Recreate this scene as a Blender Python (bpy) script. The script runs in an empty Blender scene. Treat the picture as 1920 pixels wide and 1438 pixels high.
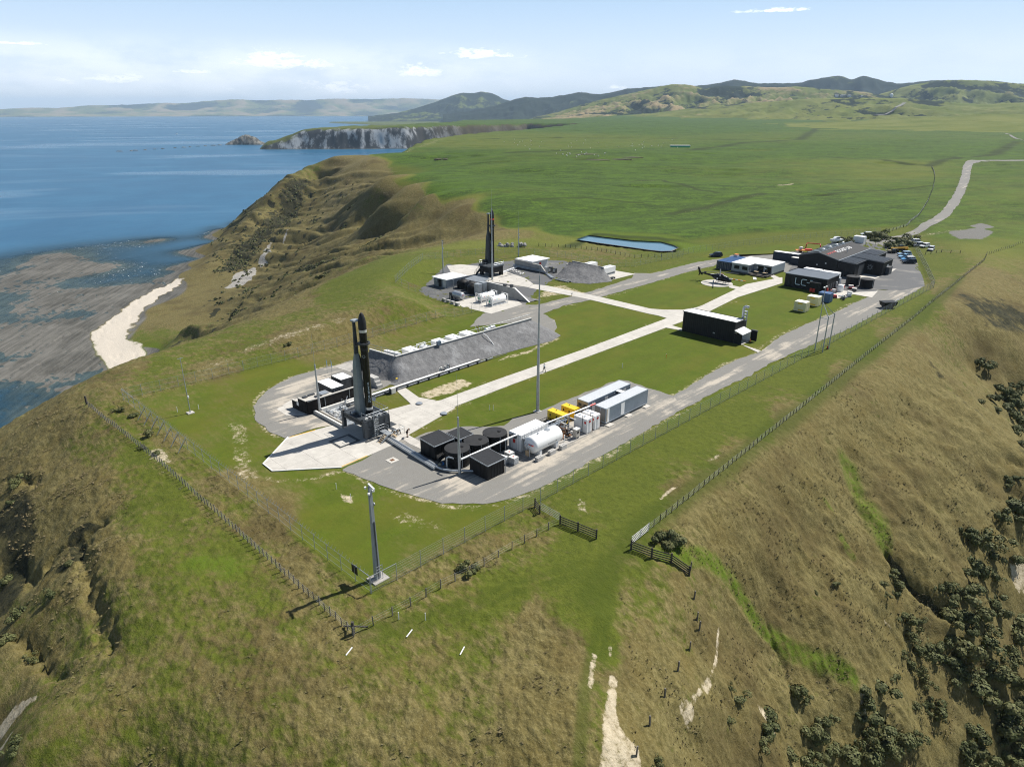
import bpy, bmesh, math, random
import numpy as np
from mathutils import Vector, Matrix
R = math.radians
random.seed(7)
SC = bpy.context.scene
COL = SC.collection

# ---------------------------------------------------------------- survey constants (metres, z = 0 is the launch site)
FPX = 1280.0
CAM_H = 49.0
TH = math.atan(509.0 / FPX)          # camera pitch below the horizon
SEA = -75.0
def G(px, py, z=0.0):
    """survey mark: plan position of a mark of the photograph lying at height z"""
    u = (px - 960.0) / FPX; v = (py - 719.0) / FPX
    fwd = math.cos(TH) - v * math.sin(TH); down = math.sin(TH) + v * math.cos(TH)
    t = (CAM_H - z) / down
    return (u * t, fwd * t, z)
def GV(px, py, z=0.0): return Vector(G(px, py, z))

# ---------------------------------------------------------------- camera
cd = bpy.data.cameras.new('camera'); cam = bpy.data.objects.new('camera', cd); COL.objects.link(cam)
cam.location = (0, 0, CAM_H); cam.rotation_euler = (math.pi / 2 - TH, 0, 0)
cd.sensor_width = 36.0; cd.lens = 24.0; cd.clip_start = 0.5; cd.clip_end = 90000.0
SC.camera = cam
# ---------------------------------------------------------------- sun and sky
SUN_AZ, SUN_EL = 33.0, 51.0          # direction towards the sun, degrees from +X and above the horizon
sd = bpy.data.lights.new('sun', 'SUN'); sun = bpy.data.objects.new('sun', sd); COL.objects.link(sun)
sd.energy = 5.0; sd.angle = R(0.5); sd.color = (1.0, 0.955, 0.88)
s = Vector((math.cos(R(SUN_AZ)) * math.cos(R(SUN_EL)), math.sin(R(SUN_AZ)) * math.cos(R(SUN_EL)), math.sin(R(SUN_EL))))
sun.rotation_euler = s.to_track_quat('Z', 'Y').to_euler()
SC.view_settings.view_transform = 'Standard'; SC.view_settings.look = 'None'
SC.view_settings.exposure = 0.48; SC.view_settings.gamma = 1.0; SC.view_settings.use_curve_mapping = False
SC.render.engine = 'CYCLES'
SC.cycles.use_denoising = True; SC.cycles.denoiser = 'OPENIMAGEDENOISE'; SC.cycles.denoising_input_passes = 'RGB_ALBEDO_NORMAL'; SC.cycles.denoising_prefilter = 'NONE'; SC.cycles.use_adaptive_sampling = False; SC.cycles.filter_width = 1.1
SC.cycles.max_bounces = 6; SC.cycles.transparent_max_bounces = 24; SC.cycles.volume_bounces = 0
SC.cycles.caustics_reflective = False; SC.cycles.caustics_refractive = False

# ---------------------------------------------------------------- node helper
class N:
    def __init__(s, tree): s.t = tree; s.n = tree.nodes; s.l = tree.links
    def new(s, typ, **kw):
        n = s.n.new(typ)
        for k, v in kw.items(): setattr(n, k, v)
        return n
    def put(s, sock, v):
        if v is None: return
        if hasattr(v, 'is_linked'): s.l.new(v, sock)
        else:
            if sock.type == 'RGBA' and len(v) == 3: v = (*v, 1.0)
            sock.default_value = v
    def math(s, op, a, b=None, c=None, clamp=False):
        n = s.new('ShaderNodeMath', operation=op, use_clamp=clamp)
        s.put(n.inputs[0], a); s.put(n.inputs[1], b)
        if c is not None: s.put(n.inputs[2], c)
        return n.outputs[0]
    def vmath(s, op, a, b=None):
        n = s.new('ShaderNodeVectorMath', operation=op); s.put(n.inputs[0], a); s.put(n.inputs[1], b)
        return n.outputs['Value'] if op in ('LENGTH', 'DOT_PRODUCT') else n.outputs[0]
    def noise(s, vec, scale, detail=4, rough=0.55, dist=0.0):
        n = s.new('ShaderNodeTexNoise'); s.put(n.inputs['Vector'], vec)
        n.inputs['Scale'].default_value = scale; n.inputs['Detail'].default_value = detail
        n.inputs['Roughness'].default_value = rough; n.inputs['Distortion'].default_value = dist
        return n.outputs[0]
    def vor(s, vec, scale, feature='F1', out=0):
        n = s.new('ShaderNodeTexVoronoi', feature=feature); s.put(n.inputs['Vector'], vec); n.inputs['Scale'].default_value = scale
        return n.outputs[out]
    def mix(s, f, a, b, blend='MIX'):
        n = s.new('ShaderNodeMix', data_type='RGBA', blend_type=blend, clamp_factor=True)
        s.put(n.inputs[0], f); s.put(n.inputs[6], a); s.put(n.inputs[7], b); return n.outputs[2]
    def mr(s, v, a, b, c=0.0, d=1.0, smooth=True):
        n = s.new('ShaderNodeMapRange', interpolation_type='SMOOTHSTEP' if smooth else 'LINEAR')
        s.put(n.inputs[0], v); n.inputs[1].default_value = a; n.inputs[2].default_value = b
        n.inputs[3].default_value = c; n.inputs[4].default_value = d; return n.outputs[0]
    def scale(s, vec, xyz, rot=0.0):
        n = s.new('ShaderNodeMapping', vector_type='TEXTURE'); s.put(n.inputs[0], vec); n.inputs['Scale'].default_value = tuple(1/q for q in xyz)
        n.inputs['Rotation'].default_value = (0, 0, rot); return n.outputs[0]
    def attr(s, name): return s.new('ShaderNodeAttribute', attribute_name=name).outputs['Fac']
    def bump(s, h, strength, dist):
        n = s.new('ShaderNodeBump'); n.inputs['Strength'].default_value = strength; n.inputs['Distance'].default_value = dist
        s.put(n.inputs['Height'], h); return n.outputs[0]
def newmat(name):
    m = bpy.data.materials.new(name); m.use_nodes = True
    k = N(m.node_tree); b = m.node_tree.nodes['Principled BSDF']
    return m, k, b
_mc = {}
def mat(name, col, rough=0.6, metal=0.0, var=0.12, scale=3.0, bump=0.0, streak=0.0, dirt=None, slab=False):
    """plain procedural paint / steel / concrete with uneven tone, streaks and grime"""
    if name in _mc: return _mc[name]
    m, k, b = newmat(name)
    tc = k.new('ShaderNodeTexCoord').outputs['Object']
    n1 = k.noise(tc, scale, 5, 0.6); n2 = k.noise(tc, scale * 7, 3, 0.6)
    f = k.math('ADD', k.math('MULTIPLY', n1, 0.7), k.math('MULTIPLY', n2, 0.3))
    lo = tuple(max(0, c * (1 - var)) for c in col); hi = tuple(min(1, c * (1 + var)) for c in col)
    c = k.mix(k.mr(f, 0.3, 0.7), lo, hi)
    if streak:
        st = k.noise(k.scale(tc, (1, 1, 0.08)), scale * 3, 4, 0.6)
        c = k.mix(k.math('MULTIPLY', k.mr(st, 0.5, 0.8), streak), c, dirt or tuple(x * 0.5 for x in col))
    if slab:
        rnd = k.new('ShaderNodeObjectInfo').outputs['Random']; gp = k.new('ShaderNodeNewGeometry').outputs['Position']
        c = k.mix(k.math('MULTIPLY', rnd, .28), c, tuple(x * .72 for x in col)); c = k.mix(k.math('MULTIPLY', k.mr(k.noise(gp, .55, 6, .7), .54, .72), .45), c, tuple(x * .55 for x in col)); c = k.mix(k.math('MULTIPLY', k.mr(k.noise(k.scale(gp, (.04, 1, 1), R(45.4)), 1.1, 4, .65), .52, .7), .35), c, tuple(x * .6 for x in col))
    k.put(b.inputs['Base Color'], c)
    b.inputs['Roughness'].default_value = rough; b.inputs['Metallic'].default_value = metal
    if max(col) < .05: b.inputs['Specular IOR Level'].default_value = .22
    if bump: k.put(b.inputs['Normal'], k.bump(f, 0.6, bump))
    _mc[name] = m
    return m

# ---------------------------------------------------------------- world: Nishita sky with thin bright clouds low over the sea
w = bpy.data.worlds.new('World'); SC.world = w; w.use_nodes = True
k = N(w.node_tree); bg = w.node_tree.nodes['Background']
sky = k.new('ShaderNodeTexSky'); sky.sky_type = 'NISHITA'; sky.sun_disc = False
sky.sun_elevation = R(SUN_EL); sky.sun_rotation = R(90 - SUN_AZ)
sky.altitude = 100; sky.air_density = 1.0; sky.dust_density = 0.8; sky.ozone_density = 2.0
dirv = k.new('ShaderNodeTexCoord').outputs['Generated']
sep = k.new('ShaderNodeSeparateXYZ'); k.put(sep.inputs[0], dirv)
X, Y, Z = sep.outputs
el = k.math('DEGREES', k.math('ARCSINE', Z)) if False else k.math('MULTIPLY', k.math('ARCSINE', Z), 57.2958)
az = k.math('MULTIPLY', k.math('ARCTAN2', X, Y), 57.2958)      # 0 = straight ahead, positive to the right
cv = k.new('ShaderNodeCombineXYZ'); k.put(cv.inputs[0], az); k.put(cv.inputs[1], k.math('MULTIPLY', el, 2.6)); CV = cv.outputs[0]
nA = k.noise(CV, 0.16, 7, 0.58); nB = k.noise(CV, 1.25, 8, 0.66)
veil = k.math('MULTIPLY', k.mr(el, 0.0, 1.2), k.mr(el, 3.0, 5.4, 1.0, 0.0))      # layer of thin cloud hugging the horizon
nC = k.noise(CV, 0.42, 6, 0.6, .4)
sideF = k.mr(az, -8.0, 6.0, 1.0, 0.25)
veil = k.math('MULTIPLY', k.math('MULTIPLY', veil, sideF), k.mr(nA, 0.30, 0.62))
def puff(a0, e0, ra, re):
    da = k.math('DIVIDE', k.math('SUBTRACT', az, a0), ra); de = k.math('DIVIDE', k.math('SUBTRACT', el, e0), re)
    de = k.math('MULTIPLY', de, k.math('ADD', 1.0, k.math('MULTIPLY', k.math('LESS_THAN', de, 0.0), 1.2)))   # flat bases
    d = k.math('SQRT', k.math('ADD', k.math('MULTIPLY', da, da), k.math('MULTIPLY', de, de)))
    return k.mr(k.math('ADD', d, k.math('MULTIPLY', k.math('ADD', k.math('SUBTRACT', nB, 0.5), k.math('MULTIPLY', k.math('SUBTRACT', nC, 0.5), .8)), 4.2)), 0.25, 1.2, 1.0, 0.0)
pf = None
for p in [(-2.35, 3.95, 2.5, 0.42), (-16.8, 3.3, 3.9, 0.8), (-7.0, 2.7, 1.6, 0.55), (18.95, 6.55, 2.0, 0.16), (-13.0, 1.5, 2.4, 0.5), (-29.0, 2.0, 3.0, 0.45), (-33.4, 4.0, 1.9, 0.12), (-23.0, 2.6, 1.4, 0.2), (8.0, 1.7, 0.9, 0.25)]:
    q = puff(*p); pf = q if pf is None else k.math('MAXIMUM', pf, q)
heap = k.math('MULTIPLY', k.math('MULTIPLY', k.mr(k.noise(CV, 0.33, 9, 0.68, .2), .555, .63), sideF), k.math('MULTIPLY', k.mr(el, .6, 1.6), k.mr(el, 1.6, 3.0, .6, 0.0)))
cl = k.math('MAXIMUM', k.math('MAXIMUM', k.math('MULTIPLY', veil, 0.45), heap), k.math('MULTIPLY', pf, k.mr(nB, 0.25, 0.6, 0.35, 1.0)))
pale = k.mix(k.mr(el, 3.0, 30.0, 0.9, 0.0), sky.outputs[0], k.mix(k.mr(el, 0.0, 10.0), (15.0, 16.6, 18.6, 1), (8.0, 11.6, 16.0, 1)))   # summer haze whitens the lower sky all the way round
skyc = k.mix(cl, pale, (21.0, 21.3, 21.8, 1))
k.put(bg.inputs['Color'], skyc); bg.inputs['Strength'].default_value = 0.05

# ---------------------------------------------------------------- numpy noise
def _grad(ix, iy, seed):
    h = (ix.astype(np.int64) * 374761393 + iy.astype(np.int64) * 668265263 + seed * 974634277) & 0xffffffff
    h = ((h ^ (h >> 13)) * 1274126177) & 0xffffffff
    h = (h ^ (h >> 16)) & 0xffff
    a = h * (2 * np.pi / 65536.0)
    return np.cos(a), np.sin(a)
def perlin(x, y, seed=0):
    x0 = np.floor(x); y0 = np.floor(y); fx = x - x0; fy = y - y0
    u = fx * fx * fx * (fx * (fx * 6 - 15) + 10); v = fy * fy * fy * (fy * (fy * 6 - 15) + 10)
    def d(i, j):
        gx, gy = _grad(x0 + i, y0 + j, seed); return gx * (fx - i) + gy * (fy - j)
    a = d(0, 0); b = d(1, 0); c = d(0, 1); e = d(1, 1)
    return (a + u * (b - a) + v * ((c + u * (e - c)) - (a + u * (b - a)))) * 1.41
def fbm(x, y, oct=4, seed=0, gain=0.5):
    s = np.zeros_like(x); a = 1.0; t = 0
    for i in range(oct):
        s += a * perlin(x * 2 ** i + i * 17.3, y * 2 ** i - i * 9.1, seed + i); t += a; a *= gain
    return s / t
def ridged(x, y, oct=4, seed=0):
    s = np.zeros_like(x); a = 1.0; t = 0
    for i in range(oct):
        s += a * (1 - np.abs(perlin(x * 2 ** i + i * 7.7, y * 2 ** i + i * 3.1, seed + i)) * 1.6); t += a; a *= 0.5
    return s / t
def sstep(a, b, x):
    t = np.clip((x - a) / (b - a), 0, 1); return t * t * (3 - 2 * t)
def inside(x, y, poly):
    r = np.zeros(x.shape, bool); n = len(poly)
    for i in range(n):
        x1, y1 = poly[i][:2]; x2, y2 = poly[(i + 1) % n][:2]
        c = ((y1 > y) != (y2 > y)) & (x < (x2 - x1) * (y - y1) / ((y2 - y1) or 1e-9) + x1)
        r ^= c
    return r
def pdist(x, y, line, closed=False):
    d = np.full(x.shape, 1e9); n = len(line)
    for i in range(n if closed else n - 1):
        x1, y1 = line[i][:2]; x2, y2 = line[(i + 1) % n][:2]
        dx, dy = x2 - x1, y2 - y1; L = dx * dx + dy * dy or 1e-9
        t = np.clip(((x - x1) * dx + (y - y1) * dy) / L, 0, 1)
        d = np.minimum(d, np.hypot(x - x1 - t * dx, y - y1 - t * dy))
    return d
def sdf(x, y, poly):
    d = pdist(x, y, poly, True); return np.where(inside(x, y, poly), d, -d)
def gl(pts, z=0.0): return [G(p[0], p[1], p[2] if len(p) > 2 else z) for p in pts]

# ---------------------------------------------------------------- object helpers
def link(o, parent=None):
    COL.objects.link(o)
    if parent is not None: o.parent = parent
    return o
def tag(o, label=None, cat=None, group=None, kind=None):
    if label: o['label'] = label
    if cat: o['category'] = cat
    if group: o['group'] = group
    if kind: o['kind'] = kind
    return o
def meshobj(name, verts, faces, m, parent=None, smooth=False):
    me = bpy.data.meshes.new(name); me.from_pydata(verts, [], faces); me.update()
    if m: me.materials.append(m)
    if smooth: me.polygons.foreach_set('use_smooth', [True] * len(me.polygons))
    return link(bpy.data.objects.new(name, me), parent)
def empty(name, loc=(0, 0, 0), rz=0.0):
    o = bpy.data.objects.new(name, None); o.location = loc; o.rotation_euler = (0, 0, rz); o.empty_display_size = 0.5
    return link(o)
# ================================================================ TERRAIN
# fences that shape the land (also built as things further down)
SITE = gl([(695, 1112), (232, 750), (470, 690), (700, 636), (860, 590), (742, 542), (800, 490), (960, 470), (1180, 497), (1350, 466), (1500, 448), (1660, 436), (1712, 470), (1750, 540)])
RF = gl([(1185, 1020), (1845, 490)])                                  # line of the right-hand stock fence
CTRL = [  # plan marks with their heights
 # near ridge under the camera
 (1130,1100,-.6),(1130,1250,-1.4),(1130,1438,-2.6),(900,1200,-.8),(900,1400,-2),(700,1250,-.8),(700,1438,-2.2),(400,1438,-3.2),(400,1250,-1.4),
 (250,1150,-1.4),(250,900,-.8),(350,800,-.2),(300,1000,-.8),(500,1100,-.4),(160,1360,-4),(60,1400,-5),(560,980,-.2),(400,900,-.2),(260,780,-.3),(180,770,-.8),
 # left rim and the face beyond it
 (175,900,-1.8),(182,1000,-2.4),(160,1100,-3),(205,1235,-3.4),(110,1310,-4.6),(15,1438,-6),(120,1190,-6.5),(60,1080,-8.5),(20,980,-8.5),(70,940,-5.5),(20,900,-7.5),(90,850,-5),(0,818,-11),
 (130,742,-2.4),(60,785,-6.5),(-150,900,-22),(-150,1150,-19),(-300,1000,-38),(-100,1350,-12),(-200,1438,-18),
 # left platform edge towards the sea, seen against it
 (205,700,-1.6),(255,674,-1.8),(350,650,-1.6),(420,628,-1.6),(480,606,-1.4),(300,700,-.5),(420,665,-.4),(560,572,-1.4),(520,592,-1.2),(620,525,-1.8),(700,495,-1.4),(760,478,-.8),(830,466,-.2),(900,456,0),(960,452,0),
 # sea foot of the near slope
 (-60,858,-75),(0,838,-75),(60,802,-75),(130,754,-75),(200,706,-75),(262,672,-74.6),(300,659,-73.5),
 # beach and bench below the far hump
 (180,640,-75),(215,668,-74.6),(235,600,-74.8),(280,562,-74.6),(335,530,-74.6),(250,620,-73.4),(300,580,-72),(270,645,-72.5),(320,632,-70),(345,622,-63),(385,618,-68),(420,605,-66),(330,600,-70),(450,588,-58),(480,575,-52),
 (540,578,-22),(520,560,-38),(500,575,-44),(575,545,-20),(600,527,-14),(640,508,-9),
 # hump: top
 (935,432,0),(900,408,0),(850,393,.5),(790,371,1),(760,350,1),(720,331,2),(690,300,2),(650,292,2),(625,297,0),
 (600,305,-5),(565,319,-11),(532,344,-22),(503,373,-35),(477,403,-45),(449,436,-55),(419,466,-62),(385,494,-67),(350,521,-72), (440,424,-74.6),(412,452,-74.6),(380,484,-74.6),(350,507,-74.6),(472,394,-75),(500,363,-76.5),(530,337,-81),(425,412,-74.8),(395,438,-74.6),(365,468,-74.6),(335,503,-74.6),(318,520,-74.7),(400,405,-75.2),
 # hump: faces and gullies
 (700,482,-20),(640,498,-30),(600,508,-36),(540,535,-47),(480,560,-57),(430,575,-64),
 (800,403,-5.5),(800,432,-12),(740,375,-6),(870,424,-4.5),(900,436,-4.5),(700,420,-30),(620,440,-46),(560,452,-54),(500,480,-60),(450,505,-66),(410,540,-70),(660,375,-20),(600,385,-37),(550,400,-48),(510,430,-55),(640,325,-11),(600,345,-26),(740,450,-26),(700,360,-8.5),(860,446,-8.5),(800,455,-13),(380,560,-70),(350,580,-71),
 # plateau and fields
 (1000,430,0),(1100,400,0),(1000,350,1),(900,330,1.5),(1300,400,0),(1300,330,0),(1500,400,0),(1700,400,.5),(1600,330,1),(800,300,2),(900,270,1.5),(800,262,0),(860,252,0),(1200,270,0),(1500,270,1),(1750,330,2),(1800,400,1),(1900,330,3),(1880,280,4),(1750,260,3),(2100,380,3),(2300,330,3),
 (1170,475,-.3),
 # slope right of the stock fence
 (1240,1000,-.9),(1350,920,-1.3),(1450,840,-1.2),(1560,750,-1.2),(1660,670,-1),(1770,580,-.6),(1860,490,-.3),(1900,440,.3),
 (1300,1010,-3),(1400,930,-3.6),(1500,900,-6),(1600,800,-5),(1700,700,-3.6),(1800,600,-3),(1890,520,-1.5),
 (1690,640,-2),(1785,742,-7.5),(1850,800,-11),(1920,868,-15),(2000,935,-20),(1740,690,-4.5),
 (1845,690,-13),(1900,750,-19),(1920,680,-13),(1900,610,-6.5),(1920,550,-3.5),(1840,630,-6.5),(1975,800,-27),(2050,700,-17),
 (1590,900,-9.5),(1650,1000,-14),(1700,1085,-19),(1830,1210,-28),(1930,1290,-36),
 (1450,950,-6.5),(1500,1050,-11),(1600,1150,-17),(1720,1270,-26),(1820,1400,-36),(1560,1000,-11),(1640,1100,-17),
 (1240,1080,-2.4),(1340,1092,-7.5),(1440,1172,-13),(1590,1275,-21),(1750,1430,-33),
 (1190,1040,-.4),(1300,1170,-5.5),(1350,1300,-10),(1290,1350,-8),(1400,1400,-15),(1550,1425,-25),(1230,1200,-2.6),(1250,1420,-6),
 (1750,900,-12),(1800,1000,-18),(1920,1060,-26),(1700,950,-12.5),(1860,920,-17),(1920,1180,-34),
 (2100,900,-36),(2150,1150,-52),(2100,1400,-60),(1130,1750,-9),(600,1750,-9),(1800,1700,-52),(1500,1750,-32),(200,1750,-14),(-200,1750,-28),
 # reef and sea bed
 (100,560,-74.8),(60,640,-74.8),(30,700,-74.8),(150,690,-74.8),(20,785,-75.9),(60,765,-75.5),(120,728,-75.2),(300,450,-74.8),(400,425,-74.8),(200,500,-74.8),(100,480,-74.85),(20,520,-75.0),(350,470,-74.8),(250,540,-74.8),(120,620,-74.8),
 (0,440,-80),(150,425,-76.2),(250,410,-75.9),(380,398,-75.8),(440,392,-76.5),(0,380,-90),(200,370,-90),(400,370,-88),(480,350,-86),(560,305,-86),(620,288,-86),(0,300,-95),(300,300,-95),(-200,500,-80),(-300,400,-92),(-300,650,-76),(-300,800,-78),(720,284,-82),(760,275,-80),
]
_cp = np.array([G(*c) for c in CTRL] + [(0, -60, -14), (60, -30, -34), (-60, -30, -22), (0, 5, -8), (0, -200, -40), (150, -50, -70), (-150, -50, -70), (130, 40, -50), (-160, 30, -58)])
def _kern(d2): return np.sqrt(d2 + 25.0)
def _ks(xy): return xy
_A = _kern(((_cp[:, None, :2] - _cp[None, :, :2]) ** 2).sum(-1))
_n = len(_cp); _M = np.zeros((_n + 1, _n + 1)); _M[:_n, :_n] = _A + np.eye(_n) * -0.4; _M[_n, :_n] = 1; _M[:_n, _n] = 1
_w = np.linalg.solve(_M, np.concatenate([_cp[:, 2], [0]]))
def rbf(x, y):
    out = np.empty(x.size); xf = x.ravel(); yf = y.ravel()
    for i in range(0, x.size, 60000):
        d2 = (xf[i:i + 60000, None] - _cp[None, :, 0]) ** 2 + (yf[i:i + 60000, None] - _cp[None, :, 1]) ** 2
        out[i:i + 60000] = _kern(d2) @ _w[:_n] + _w[_n]
    return out.reshape(x.shape)
# far coast: land lies inside this outline
FARLAND = [(-6000, -3000), (-700, -600), G(640, 290), G(690, 297), G(745, 283), G(800, 262), G(860, 252), (40, 2150), (270, 2960),
           (60, 3010), (-60, 2900), (-200, 2780), (-390, 2640), (-560, 2610), (-720, 2600), (-868, 2580), (-884, 2640), (-690, 2800), (-420, 3050), (-240, 3500), (-300, 4300), (-650, 5600),
           (-1300, 7200), (-2600, 9500), (-3600, 12000), (-2000, 16000), (16000, 16000), (16000, -3000)]
def far_z(x, y):
    d = sdf(x, y, FARLAND)
    wob = fbm(x / 60, y / 60, 3, 5) * 22
    base = 2.0 * fbm(x / 260, y / 260, 3, 11) + sstep(2500, 5200, np.hypot(x, y)) * 26 + sstep(-400, 900, x) * sstep(1500, 3500, y) * 8
    base = base - sstep(-250, -900, x) * sstep(2300, 2500, y) * (10 + 38 * sstep(-715, -875, x)) + sstep(2300, 2500, y) * sstep(3300, 3000, y) * sstep(350, -50, x) * 6 * fbm(x / 90, y / 90, 3, 51)
    low = sstep(3600, 5200, y) * sstep(900, -400, x)
    base = base * (1 - low) + (-62) * low
    t = sstep(-52, 6, d + wob * 0.5)
    return base * t + (SEA - 9) * (1 - t)
PLAT = gl([(690, 1100), (240, 752), (480, 694), (700, 642), (850, 600), (780, 545), (850, 480), (1000, 462), (1150, 470), (1400, 440), (1700, 425), (1830, 495), (1500, 765), (1190, 1010)])
TRENCH = [(gl([(-30,1085,-9),(20,1040,-8.5),(70,1090,-8),(110,1030,-5.5),(160,1000,-3.5),(192,982,-2.6)]), 1.4, 1.0), (gl([(150,1010,-3.6),(165,1080,-3.2),(185,1150,-3.2),(207,1212,-3.3)]), 1.3, 1.0), (gl([(20,1180,-8),(70,1210,-6.5),(110,1260,-5)]), 1.3, .7), (gl([(-20,905,-8.5),(30,890,-7),(70,905,-5.5)]), 1.0, .6), (gl([(1665,1035,-15.2),(1690,1070,-17.5),(1730,1110,-20.5),(1775,1155,-24)]), 2.4, .9), (gl([(1870,990,-21),(1900,1020,-23.5),(1940,1040,-26)]), 2.0, .8), (gl([(1440,1160,-12.5),(1455,1185,-13.2)]), 1.0, .6), (gl([(1895,855,-14),(1930,880,-17)]), 1.5, .7)]
def ground_z(x, y, detail=True, fine=False):
    r = np.hypot(x, y)
    z = np.where(r < 1150, 0.0, 0.0)
    near = r < 1150
    zn = np.zeros_like(x)
    if near.any(): zn[near] = rbf(x[near], y[near])
    zf = np.zeros_like(x); fm = r > 760
    if fm.any(): zf[fm] = far_z(x[fm], y[fm])
    f = sstep(780, 1100, r)
    z = zn * (1 - f) + zf * f
    pd = sdf(x, y, PLAT); pm = sstep(-14, 2, pd)
    z = z * (1 - pm)
    if detail:
        rough = (1 - sstep(-6, 0, pd)) * (r < 1400)
        slope = sstep(-3, -16, z) * (1 - sstep(-60, -69, z)) * (r < 1100); hm_ = sstep(190, 260, y) * sstep(40, -20, x)
        # soil slips, terracettes and gullies on the steep faces
        q = slope > .001
        if q.any():
            xq, yq, sl_, hp = x[q], y[q], slope[q], (hm_ * slope)[q]
            dz = sl_ * (1 - .7 * hm_[q]) * (2.0 * fbm(xq / 14, yq / 14, 5, 3, .55) - 1.8 * (ridged(xq / 26 + .3 * yq / 26, yq / 40, 4, 8) - .55))
            hu = xq * .62 + yq * .79 + 9 * fbm(xq / 45, yq / 45, 3, 25); hv = yq * .62 - xq * .79
            z[q] += dz + hp * (10.0 * (ridged(hu / 36, hv / 320, 4, 21) - .62) + 2.4 * (ridged(hu / 12, hv / 70, 3, 22) - .55) + 0.6 * fbm(xq / 6, yq / 6, 3, 23))
        q = (r < 320) & (x > -5) & (z < -1)
        if q.any():
            xq, yq, zq = x[q], y[q], z[q]; rs = sstep(-1.2, -6, zq) * sstep(0, 20, xq)
            z[q] = zq + rs * (1.0 * (ridged(xq / 13 + .4 * fbm(xq / 20, yq / 20, 2, 33), yq / 6.5, 4, 34) - .58) + 1.1 * fbm(xq / 10, yq / 10, 4, 35) + .35 * fbm(xq / 2.6, yq / 2.6, 3, 36))
        q = (r < 200) & (np.abs(x) > 18)
        if q.any():
            xq, yq = x[q] + 1.3 * fbm(x[q] / 2.2, y[q] / 2.2, 3, 37), y[q] + 1.3 * fbm(x[q] / 2.2, y[q] / 2.2, 3, 38)
            for ln_, dp, wd_ in TRENCH: z[q] -= .72 * dp * np.exp(-(pdist(xq, yq, ln_) / wd_) ** 2)
        q = (rough > 0) & (r < 420)
        if q.any(): z[q] += rough[q] * .42 * fbm(x[q] / 7, y[q] / 7, 3, 31) * sstep(.1, -.7, zn[q] * (1 - pm[q]))
        fl = (r > 250) * sstep(-30, 60, -pd) * sstep(-5, 0, z)
        z = z + fl * (1.0 * fbm(x / 60, y / 60, 4, 77) + sstep(330, 480, r) * (2.4 * fbm(x / 150, y / 90, 3, 78) - 1.6 * sstep(.25, .4, fbm(x / 130, y / 70, 3, 79))))
        q = (z < -73.5) & (z > -78) & (r < 1200)
        if q.any():
            xq, yq, zq = x[q], y[q], z[q]; reef = sstep(-73.9, -74.7, zq) * sstep(-77.5, -75.6, zq); sx = yq * .99 - xq * .12; sy = xq * .99 + yq * .12
            z[q] = zq + reef * (0.20 * fbm(sx / 34, sy / 7, 4, 41) + 0.75 * fbm(xq / 75, yq / 75, 4, 43) - 0.5 * np.exp(-(fbm(sx / 26, sy / 12, 3, 47) / .03) ** 2) + .40)
    z = np.maximum(z, -125.0)
    return z

# polar grid about the drone's plan position, denser where the ground is seen closer
def polar_rows():
    rows = []; r = 20.0
    while r < 9000:
        rows.append(r)
        fine = r * r / CAM_H * 0.00150 * (1 + (r / 260.) ** 2 * 0)
        if r < 60: fine *= 1.0
        if r < 1000: dr = min(max(fine, 0.075), 2.6)
        elif r < 2400: dr = 0.006 * r
        elif r < 3200: dr = 9.0
        else: dr = 0.02 * r
        rows.append(r + dr * 0) if False else None
        r += dr
    return np.array([q for q in rows if q])
def polar(az, rows):
    A, Rr = np.meshgrid(az, rows, indexing='ij')
    return Rr * np.sin(A), Rr * np.cos(A)
def gridmesh(name, x, y, z, m, attrs=None, wrap=False):
    na, nr = x.shape
    co = np.empty((na * nr, 3), np.float32); co[:, 0] = x.ravel(); co[:, 1] = y.ravel(); co[:, 2] = z.ravel()
    idx = np.arange(na * nr).reshape(na, nr)
    ia = np.arange(na if wrap else na - 1); jb = (ia + 1) % na
    q = np.stack([idx[ia][:, :-1], idx[ia][:, 1:], idx[jb][:, 1:], idx[jb][:, :-1]], -1).reshape(-1, 4)
    q = q[:, ::-1]
    e1 = co[q[0, 1]] - co[q[0, 0]]; e2 = co[q[0, 3]] - co[q[0, 0]]
    if np.cross(e1, e2)[2] < 0: q = q[:, ::-1]
    me = bpy.data.meshes.new(name)
    me.vertices.add(len(co)); me.vertices.foreach_set('co', co.ravel())
    me.loops.add(q.size); me.loops.foreach_set('vertex_index', np.ascontiguousarray(q).ravel().astype(np.int32))
    me.polygons.add(len(q)); me.polygons.foreach_set('loop_start', np.arange(0, q.size, 4, dtype=np.int32))
    me.polygons.foreach_set('use_smooth', np.ones(len(q), bool))
    me.update(calc_edges=True)
    for kx, v in (attrs or {}).items():
        at = me.attributes.new(kx, 'FLOAT', 'POINT'); at.data.foreach_set('value', v.astype(np.float32).ravel())
    me.materials.append(m)
    o = bpy.data.objects.new(name, me); COL.objects.link(o)
    return o

AZ = np.radians(np.concatenate([np.linspace(-180, -46, 20)[:-1], np.linspace(-46, -40.5, 14)[:-1], np.linspace(-40.5, 40.5, 720), np.linspace(40.5, 46, 14)[1:], np.linspace(46, 180, 20)[1:-1]]))
ROWS = polar_rows()
TX, TY = polar(AZ, ROWS)
# natural, wavering zone borders
_r = np.hypot(TX, TY)
_wa = np.clip(_r * 0.012, 0.5, 6)
WX = TX + _wa * fbm(TX / (_wa * 3), TY / (_wa * 3), 3, 61); WY = TY + _wa * fbm(TX / (_wa * 3), TY / (_wa * 3), 3, 67)
TZ = ground_z(TX, TY)

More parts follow.
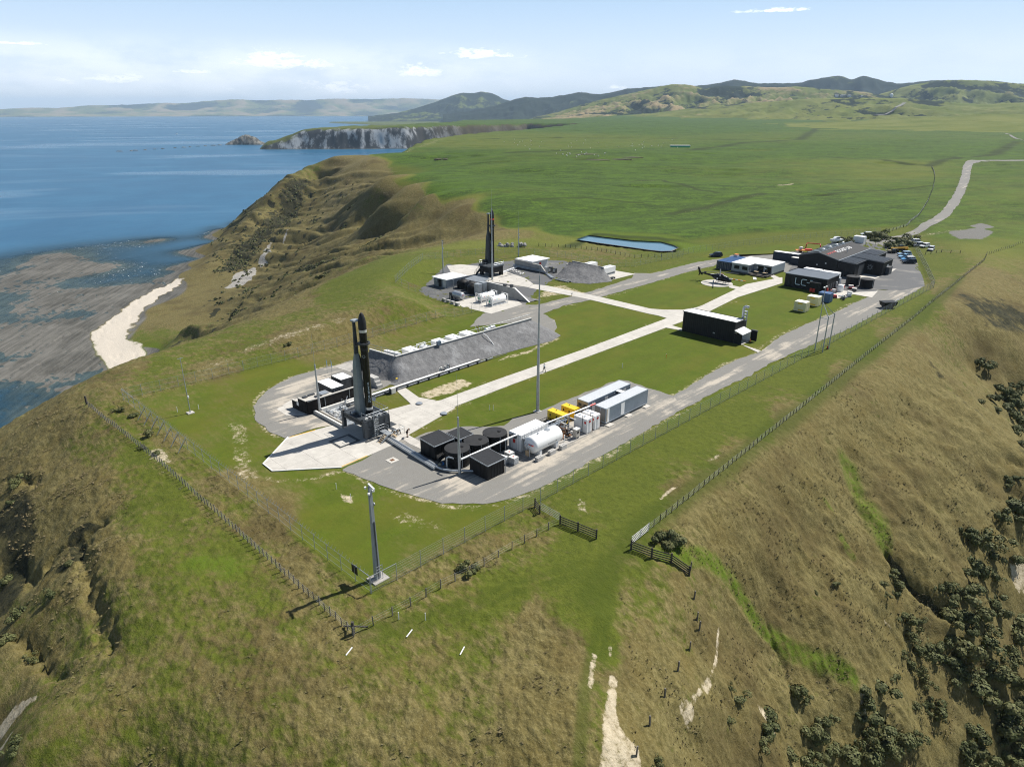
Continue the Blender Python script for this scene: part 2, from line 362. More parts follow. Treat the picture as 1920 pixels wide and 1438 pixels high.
def tz(x, y):
    """height of the built ground mesh"""
    x = np.atleast_1d(np.asarray(x, float)); y = np.atleast_1d(np.asarray(y, float)); a = np.arctan2(x, y); r = np.clip(np.hypot(x, y), ROWS[0], ROWS[-1]-1e-3)
    i = np.clip(np.searchsorted(AZ, a)-1, 0, len(AZ)-2); j = np.clip(np.searchsorted(ROWS, r)-1, 0, len(ROWS)-2)
    fa = np.clip((a-AZ[i])/(AZ[i+1]-AZ[i]), 0, 1); fr = (r-ROWS[j])/(ROWS[j+1]-ROWS[j])
    return (TZ[i,j]*(1-fa)+TZ[i+1,j]*fa)*(1-fr)+(TZ[i,j+1]*(1-fa)+TZ[i+1,j+1]*fa)*fr
# ---- what grows where
DRYPTS = [ # mark, height, dryness 0 green .. 1 straw
 (600,1000,0,.12),(350,800,0,.22),(420,860,0,.28),(500,700,0,.12),(900,960,0,.12),(800,980,0,.3),(690,1060,0,.1),(860,960,0,.22),(900,640,0,.1),(1100,640,0,.06),(1250,680,0,.04),(1400,700,0,.12),(1150,600,0,.08),
 (1350,560,0,.05),(1500,620,0,.05),(1200,540,0,.08),(1420,520,0,.12),(300,760,0,.42),(400,800,0,.4),(480,860,0,.4),(420,740,0,.36),(560,860,0,.36),(1350,480,0,.2),(1650,520,0,.3),
 (1150,900,0,.10),(1300,820,0,.10),(1500,700,0,.06),(1600,640,0,.15),(1700,560,0,.16),(1780,500,0,.18),(1090,960,0,.25),(1200,940,0,.06),(1400,790,0,.08),
 (640,1130,0,.5),(500,980,0,.85),(430,900,0,.85),(330,820,0,.7),(560,1060,0,.8),(250,760,0,.5),(620,1160,0,.7),(760,1100,0,.6),(900,1030,0,.65),(1000,1000,0,.5),(850,1060,0,.6),
 (200,800,-1,.55),(180,850,-1,.5),(260,860,-1,.32),(300,950,-1,.28),(350,1050,-1,.36),(300,1130,-1,.42),(450,1050,-.5,.36),(500,1100,-.5,.42),(430,960,-.5,.5),(550,1200,-.5,.62),(420,1200,-1,.5),(300,1300,-2,.55),(450,1330,-2,.6),(250,1420,-3,.55),(600,1330,-1.5,.64),(600,1430,-2,.62),(750,1200,-.7,.38),(850,1160,-.7,.35),(950,1120,-.6,.25),(1050,1090,-.5,.2),(1100,1060,-.4,.12),(800,1260,-1,.55),(750,1350,-1.6,.68),(900,1330,-1.8,.6),(900,1430,-2.2,.65),
 (1000,1200,-1.2,.85),(1020,1300,-1.6,.9),(960,1400,-2.2,.82),(1080,1250,-1.4,.8),(1130,1200,-1,.2),(1120,1140,-.7,.1),(1110,1300,-1.6,.55),(1060,1420,-2.4,.7),(1180,1150,-1.2,.6),(1230,1250,-3,.93),(1200,1330,-3,.88),(1300,1420,-9,.9),(1200,1080,-1,.4),(1260,1130,-3,.7),
 (150,1250,-4,.6),(100,1000,-12,.97),(60,900,-8,1),(150,960,-3,.95),(120,800,-4,.85),(60,1250,-12,.7),(100,1370,-6,.5),(20,1300,-12,.7),(170,1050,-3,.8),(150,900,-3,.95),(180,760,-1,.6),(80,800,-6,.9),
 (300,680,-.8,.35),(400,650,-1.2,.4),(500,620,-1,.38),(560,600,-1,.45),(620,570,-1,.25),(700,540,-.5,.25),(660,600,-.3,.4),(750,560,0,.4),(760,510,-.3,.12),(700,510,-1,.2),(650,540,-2,.22),(820,570,0,.4),(550,640,0,.75),(650,620,0,.7),(400,690,0,.7),(780,600,0,.45),(450,660,-.5,.45),(840,480,0,.35),(900,470,0,.4),(1000,470,0,.35),(1060,470,0,.5),(1110,460,0,.6),(860,460,0,.45),(300,705,-.6,.4),(250,690,-1.6,.7),(220,715,-1.5,.7),
 (320,600,-71,.85),(370,560,-69,.95),(420,510,-65,.95),(300,565,-72,.8),(350,600,-70,.85),(400,590,-66,.9),(550,590,-3,.9),(560,570,-10,.95),(600,530,-10,.85),(460,590,-55,.8),(380,630,-66,.55),(300,630,-70,.35),(280,650,-72,.2),(420,560,-66,.9),(500,560,-45,.9),
 (800,430,-9,.95),(900,420,-1,.9),(700,400,-15,.98),(600,420,-30,1),(500,460,-50,.9),(650,310,0,.9),(690,320,0,.85),(760,350,0,.8),(850,395,-1,.9),(930,435,0,.85),(980,440,0,.7),(1020,445,0,.6),
 (1000,408,0,.05),(1050,432,0,.08),(960,420,0,.12),(940,398,0,.06),(870,372,0,.06),(830,345,0,.06),(790,330,0,.07),(735,312,0,.1),(720,292,0,.1),(1000,455,0,.35),(1150,430,0,.06),(1250,445,0,.06),(760,318,0,.08),(960,405,0,.12),(840,360,0,.08),(1100,400,0,.03),(1300,420,0,.04),(1000,340,0,.08),(800,300,0,.1),(900,265,0,.32),(1000,262,0,.3),(1100,265,0,.28),(1200,350,0,.04),(1500,400,0,.05),(1650,400,0,.10),(1400,330,0,.2),(1500,320,0,.26),(1680,325,0,.34),(1300,300,0,.05),(1500,290,0,.05),(1700,290,0,.08),(1600,255,0,.24),(1750,255,0,.2),(1450,255,0,.24),(1300,245,0,.12),(1200,240,0,.08),(1600,240,0,.12),(1750,235,0,.12),(1870,240,0,.12),(1870,285,0,.1),(1500,225,0,.08),(1800,225,0,.1),(1800,270,0,.12),
 (1780,360,0,.22),(1760,400,0,.2),(1870,400,0,.24),(1850,350,0,.24),(1900,330,0,.2),(1820,440,0,.22),(1900,430,0,.25),(1950,380,0,.25),(1900,460,0,.4),(1880,490,0,.6),
 (1300,980,-2,.9),(1400,900,-3,.9),(1500,820,-3,.88),(1600,740,-2.5,.9),(1700,660,-2,.85),(1800,570,-1.5,.88),(1850,520,-1,.85),(1300,1010,-3,.85),(1500,950,-8,.95),(1600,850,-7,.95),(1700,750,-5,.9),(1450,1080,-9,1),(1600,1100,-16,1),(1750,1000,-15,.97),(1850,900,-15,.97),(1900,1050,-25,1),(1850,1250,-30,1),(1600,1350,-26,1),(1400,1300,-12,.92),(1500,1200,-17,.8),(1340,1200,-7,.85),(1250,1060,-3,.5),(1220,1110,-2,.5),(1900,700,-22,1),(1850,640,-12,.97),
 (1450,1380,-17,.9),
]
_dp = np.array([G(a, b, c) + (d,) for a, b, c, d in DRYPTS])
def lp(x, y):
    r = np.hypot(x, y); return np.arctan2(x, y), np.log(np.maximum(r, 5)) * 0.55
def idw(x, y):
    a, l = lp(x, y); pa, pl = lp(_dp[:, 0], _dp[:, 1]); out = np.empty(x.size)
    a = a.ravel(); l = l.ravel()
    for i in range(0, x.size, 60000):
        wgt = 1.0 / ((a[i:i + 60000, None] - pa) ** 2 + (l[i:i + 60000, None] - pl) ** 2 + 2e-5) ** 2
        out[i:i + 60000] = (wgt @ _dp[:, 3]) / wgt.sum(1)
    return out.reshape(x.shape)
dry = idw(WX, WY)
def _st(arr, pts, w, val): np.maximum(arr, val * (1 - sstep(w * .4, w * 1.5, pdist(WX, WY, gl(pts)))), out=arr)
_st(dry, [(930,433),(900,411),(850,395),(790,373),(760,352),(720,334)], 7, 1.0); _st(dry, [(720,334),(690,306),(650,294),(610,303)], 22, 1.0); _st(dry, [(740,372),(700,358),(660,350),(620,360)], 16, 1.0)
lawn = sstep(-1.0, 0.6, sdf(WX * .15 + TX * .85, WY * .15 + TY * .85, gl([(693, 1105), (245, 755), (480, 694), (700, 641), (880, 588), (905, 583), (1000, 600), (1180, 525), (1350, 470), (1500, 455), (1690, 475), (1748, 538)])))
soil = np.zeros_like(TX); rock = np.zeros_like(TX); sand = np.zeros_like(TX); scrub = np.zeros_like(TX); lush = np.zeros_like(TX); grav = np.zeros_like(TX)
def stroke(arr, pts, w, val=1.0, soft=0.6, z=0.0):
    line = gl(pts, z); d = pdist(WX, WY, line)
    np.maximum(arr, val * (1 - sstep(w * (1 - soft), w * (1 + soft), d)), out=arr)
def blob(arr, pts, val=1.0, soft=1.0, z=0.0):
    d = sdf(WX, WY, gl(pts, z)); np.maximum(arr, val * sstep(-soft, soft, d), out=arr)
blob(soil, [(575,316),(640,288),(690,292),(700,310),(660,325),(600,335)], .42, 6)
# chalky bare ground
blob(soil, [(1122,1438,-3),(1128,1330,-2),(1140,1262,-1.5),(1162,1264,-1.5),(1160,1320,-2),(1165,1360,-2.4),(1200,1400,-3.4),(1215,1438,-4),(1210,1480,-4),(1115,1480,-3)], 1, .35)
stroke(soil, [(1103,1290,-1.6),(1107,1265,-1.4),(1112,1225,-1.2)], .35, .8)
stroke(soil, [(1142,1205,-1),(1141,1225,-1.2)], .2, .7)
stroke(soil, [(1352,1150,-6),(1345,1230,-8),(1330,1270,-8.5),(1310,1310,-9),(1280,1365,-8.6)], .22, .75); stroke(soil, [(1330,1272,-8.5),(1322,1290,-8.7)], .5, .9); stroke(soil, [(1290,1345,-8.6),(1280,1362,-8.6)], .6, .95)
blob(soil, [(0,1345,-9),(20,1315,-8),(62,1302,-7),(66,1310,-7),(30,1345,-8),(0,1385,-9),(-40,1400,-12)], 1, .3)
stroke(soil, [(0,1420,-9),(20,1395,-8.6)], .4, .9)
blob(soil, [(290,835),(318,860),(322,866),(300,870),(282,850)], .95, .7)
stroke(soil, [(250,800),(285,835),(310,880),(345,915)], 1.0, .35)
stroke(soil, [(385,692),(450,668),(520,648),(560,640),(640,625)], 2.2, .50, .9); stroke(soil, [(470,658),(540,640),(600,632)], 2.2, .62, .9)
stroke(soil, [(437,795),(445,820),(447,850),(452,880),(470,895)], 1.1, .60); stroke(soil, [(470,895),(520,902),(575,898)], .7, .5)
blob(soil, [(700,960),(760,955),(850,985),(840,1000),(780,990)], .55, 1.5); blob(soil, [(635,925),(660,930),(662,945),(640,942)], .9, .5)
stroke(soil, [(1240,935),(1250,922),(1262,912)], .25, .8); stroke(soil, [(1330,865),(1345,855)], .3, .7); blob(soil, [(1085,930),(1100,945),(1105,965),(1080,955)], .7, .5); blob(soil, [(1040,935),(1065,940),(1060,950)], .5, .4); blob(soil, [(1135,970),(1152,978),(1145,981)], .6, .3)
blob(soil, [(785,738),(820,722),(870,708),(890,716),(860,733),(815,744),(790,748)], .95, .7)
stroke(soil, [(940,675),(1000,655),(1045,635)], .8, .8)
blob(soil, [(1005,560),(1030,536),(1060,535),(1085,545),(1130,556),(1110,565),(1060,552)], .8, 1.2)
stroke(soil, [(1000,540),(960,540),(945,548),(985,560)], 1.5, .6)
stroke(soil, [(1015,470),(1060,476),(1100,484),(1140,487)], .9, .55); stroke(soil, [(770,498),(800,486),(840,480)], .9, .35)
stroke(soil, [(815,505),(838,500),(850,487),(900,470)], 2.2, .35)
stroke(soil, [(1640,450),(1700,445),(1760,440),(1810,436)], 2.5, .55); blob(grav, [(1770,440),(1830,432),(1868,438),(1840,452),(1790,452)], .9, 3); blob(grav, [(1812,428),(1840,421),(1868,428),(1840,434)], 1, 1.5)
stroke(soil, [(1465,352),(1490,350)], 2.2, .8); stroke(soil, [(1180,345),(1240,340)], 1.4, .5); stroke(soil, [(1200,344),(1300,360)], 1.0, .3); stroke(soil, [(1275,400),(1340,385),(1420,370)], .8, .5)
stroke(soil, [(690,305),(690,318),(668,330),(690,335),(740,342),(770,352),(800,362),(780,368)], 1.5, .45); stroke(soil, [(760,283),(800,270),(840,258)], 6, .5); stroke(soil, [(1500,592),(1440,632)], .4, .4)
blob(soil, [(1395,648),(1420,640),(1440,650),(1425,660)], .35, 1)
# edge of the gravel road: pale, worn
for seg in [[(560,900),(650,882),(700,908),(770,930),(830,946),(900,949),(962,937),(1020,912),(1100,871),(1230,798),(1330,738),(1430,683),(1530,624),(1620,577)], [(1262,742),(1300,717),(1364,681),(1400,668),(1462,631),(1545,592),(1620,557),(1640,545)],
            [(535,822),(507,811),(479,786),(474,768),(481,750),(506,728),(533,712),(569,699),(606,688),(658,677)], [(1058,573),(1110,562),(1163,547),(1220,531),(1285,511),(1338,499)], [(1006,573),(1058,560),(1110,547),(1186,522),(1240,510),(1296,494),(1344,486)]]:
    stroke(soil, seg, .75, .62, .9)
for seg in ([(818,751),(960,703),(1100,653),(1250,597)],[(1467,531),(1332,583),(1250,614),(1050,688),(960,721),(852,765)],[(1027,536),(1126,557),(1220,579)],[(1000,541),(1098,560),(1215,588)],[(770,815),(852,766)]): stroke(soil, seg, .8, .45, .8)
# the beach
blob(sand, [(p[0], p[1], -74.8) for p in ((205,692),(182,657),(174,632),(198,606),(240,575),(290,545),(335,526),(346,529),(306,556),(268,582),(248,608),(240,636),(258,655),(270,672),(240,700))], 1, 3.5)
sand = np.clip(sand + (sand > .02) * .7 * fbm(TX / 8, TY / 8, 4, 88), 0, 1)
# grey slip scars in the hump, chalk in the gully, white headland cliffs
blob(rock, [(428,535,-66),(440,500,-62),(470,480,-56),(480,490,-56),(455,525,-62)], 1, 2.5); blob(rock, [(480,480,-55),(505,445,-51),(500,470,-53)], .9, 2); stroke(rock, [(488,460,-54),(540,420,-44)], 2.2, .6)
blob(soil, [(1880,1110,-31),(1900,1090,-30),(1920,1080,-30),(1920,1150,-34),(1895,1150,-33)], 1, .6); stroke(soil, [(1425,1360,-18),(1440,1372,-19)], .7, .9); stroke(soil, [(1605,1340,-26),(1612,1355,-26)], .5, .9); stroke(soil, [(1665,1140,-18),(1680,1150,-19)], .3, .7)
# wet gullies stay green
for pts in ([(1235,1062,-2.4),(1290,1080,-5),(1345,1096,-7.8),(1400,1140,-10.5),(1440,1172,-13)], [(1440,1172,-13),(1510,1215,-16),(1560,1250,-19),(1595,1278,-21)]): stroke(lush, pts, 1.0, .9)
stroke(lush, [(1585,890,-9),(1610,930,-10.5),(1640,980,-13),(1650,1010,-14)], 1.6, .8); stroke(lush, [(1580,1000,-11),(1600,1030,-12.5)], .6, .7); stroke(lush, [(1545,940,-8),(1560,955,-9)], .4, .6)
stroke(lush, [(370,1060,-.8),(440,1070,-.6)], 1.6, .75); stroke(lush, [(1110,438,0),(1180,443),(1240,448),(1275,457),(1300,466)], 7.0, .95); stroke(lush, [(265,655,-73),(290,645,-71)], 5, .7)
# scrub on the sea faces and in the deep gullies, with some painted shade
sn = fbm(TX / 9, TY / 9, 4, 91)
scrub = np.maximum(scrub, (_r > 300) * (_r < 1000) * sstep(-8, -30, TZ) * (1 - sstep(-66, -72, TZ)) * sstep(.28, .55, sn + .22 * sstep(-60, -220, TX)) )
for pts, wd in (([(560,340,-20),(520,400,-42),(480,440,-53),(440,490,-62)], 15), ([(700,450,-22),(620,480,-34),(540,510,-48),(470,545,-60)], 9)): stroke(scrub, pts, wd, .75, .9)
stroke(scrub, [(190,985,-2.8),(140,1010,-5),(150,1060,-5),(120,1100,-8)], .9, .8); stroke(scrub, [(30,1000,-13),(60,1080,-14),(20,1200,-16)], 2.5, .8)
stroke(scrub, [(1830,640,-12),(1870,690,-22),(1920,740,-28),(1960,800,-36)], 9, .7, .9); stroke(scrub, [(1740,690,-5),(1790,745,-9),(1850,800,-13),(1920,868,-17)], 2.0, .5, .9); stroke(scrub, [(1670,1040,-15.5),(1700,1085,-19),(1760,1140,-23)], .5, 1, z=-18)  # deep gully's far wall: bushes and its shade painted in one dark stroke
# darker mown wheel strips, then paddock lines and a painted ridge shade
track = np.zeros_like(TX)
stroke(track, [(1110,1130,-.8),(1140,1060),(1220,975),(1400,845),(1560,720),(1700,610),(1800,520)], 1.9, .95); stroke(track, [(680,1190,-.7),(800,1160,-.7),(940,1110,-.6),(1100,1060,-.4)], .6, .6); stroke(track, [(690,1205,-.7),(820,1172,-.7),(960,1122,-.6),(1120,1072,-.4)], .5, .6)
stroke(track, [(1085,1438,-2.2),(1095,1300,-1.6),(1120,1150,-.8)], .5, .8); stroke(track, [(1128,1230,-1.2),(1135,1130,-.8)], .5, .8)
for pts, wd in (([(1060,465),(1120,440),(1300,455)], 1.0), ([(1260,400),(1330,386),(1420,369),(1430,366)], 1.3), ([(1180,345),(1235,340),(1310,362),(1340,368)], 1.0), ([(960,300),(1080,297),(1200,290),(1300,283)], 3.0), ([(1540,302),(1640,308),(1742,320)], 2.0), ([(1300,283),(1400,268),(1500,262),(1548,232)], 4.0), ([(1742,320),(1790,300),(1865,290)], 2.5), ([(900,262),(1050,258),(1400,262)], 5.0), ([(1548,232),(1700,236),(1920,245)], 6.0), ([(1865,290),(1905,265)], 3.0), ([(1000,390),(1090,380),(1200,384)], .8), ([(1500,370),(1620,362),(1745,356)], .8)): stroke(track, pts, wd * 2.2, .8, .7)  # paddock lines; the one along the ridge paints the ridge's shading dark
furrow = (_r > 260) * sstep(2, -6, sdf(TX, TY, PLAT)) * sstep(-4, 0, TZ)
# fine relief: tussocks
amp = (0.05 + 0.17 * sstep(.15, .6, dry)) * (1 - lawn) * sstep(-73.6, -72, TZ) * (_r < 420) * (1 - .75 * soil) * (1 - .6 * track)
TZ = TZ + amp * (1.2 * fbm(TX / .9, TY / 1.3, 3, 101) + .8 * fbm(TX / 3.2, TY / 3.2, 2, 102)) + (1 - lawn) * (_r < 300) * 0.0
inlot = sstep(-.3, .6, sdf(TX, TY, gl([(693, 1105), (245, 755), (480, 694), (700, 641), (880, 588), (905, 583), (760, 545), (800, 500), (960, 475), (1180, 500), (1350, 470), (1500, 455), (1690, 475), (1748, 538)])))
TZ = TZ - 0.045 * inlot + lawn * (_r < 400) * .02 * fbm(TX / .8, TY / .8, 2, 7)
# the lined farm pond is sunk
POND = gl([(1080,449.5),(1104,441.5),(1137,445.5),(1189,451.5),(1240,454),(1264,460.5),(1272,465),(1260,471),(1240,471.5),(1220,469.5),(1163,461.5),(1122,456)])
TZ = TZ - 1.6 * sstep(-2.5, 1.5, sdf(TX, TY, POND))

AXR = R(45.4)
# ---- ground material
gm, k, b = newmat('turf and soil')
pos = k.new('ShaderNodeNewGeometry').outputs['Position']
n05 = k.noise(pos, 0.05, 5, .6); n2 = k.noise(pos, 0.22, 6, .65); n1m = k.noise(pos, 1.1, 5, .7); nf = k.noise(pos, 4.5, 4, .7)
wind = k.noise(k.scale(pos, (1, .32, 1), R(40)), 1.6, 5, .7); wind2 = k.noise(k.scale(pos, (.3, 1, 1), R(25)), .5, 4, .65)
aD, aS, aR, aSa, aSc, aL, aLu, aT, aF, aG = [k.attr(q) for q in ('dry', 'soil', 'rock', 'sand', 'scrub', 'lawn', 'lush', 'track', 'furrow', 'gravel')]
green = k.mix(k.mr(n2, .3, .7), (0.064, 0.087, 0.009, 1), (0.094, 0.115, 0.012, 1)); green = k.mix(k.mr(nf, .3, .75), green, (0.113, 0.127, 0.018, 1))
nff = k.noise(pos, 14.0, 3, .7)
green = k.mix(k.math('MULTIPLY', k.mr(nff, .45, .65), .35), green, (.030, .044, .008, 1)); green = k.mix(k.math('MULTIPLY', k.mr(n1m, .42, .7), .55), green, (0.042, 0.057, 0.008, 1))
lawnc = k.mix(k.mr(n2, .3, .7), (0.063, 0.096, 0.007, 1), (0.086, 0.118, 0.010, 1)); lawnc = k.mix(k.math('MULTIPLY', k.mr(n1m, .35, .75), .5), lawnc, (0.108, 0.125, 0.015, 1)); lawnc = k.mix(k.math('MULTIPLY', k.mr(nf, .45, .7), .55), lawnc, (0.044, 0.065, 0.005, 1))
mow = k.noise(k.scale(pos, (.02, 1, 1), R(45.4)), .38, 3, .5)
lawnc = k.mix(k.math('MULTIPLY', k.mr(mow, .42, .58), .4), lawnc, (.072, .088, .011, 1)); lawnc = k.mix(k.math('MULTIPLY', k.mr(n05, .42, .7), .6), lawnc, (0.122, 0.114, 0.017, 1))
green = k.mix(aL, green, lawnc)
straw = k.mix(k.mr(wind, .3, .7), (0.089, 0.075, 0.024, 1), (0.190, 0.160, 0.065, 1)); straw = k.mix(k.mr(n2, .4, .75), straw, (0.126, 0.099, 0.032, 1))
straw = k.mix(k.math('MULTIPLY', k.mr(nff, .48, .68), .3), straw, (.062, .052, .023, 1)); straw = k.mix(k.math('MULTIPLY', k.mr(nf, .5, .75), .75), straw, (0.260, 0.227, 0.105, 1)); straw = k.mix(k.math('MULTIPLY', k.mr(n1m, .5, .72), .6), straw, (0.058, 0.052, 0.018, 1))
straw = k.mix(k.math('MULTIPLY', k.mr(n05, .48, .66), .6), straw, (.075, .056, .022, 1))
dn = k.math('ADD', k.math('MULTIPLY', k.math('SUBTRACT', wind, .5), .95), k.math('ADD', k.math('MULTIPLY', k.math('SUBTRACT', n2, .5), .8), k.math('MULTIPLY', k.math('SUBTRACT', wind2, .5), .8)))
comb = k.noise(k.scale(pos, (.05, 1, 1), AXR + math.pi/2), .55, 5, .6); comb2 = k.noise(k.scale(pos, (.12, 1, 1), AXR - R(58)), .9, 4, .65)
dn = k.math('ADD', dn, k.math('MULTIPLY', k.math('SUBTRACT', k.math('ADD', k.math('MULTIPLY', comb, .6), k.math('MULTIPLY', comb2, .4)), .5), 1.3))
dn = k.math('MULTIPLY', dn, k.math('SUBTRACT', 1.0, k.math('MULTIPLY', aL, .55)))
dfac = k.mr(k.math('ADD', k.math('MULTIPLY', aD, 1.18), k.math('MULTIPLY', dn, 1.15)), .32, .86)
c = k.mix(dfac, green, straw)
c = k.mix(k.math('MULTIPLY', aLu, k.mr(n1m, .25, .6)), c, (0.082, 0.129, 0.009, 1))
# crop and pasture fields: fine dark tussock speckle, long soft bands
fsp = k.mr(k.math('ADD', k.math('MULTIPLY', k.noise(pos, .55, 6, .75), .5), k.math('MULTIPLY', k.noise(k.scale(pos, (.45, 1, 1), R(15)), .20, 6, .75), .5)), .42, .58); fsq = k.mr(k.noise(k.scale(pos, (.55, 1, 1), R(8)), .085, 7, .8), .43, .60); fb = k.noise(k.scale(pos, (.35, 1, 1), R(12)), .03, 4, .6)
fc = k.mix(fsp, (0.028, 0.050, 0.007, 1), (0.072, 0.127, 0.011, 1)); fc = k.mix(k.math('MULTIPLY', k.mr(fb, .42, .62), .6), fc, (0.068, 0.120, 0.011, 1)); fc = k.mix(k.math('MULTIPLY', fsq, .55), fc, (0.027, 0.048, 0.009, 1)); fc = k.mix(k.mr(k.math('ADD', aD, k.math('MULTIPLY', k.math('SUBTRACT', n05, .5), .35)), .12, .5), fc, (0.118, 0.129, 0.023, 1))
c = k.mix(k.math('MULTIPLY', k.math('MULTIPLY', aF, k.math('SUBTRACT', 1.0, aLu)), k.mr(aD, .75, .45)), c, fc)
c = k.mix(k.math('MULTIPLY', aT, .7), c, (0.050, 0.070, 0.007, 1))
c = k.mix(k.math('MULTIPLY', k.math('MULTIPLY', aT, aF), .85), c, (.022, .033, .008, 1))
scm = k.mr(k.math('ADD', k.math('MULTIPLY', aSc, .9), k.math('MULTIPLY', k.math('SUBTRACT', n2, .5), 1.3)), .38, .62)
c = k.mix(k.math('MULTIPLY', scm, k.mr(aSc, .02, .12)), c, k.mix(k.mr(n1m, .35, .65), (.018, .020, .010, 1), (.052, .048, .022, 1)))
geo_n = k.new('ShaderNodeSeparateXYZ'); k.put(geo_n.inputs[0], k.new('ShaderNodeNewGeometry').outputs['True Normal'])
soilc = k.mix(k.mr(n1m, .3, .7), (.34, .285, .19, 1), (.50, .435, .315, 1)); soilc = k.mix(k.math('MULTIPLY', k.mr(nf, .5, .7), .5), soilc, (.28, .22, .13, 1))
sfac = k.mr(k.math('ADD', aS, k.math('ADD', k.math('MULTIPLY', k.math('SUBTRACT', n1m, .5), 1.7), k.math('ADD', k.math('MULTIPLY', k.math('SUBTRACT', nf, .5), 1.0), k.math('MULTIPLY', k.math('SUBTRACT', n2, .5), 1.0)))), .50, 1.0)
c = k.mix(k.math('MULTIPLY', sfac, k.mr(aS, .02, .2)), c, soilc)
c = k.mix(k.mr(k.math('ADD', aG, k.math('MULTIPLY', k.math('SUBTRACT', n2, .5), .8)), .4, .6), c, k.mix(k.mr(nf, .3, .7), (.12, .117, .11, 1), (.19, .185, .17, 1)))
c = k.mix(k.math('MULTIPLY', k.mr(k.math('ADD', aR, k.math('MULTIPLY', k.math('SUBTRACT', n2, .5), .7)), .4, .6), k.mr(aR, .02, .2)), c, k.mix(k.mr(n1m, .3, .7), (.20, .19, .17, 1), (.42, .40, .36, 1)))
c = k.mix(k.mr(k.math('ADD', aSa, k.math('MULTIPLY', k.math('SUBTRACT', n1m, .5), .5)), .35, .6), c, k.mix(k.mr(nf, .3, .7), (.40, .355, .295, 1), (.60, .55, .475, 1)))
# far steep coast is bare pale mudstone; the tidal shelf is weedy grey rock
zz = k.new('ShaderNodeSeparateXYZ'); k.put(zz.inputs[0], pos)
steep = k.math('MULTIPLY', k.mr(geo_n.outputs[2], .62, .80, 1.0, 0.0), k.mr(zz.outputs[1], 1500, 2000))
flute = k.noise(k.scale(pos, (1, 1, .10)), .022, 6, .75)
c = k.mix(steep, c, k.mix(k.math('MULTIPLY', k.mr(flute, .47, .62), k.mr(k.math('ADD', zz.outputs[0], k.math('MULTIPLY', flute, 150.0)), -330, -60, 1.0, .12)), k.mix(k.mr(zz.outputs[0], -420, -150), (.040, .042, .044, 1), (.075, .062, .036, 1)), (.40, .41, .41, 1)))
shelf = k.mr(zz.outputs[2], -73.05, -73.4)
strat = k.math('ADD', k.math('MULTIPLY', k.noise(k.scale(pos, (.07, 1, 1), R(97)), .40, 6, .7), .6), k.math('MULTIPLY', k.noise(pos, .03, 5, .65), .4))
c = k.mix(k.math('MULTIPLY', shelf, k.mr(aSa, .2, .5, 1, 0)), c, k.mix(k.mr(strat, .35, .65), (.060, .059, .052, 1), (.160, .154, .138, 1)))
k.put(b.inputs['Base Color'], c); b.inputs['Roughness'].default_value = .95; b.inputs['Specular IOR Level'].default_value = .15
hgt = k.math('ADD', k.math('MULTIPLY', nf, .35), k.math('ADD', k.math('MULTIPLY', n1m, .8), k.math('MULTIPLY', wind, .5)))
hgt = k.math('MULTIPLY', hgt, k.math('SUBTRACT', 1.0, k.math('MULTIPLY', aL, .75)))
k.put(b.inputs['Normal'], k.bump(hgt, .9, .22))
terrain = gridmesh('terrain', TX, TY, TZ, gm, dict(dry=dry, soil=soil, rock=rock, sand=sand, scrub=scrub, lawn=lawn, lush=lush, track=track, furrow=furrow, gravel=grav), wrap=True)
tag(terrain, 'grassy clifftop plateau with gullied slopes falling to the sea', kind='structure')
_cx, _cy = ROWS[0] * np.sin(AZ), ROWS[0] * np.cos(AZ)
def gz(x, y):
    xa = np.atleast_1d(np.asarray(x, float)); ya = np.atleast_1d(np.asarray(y, float)); return ground_z(xa, ya)
def gz1(x, y):
    return float(gz(x, y)[0]) 

# ---- the sea
SAZ = np.radians(np.linspace(-60, 20, 420)); sr = [130.0]
while sr[-1] < 33000: sr.append(sr[-1] + (max(1.5, .006 * sr[-1]) if sr[-1] < 1100 else .045 * sr[-1]))
SR = np.array(sr); SX, SY = polar(SAZ, SR)
zb = ground_z(SX, SY); depth = np.clip(SEA - zb, -5, 40)
clear = np.exp(-np.maximum(depth, 0) / 1.5) * (np.hypot(SX, SY) < 1150)
wm, k, b = newmat('sea water')
pos = k.new('ShaderNodeNewGeometry').outputs['Position']
cl = k.attr('clear'); 
w1 = k.noise(k.scale(pos, (1, .45, 1), R(20)), .22, 5, .65); w2 = k.noise(k.scale(pos, (1, .5, 1), R(-15)), .035, 5, .6); slick = k.noise(k.scale(pos, (.32, 1, 1), R(14)), .004, 6, .55, .6); chop = k.noise(pos, .010, 5, .65)
deepc = k.mix(k.mr(chop, .35, .65), (.016, .088, .175, 1), (.024, .112, .208, 1)); deepc = k.mix(k.math('MULTIPLY', k.mr(slick, .54, .66), .5), deepc, (.035, .110, .185, 1))
deepc = k.mix(k.mr(cl, .0, .35), deepc, (.012, .060, .105, 1))
k.put(b.inputs['Base Color'], deepc); k.put(b.inputs['Roughness'], k.mr(slick, .5, .64, .36, .26)); b.inputs['IOR'].default_value = 1.33; b.inputs['Specular IOR Level'].default_value = .2
bh = k.math('ADD', k.math('MULTIPLY', w1, .35), k.math('MULTIPLY', w2, 1.2)); k.put(b.inputs['Normal'], k.bump(bh, .35, .9))
tr = k.new('ShaderNodeBsdfTransparent'); tr.inputs[0].default_value = (.78, .90, .92, 1)
ms = k.new('ShaderNodeMixShader'); k.put(ms.inputs[0], k.mr(k.math('ADD', cl, k.math('MULTIPLY', k.math('SUBTRACT', w2, .5), .3)), .1, 1.0, 0.0, .82)); k.l.new(b.outputs[0], ms.inputs[1]); k.l.new(tr.outputs[0], ms.inputs[2])
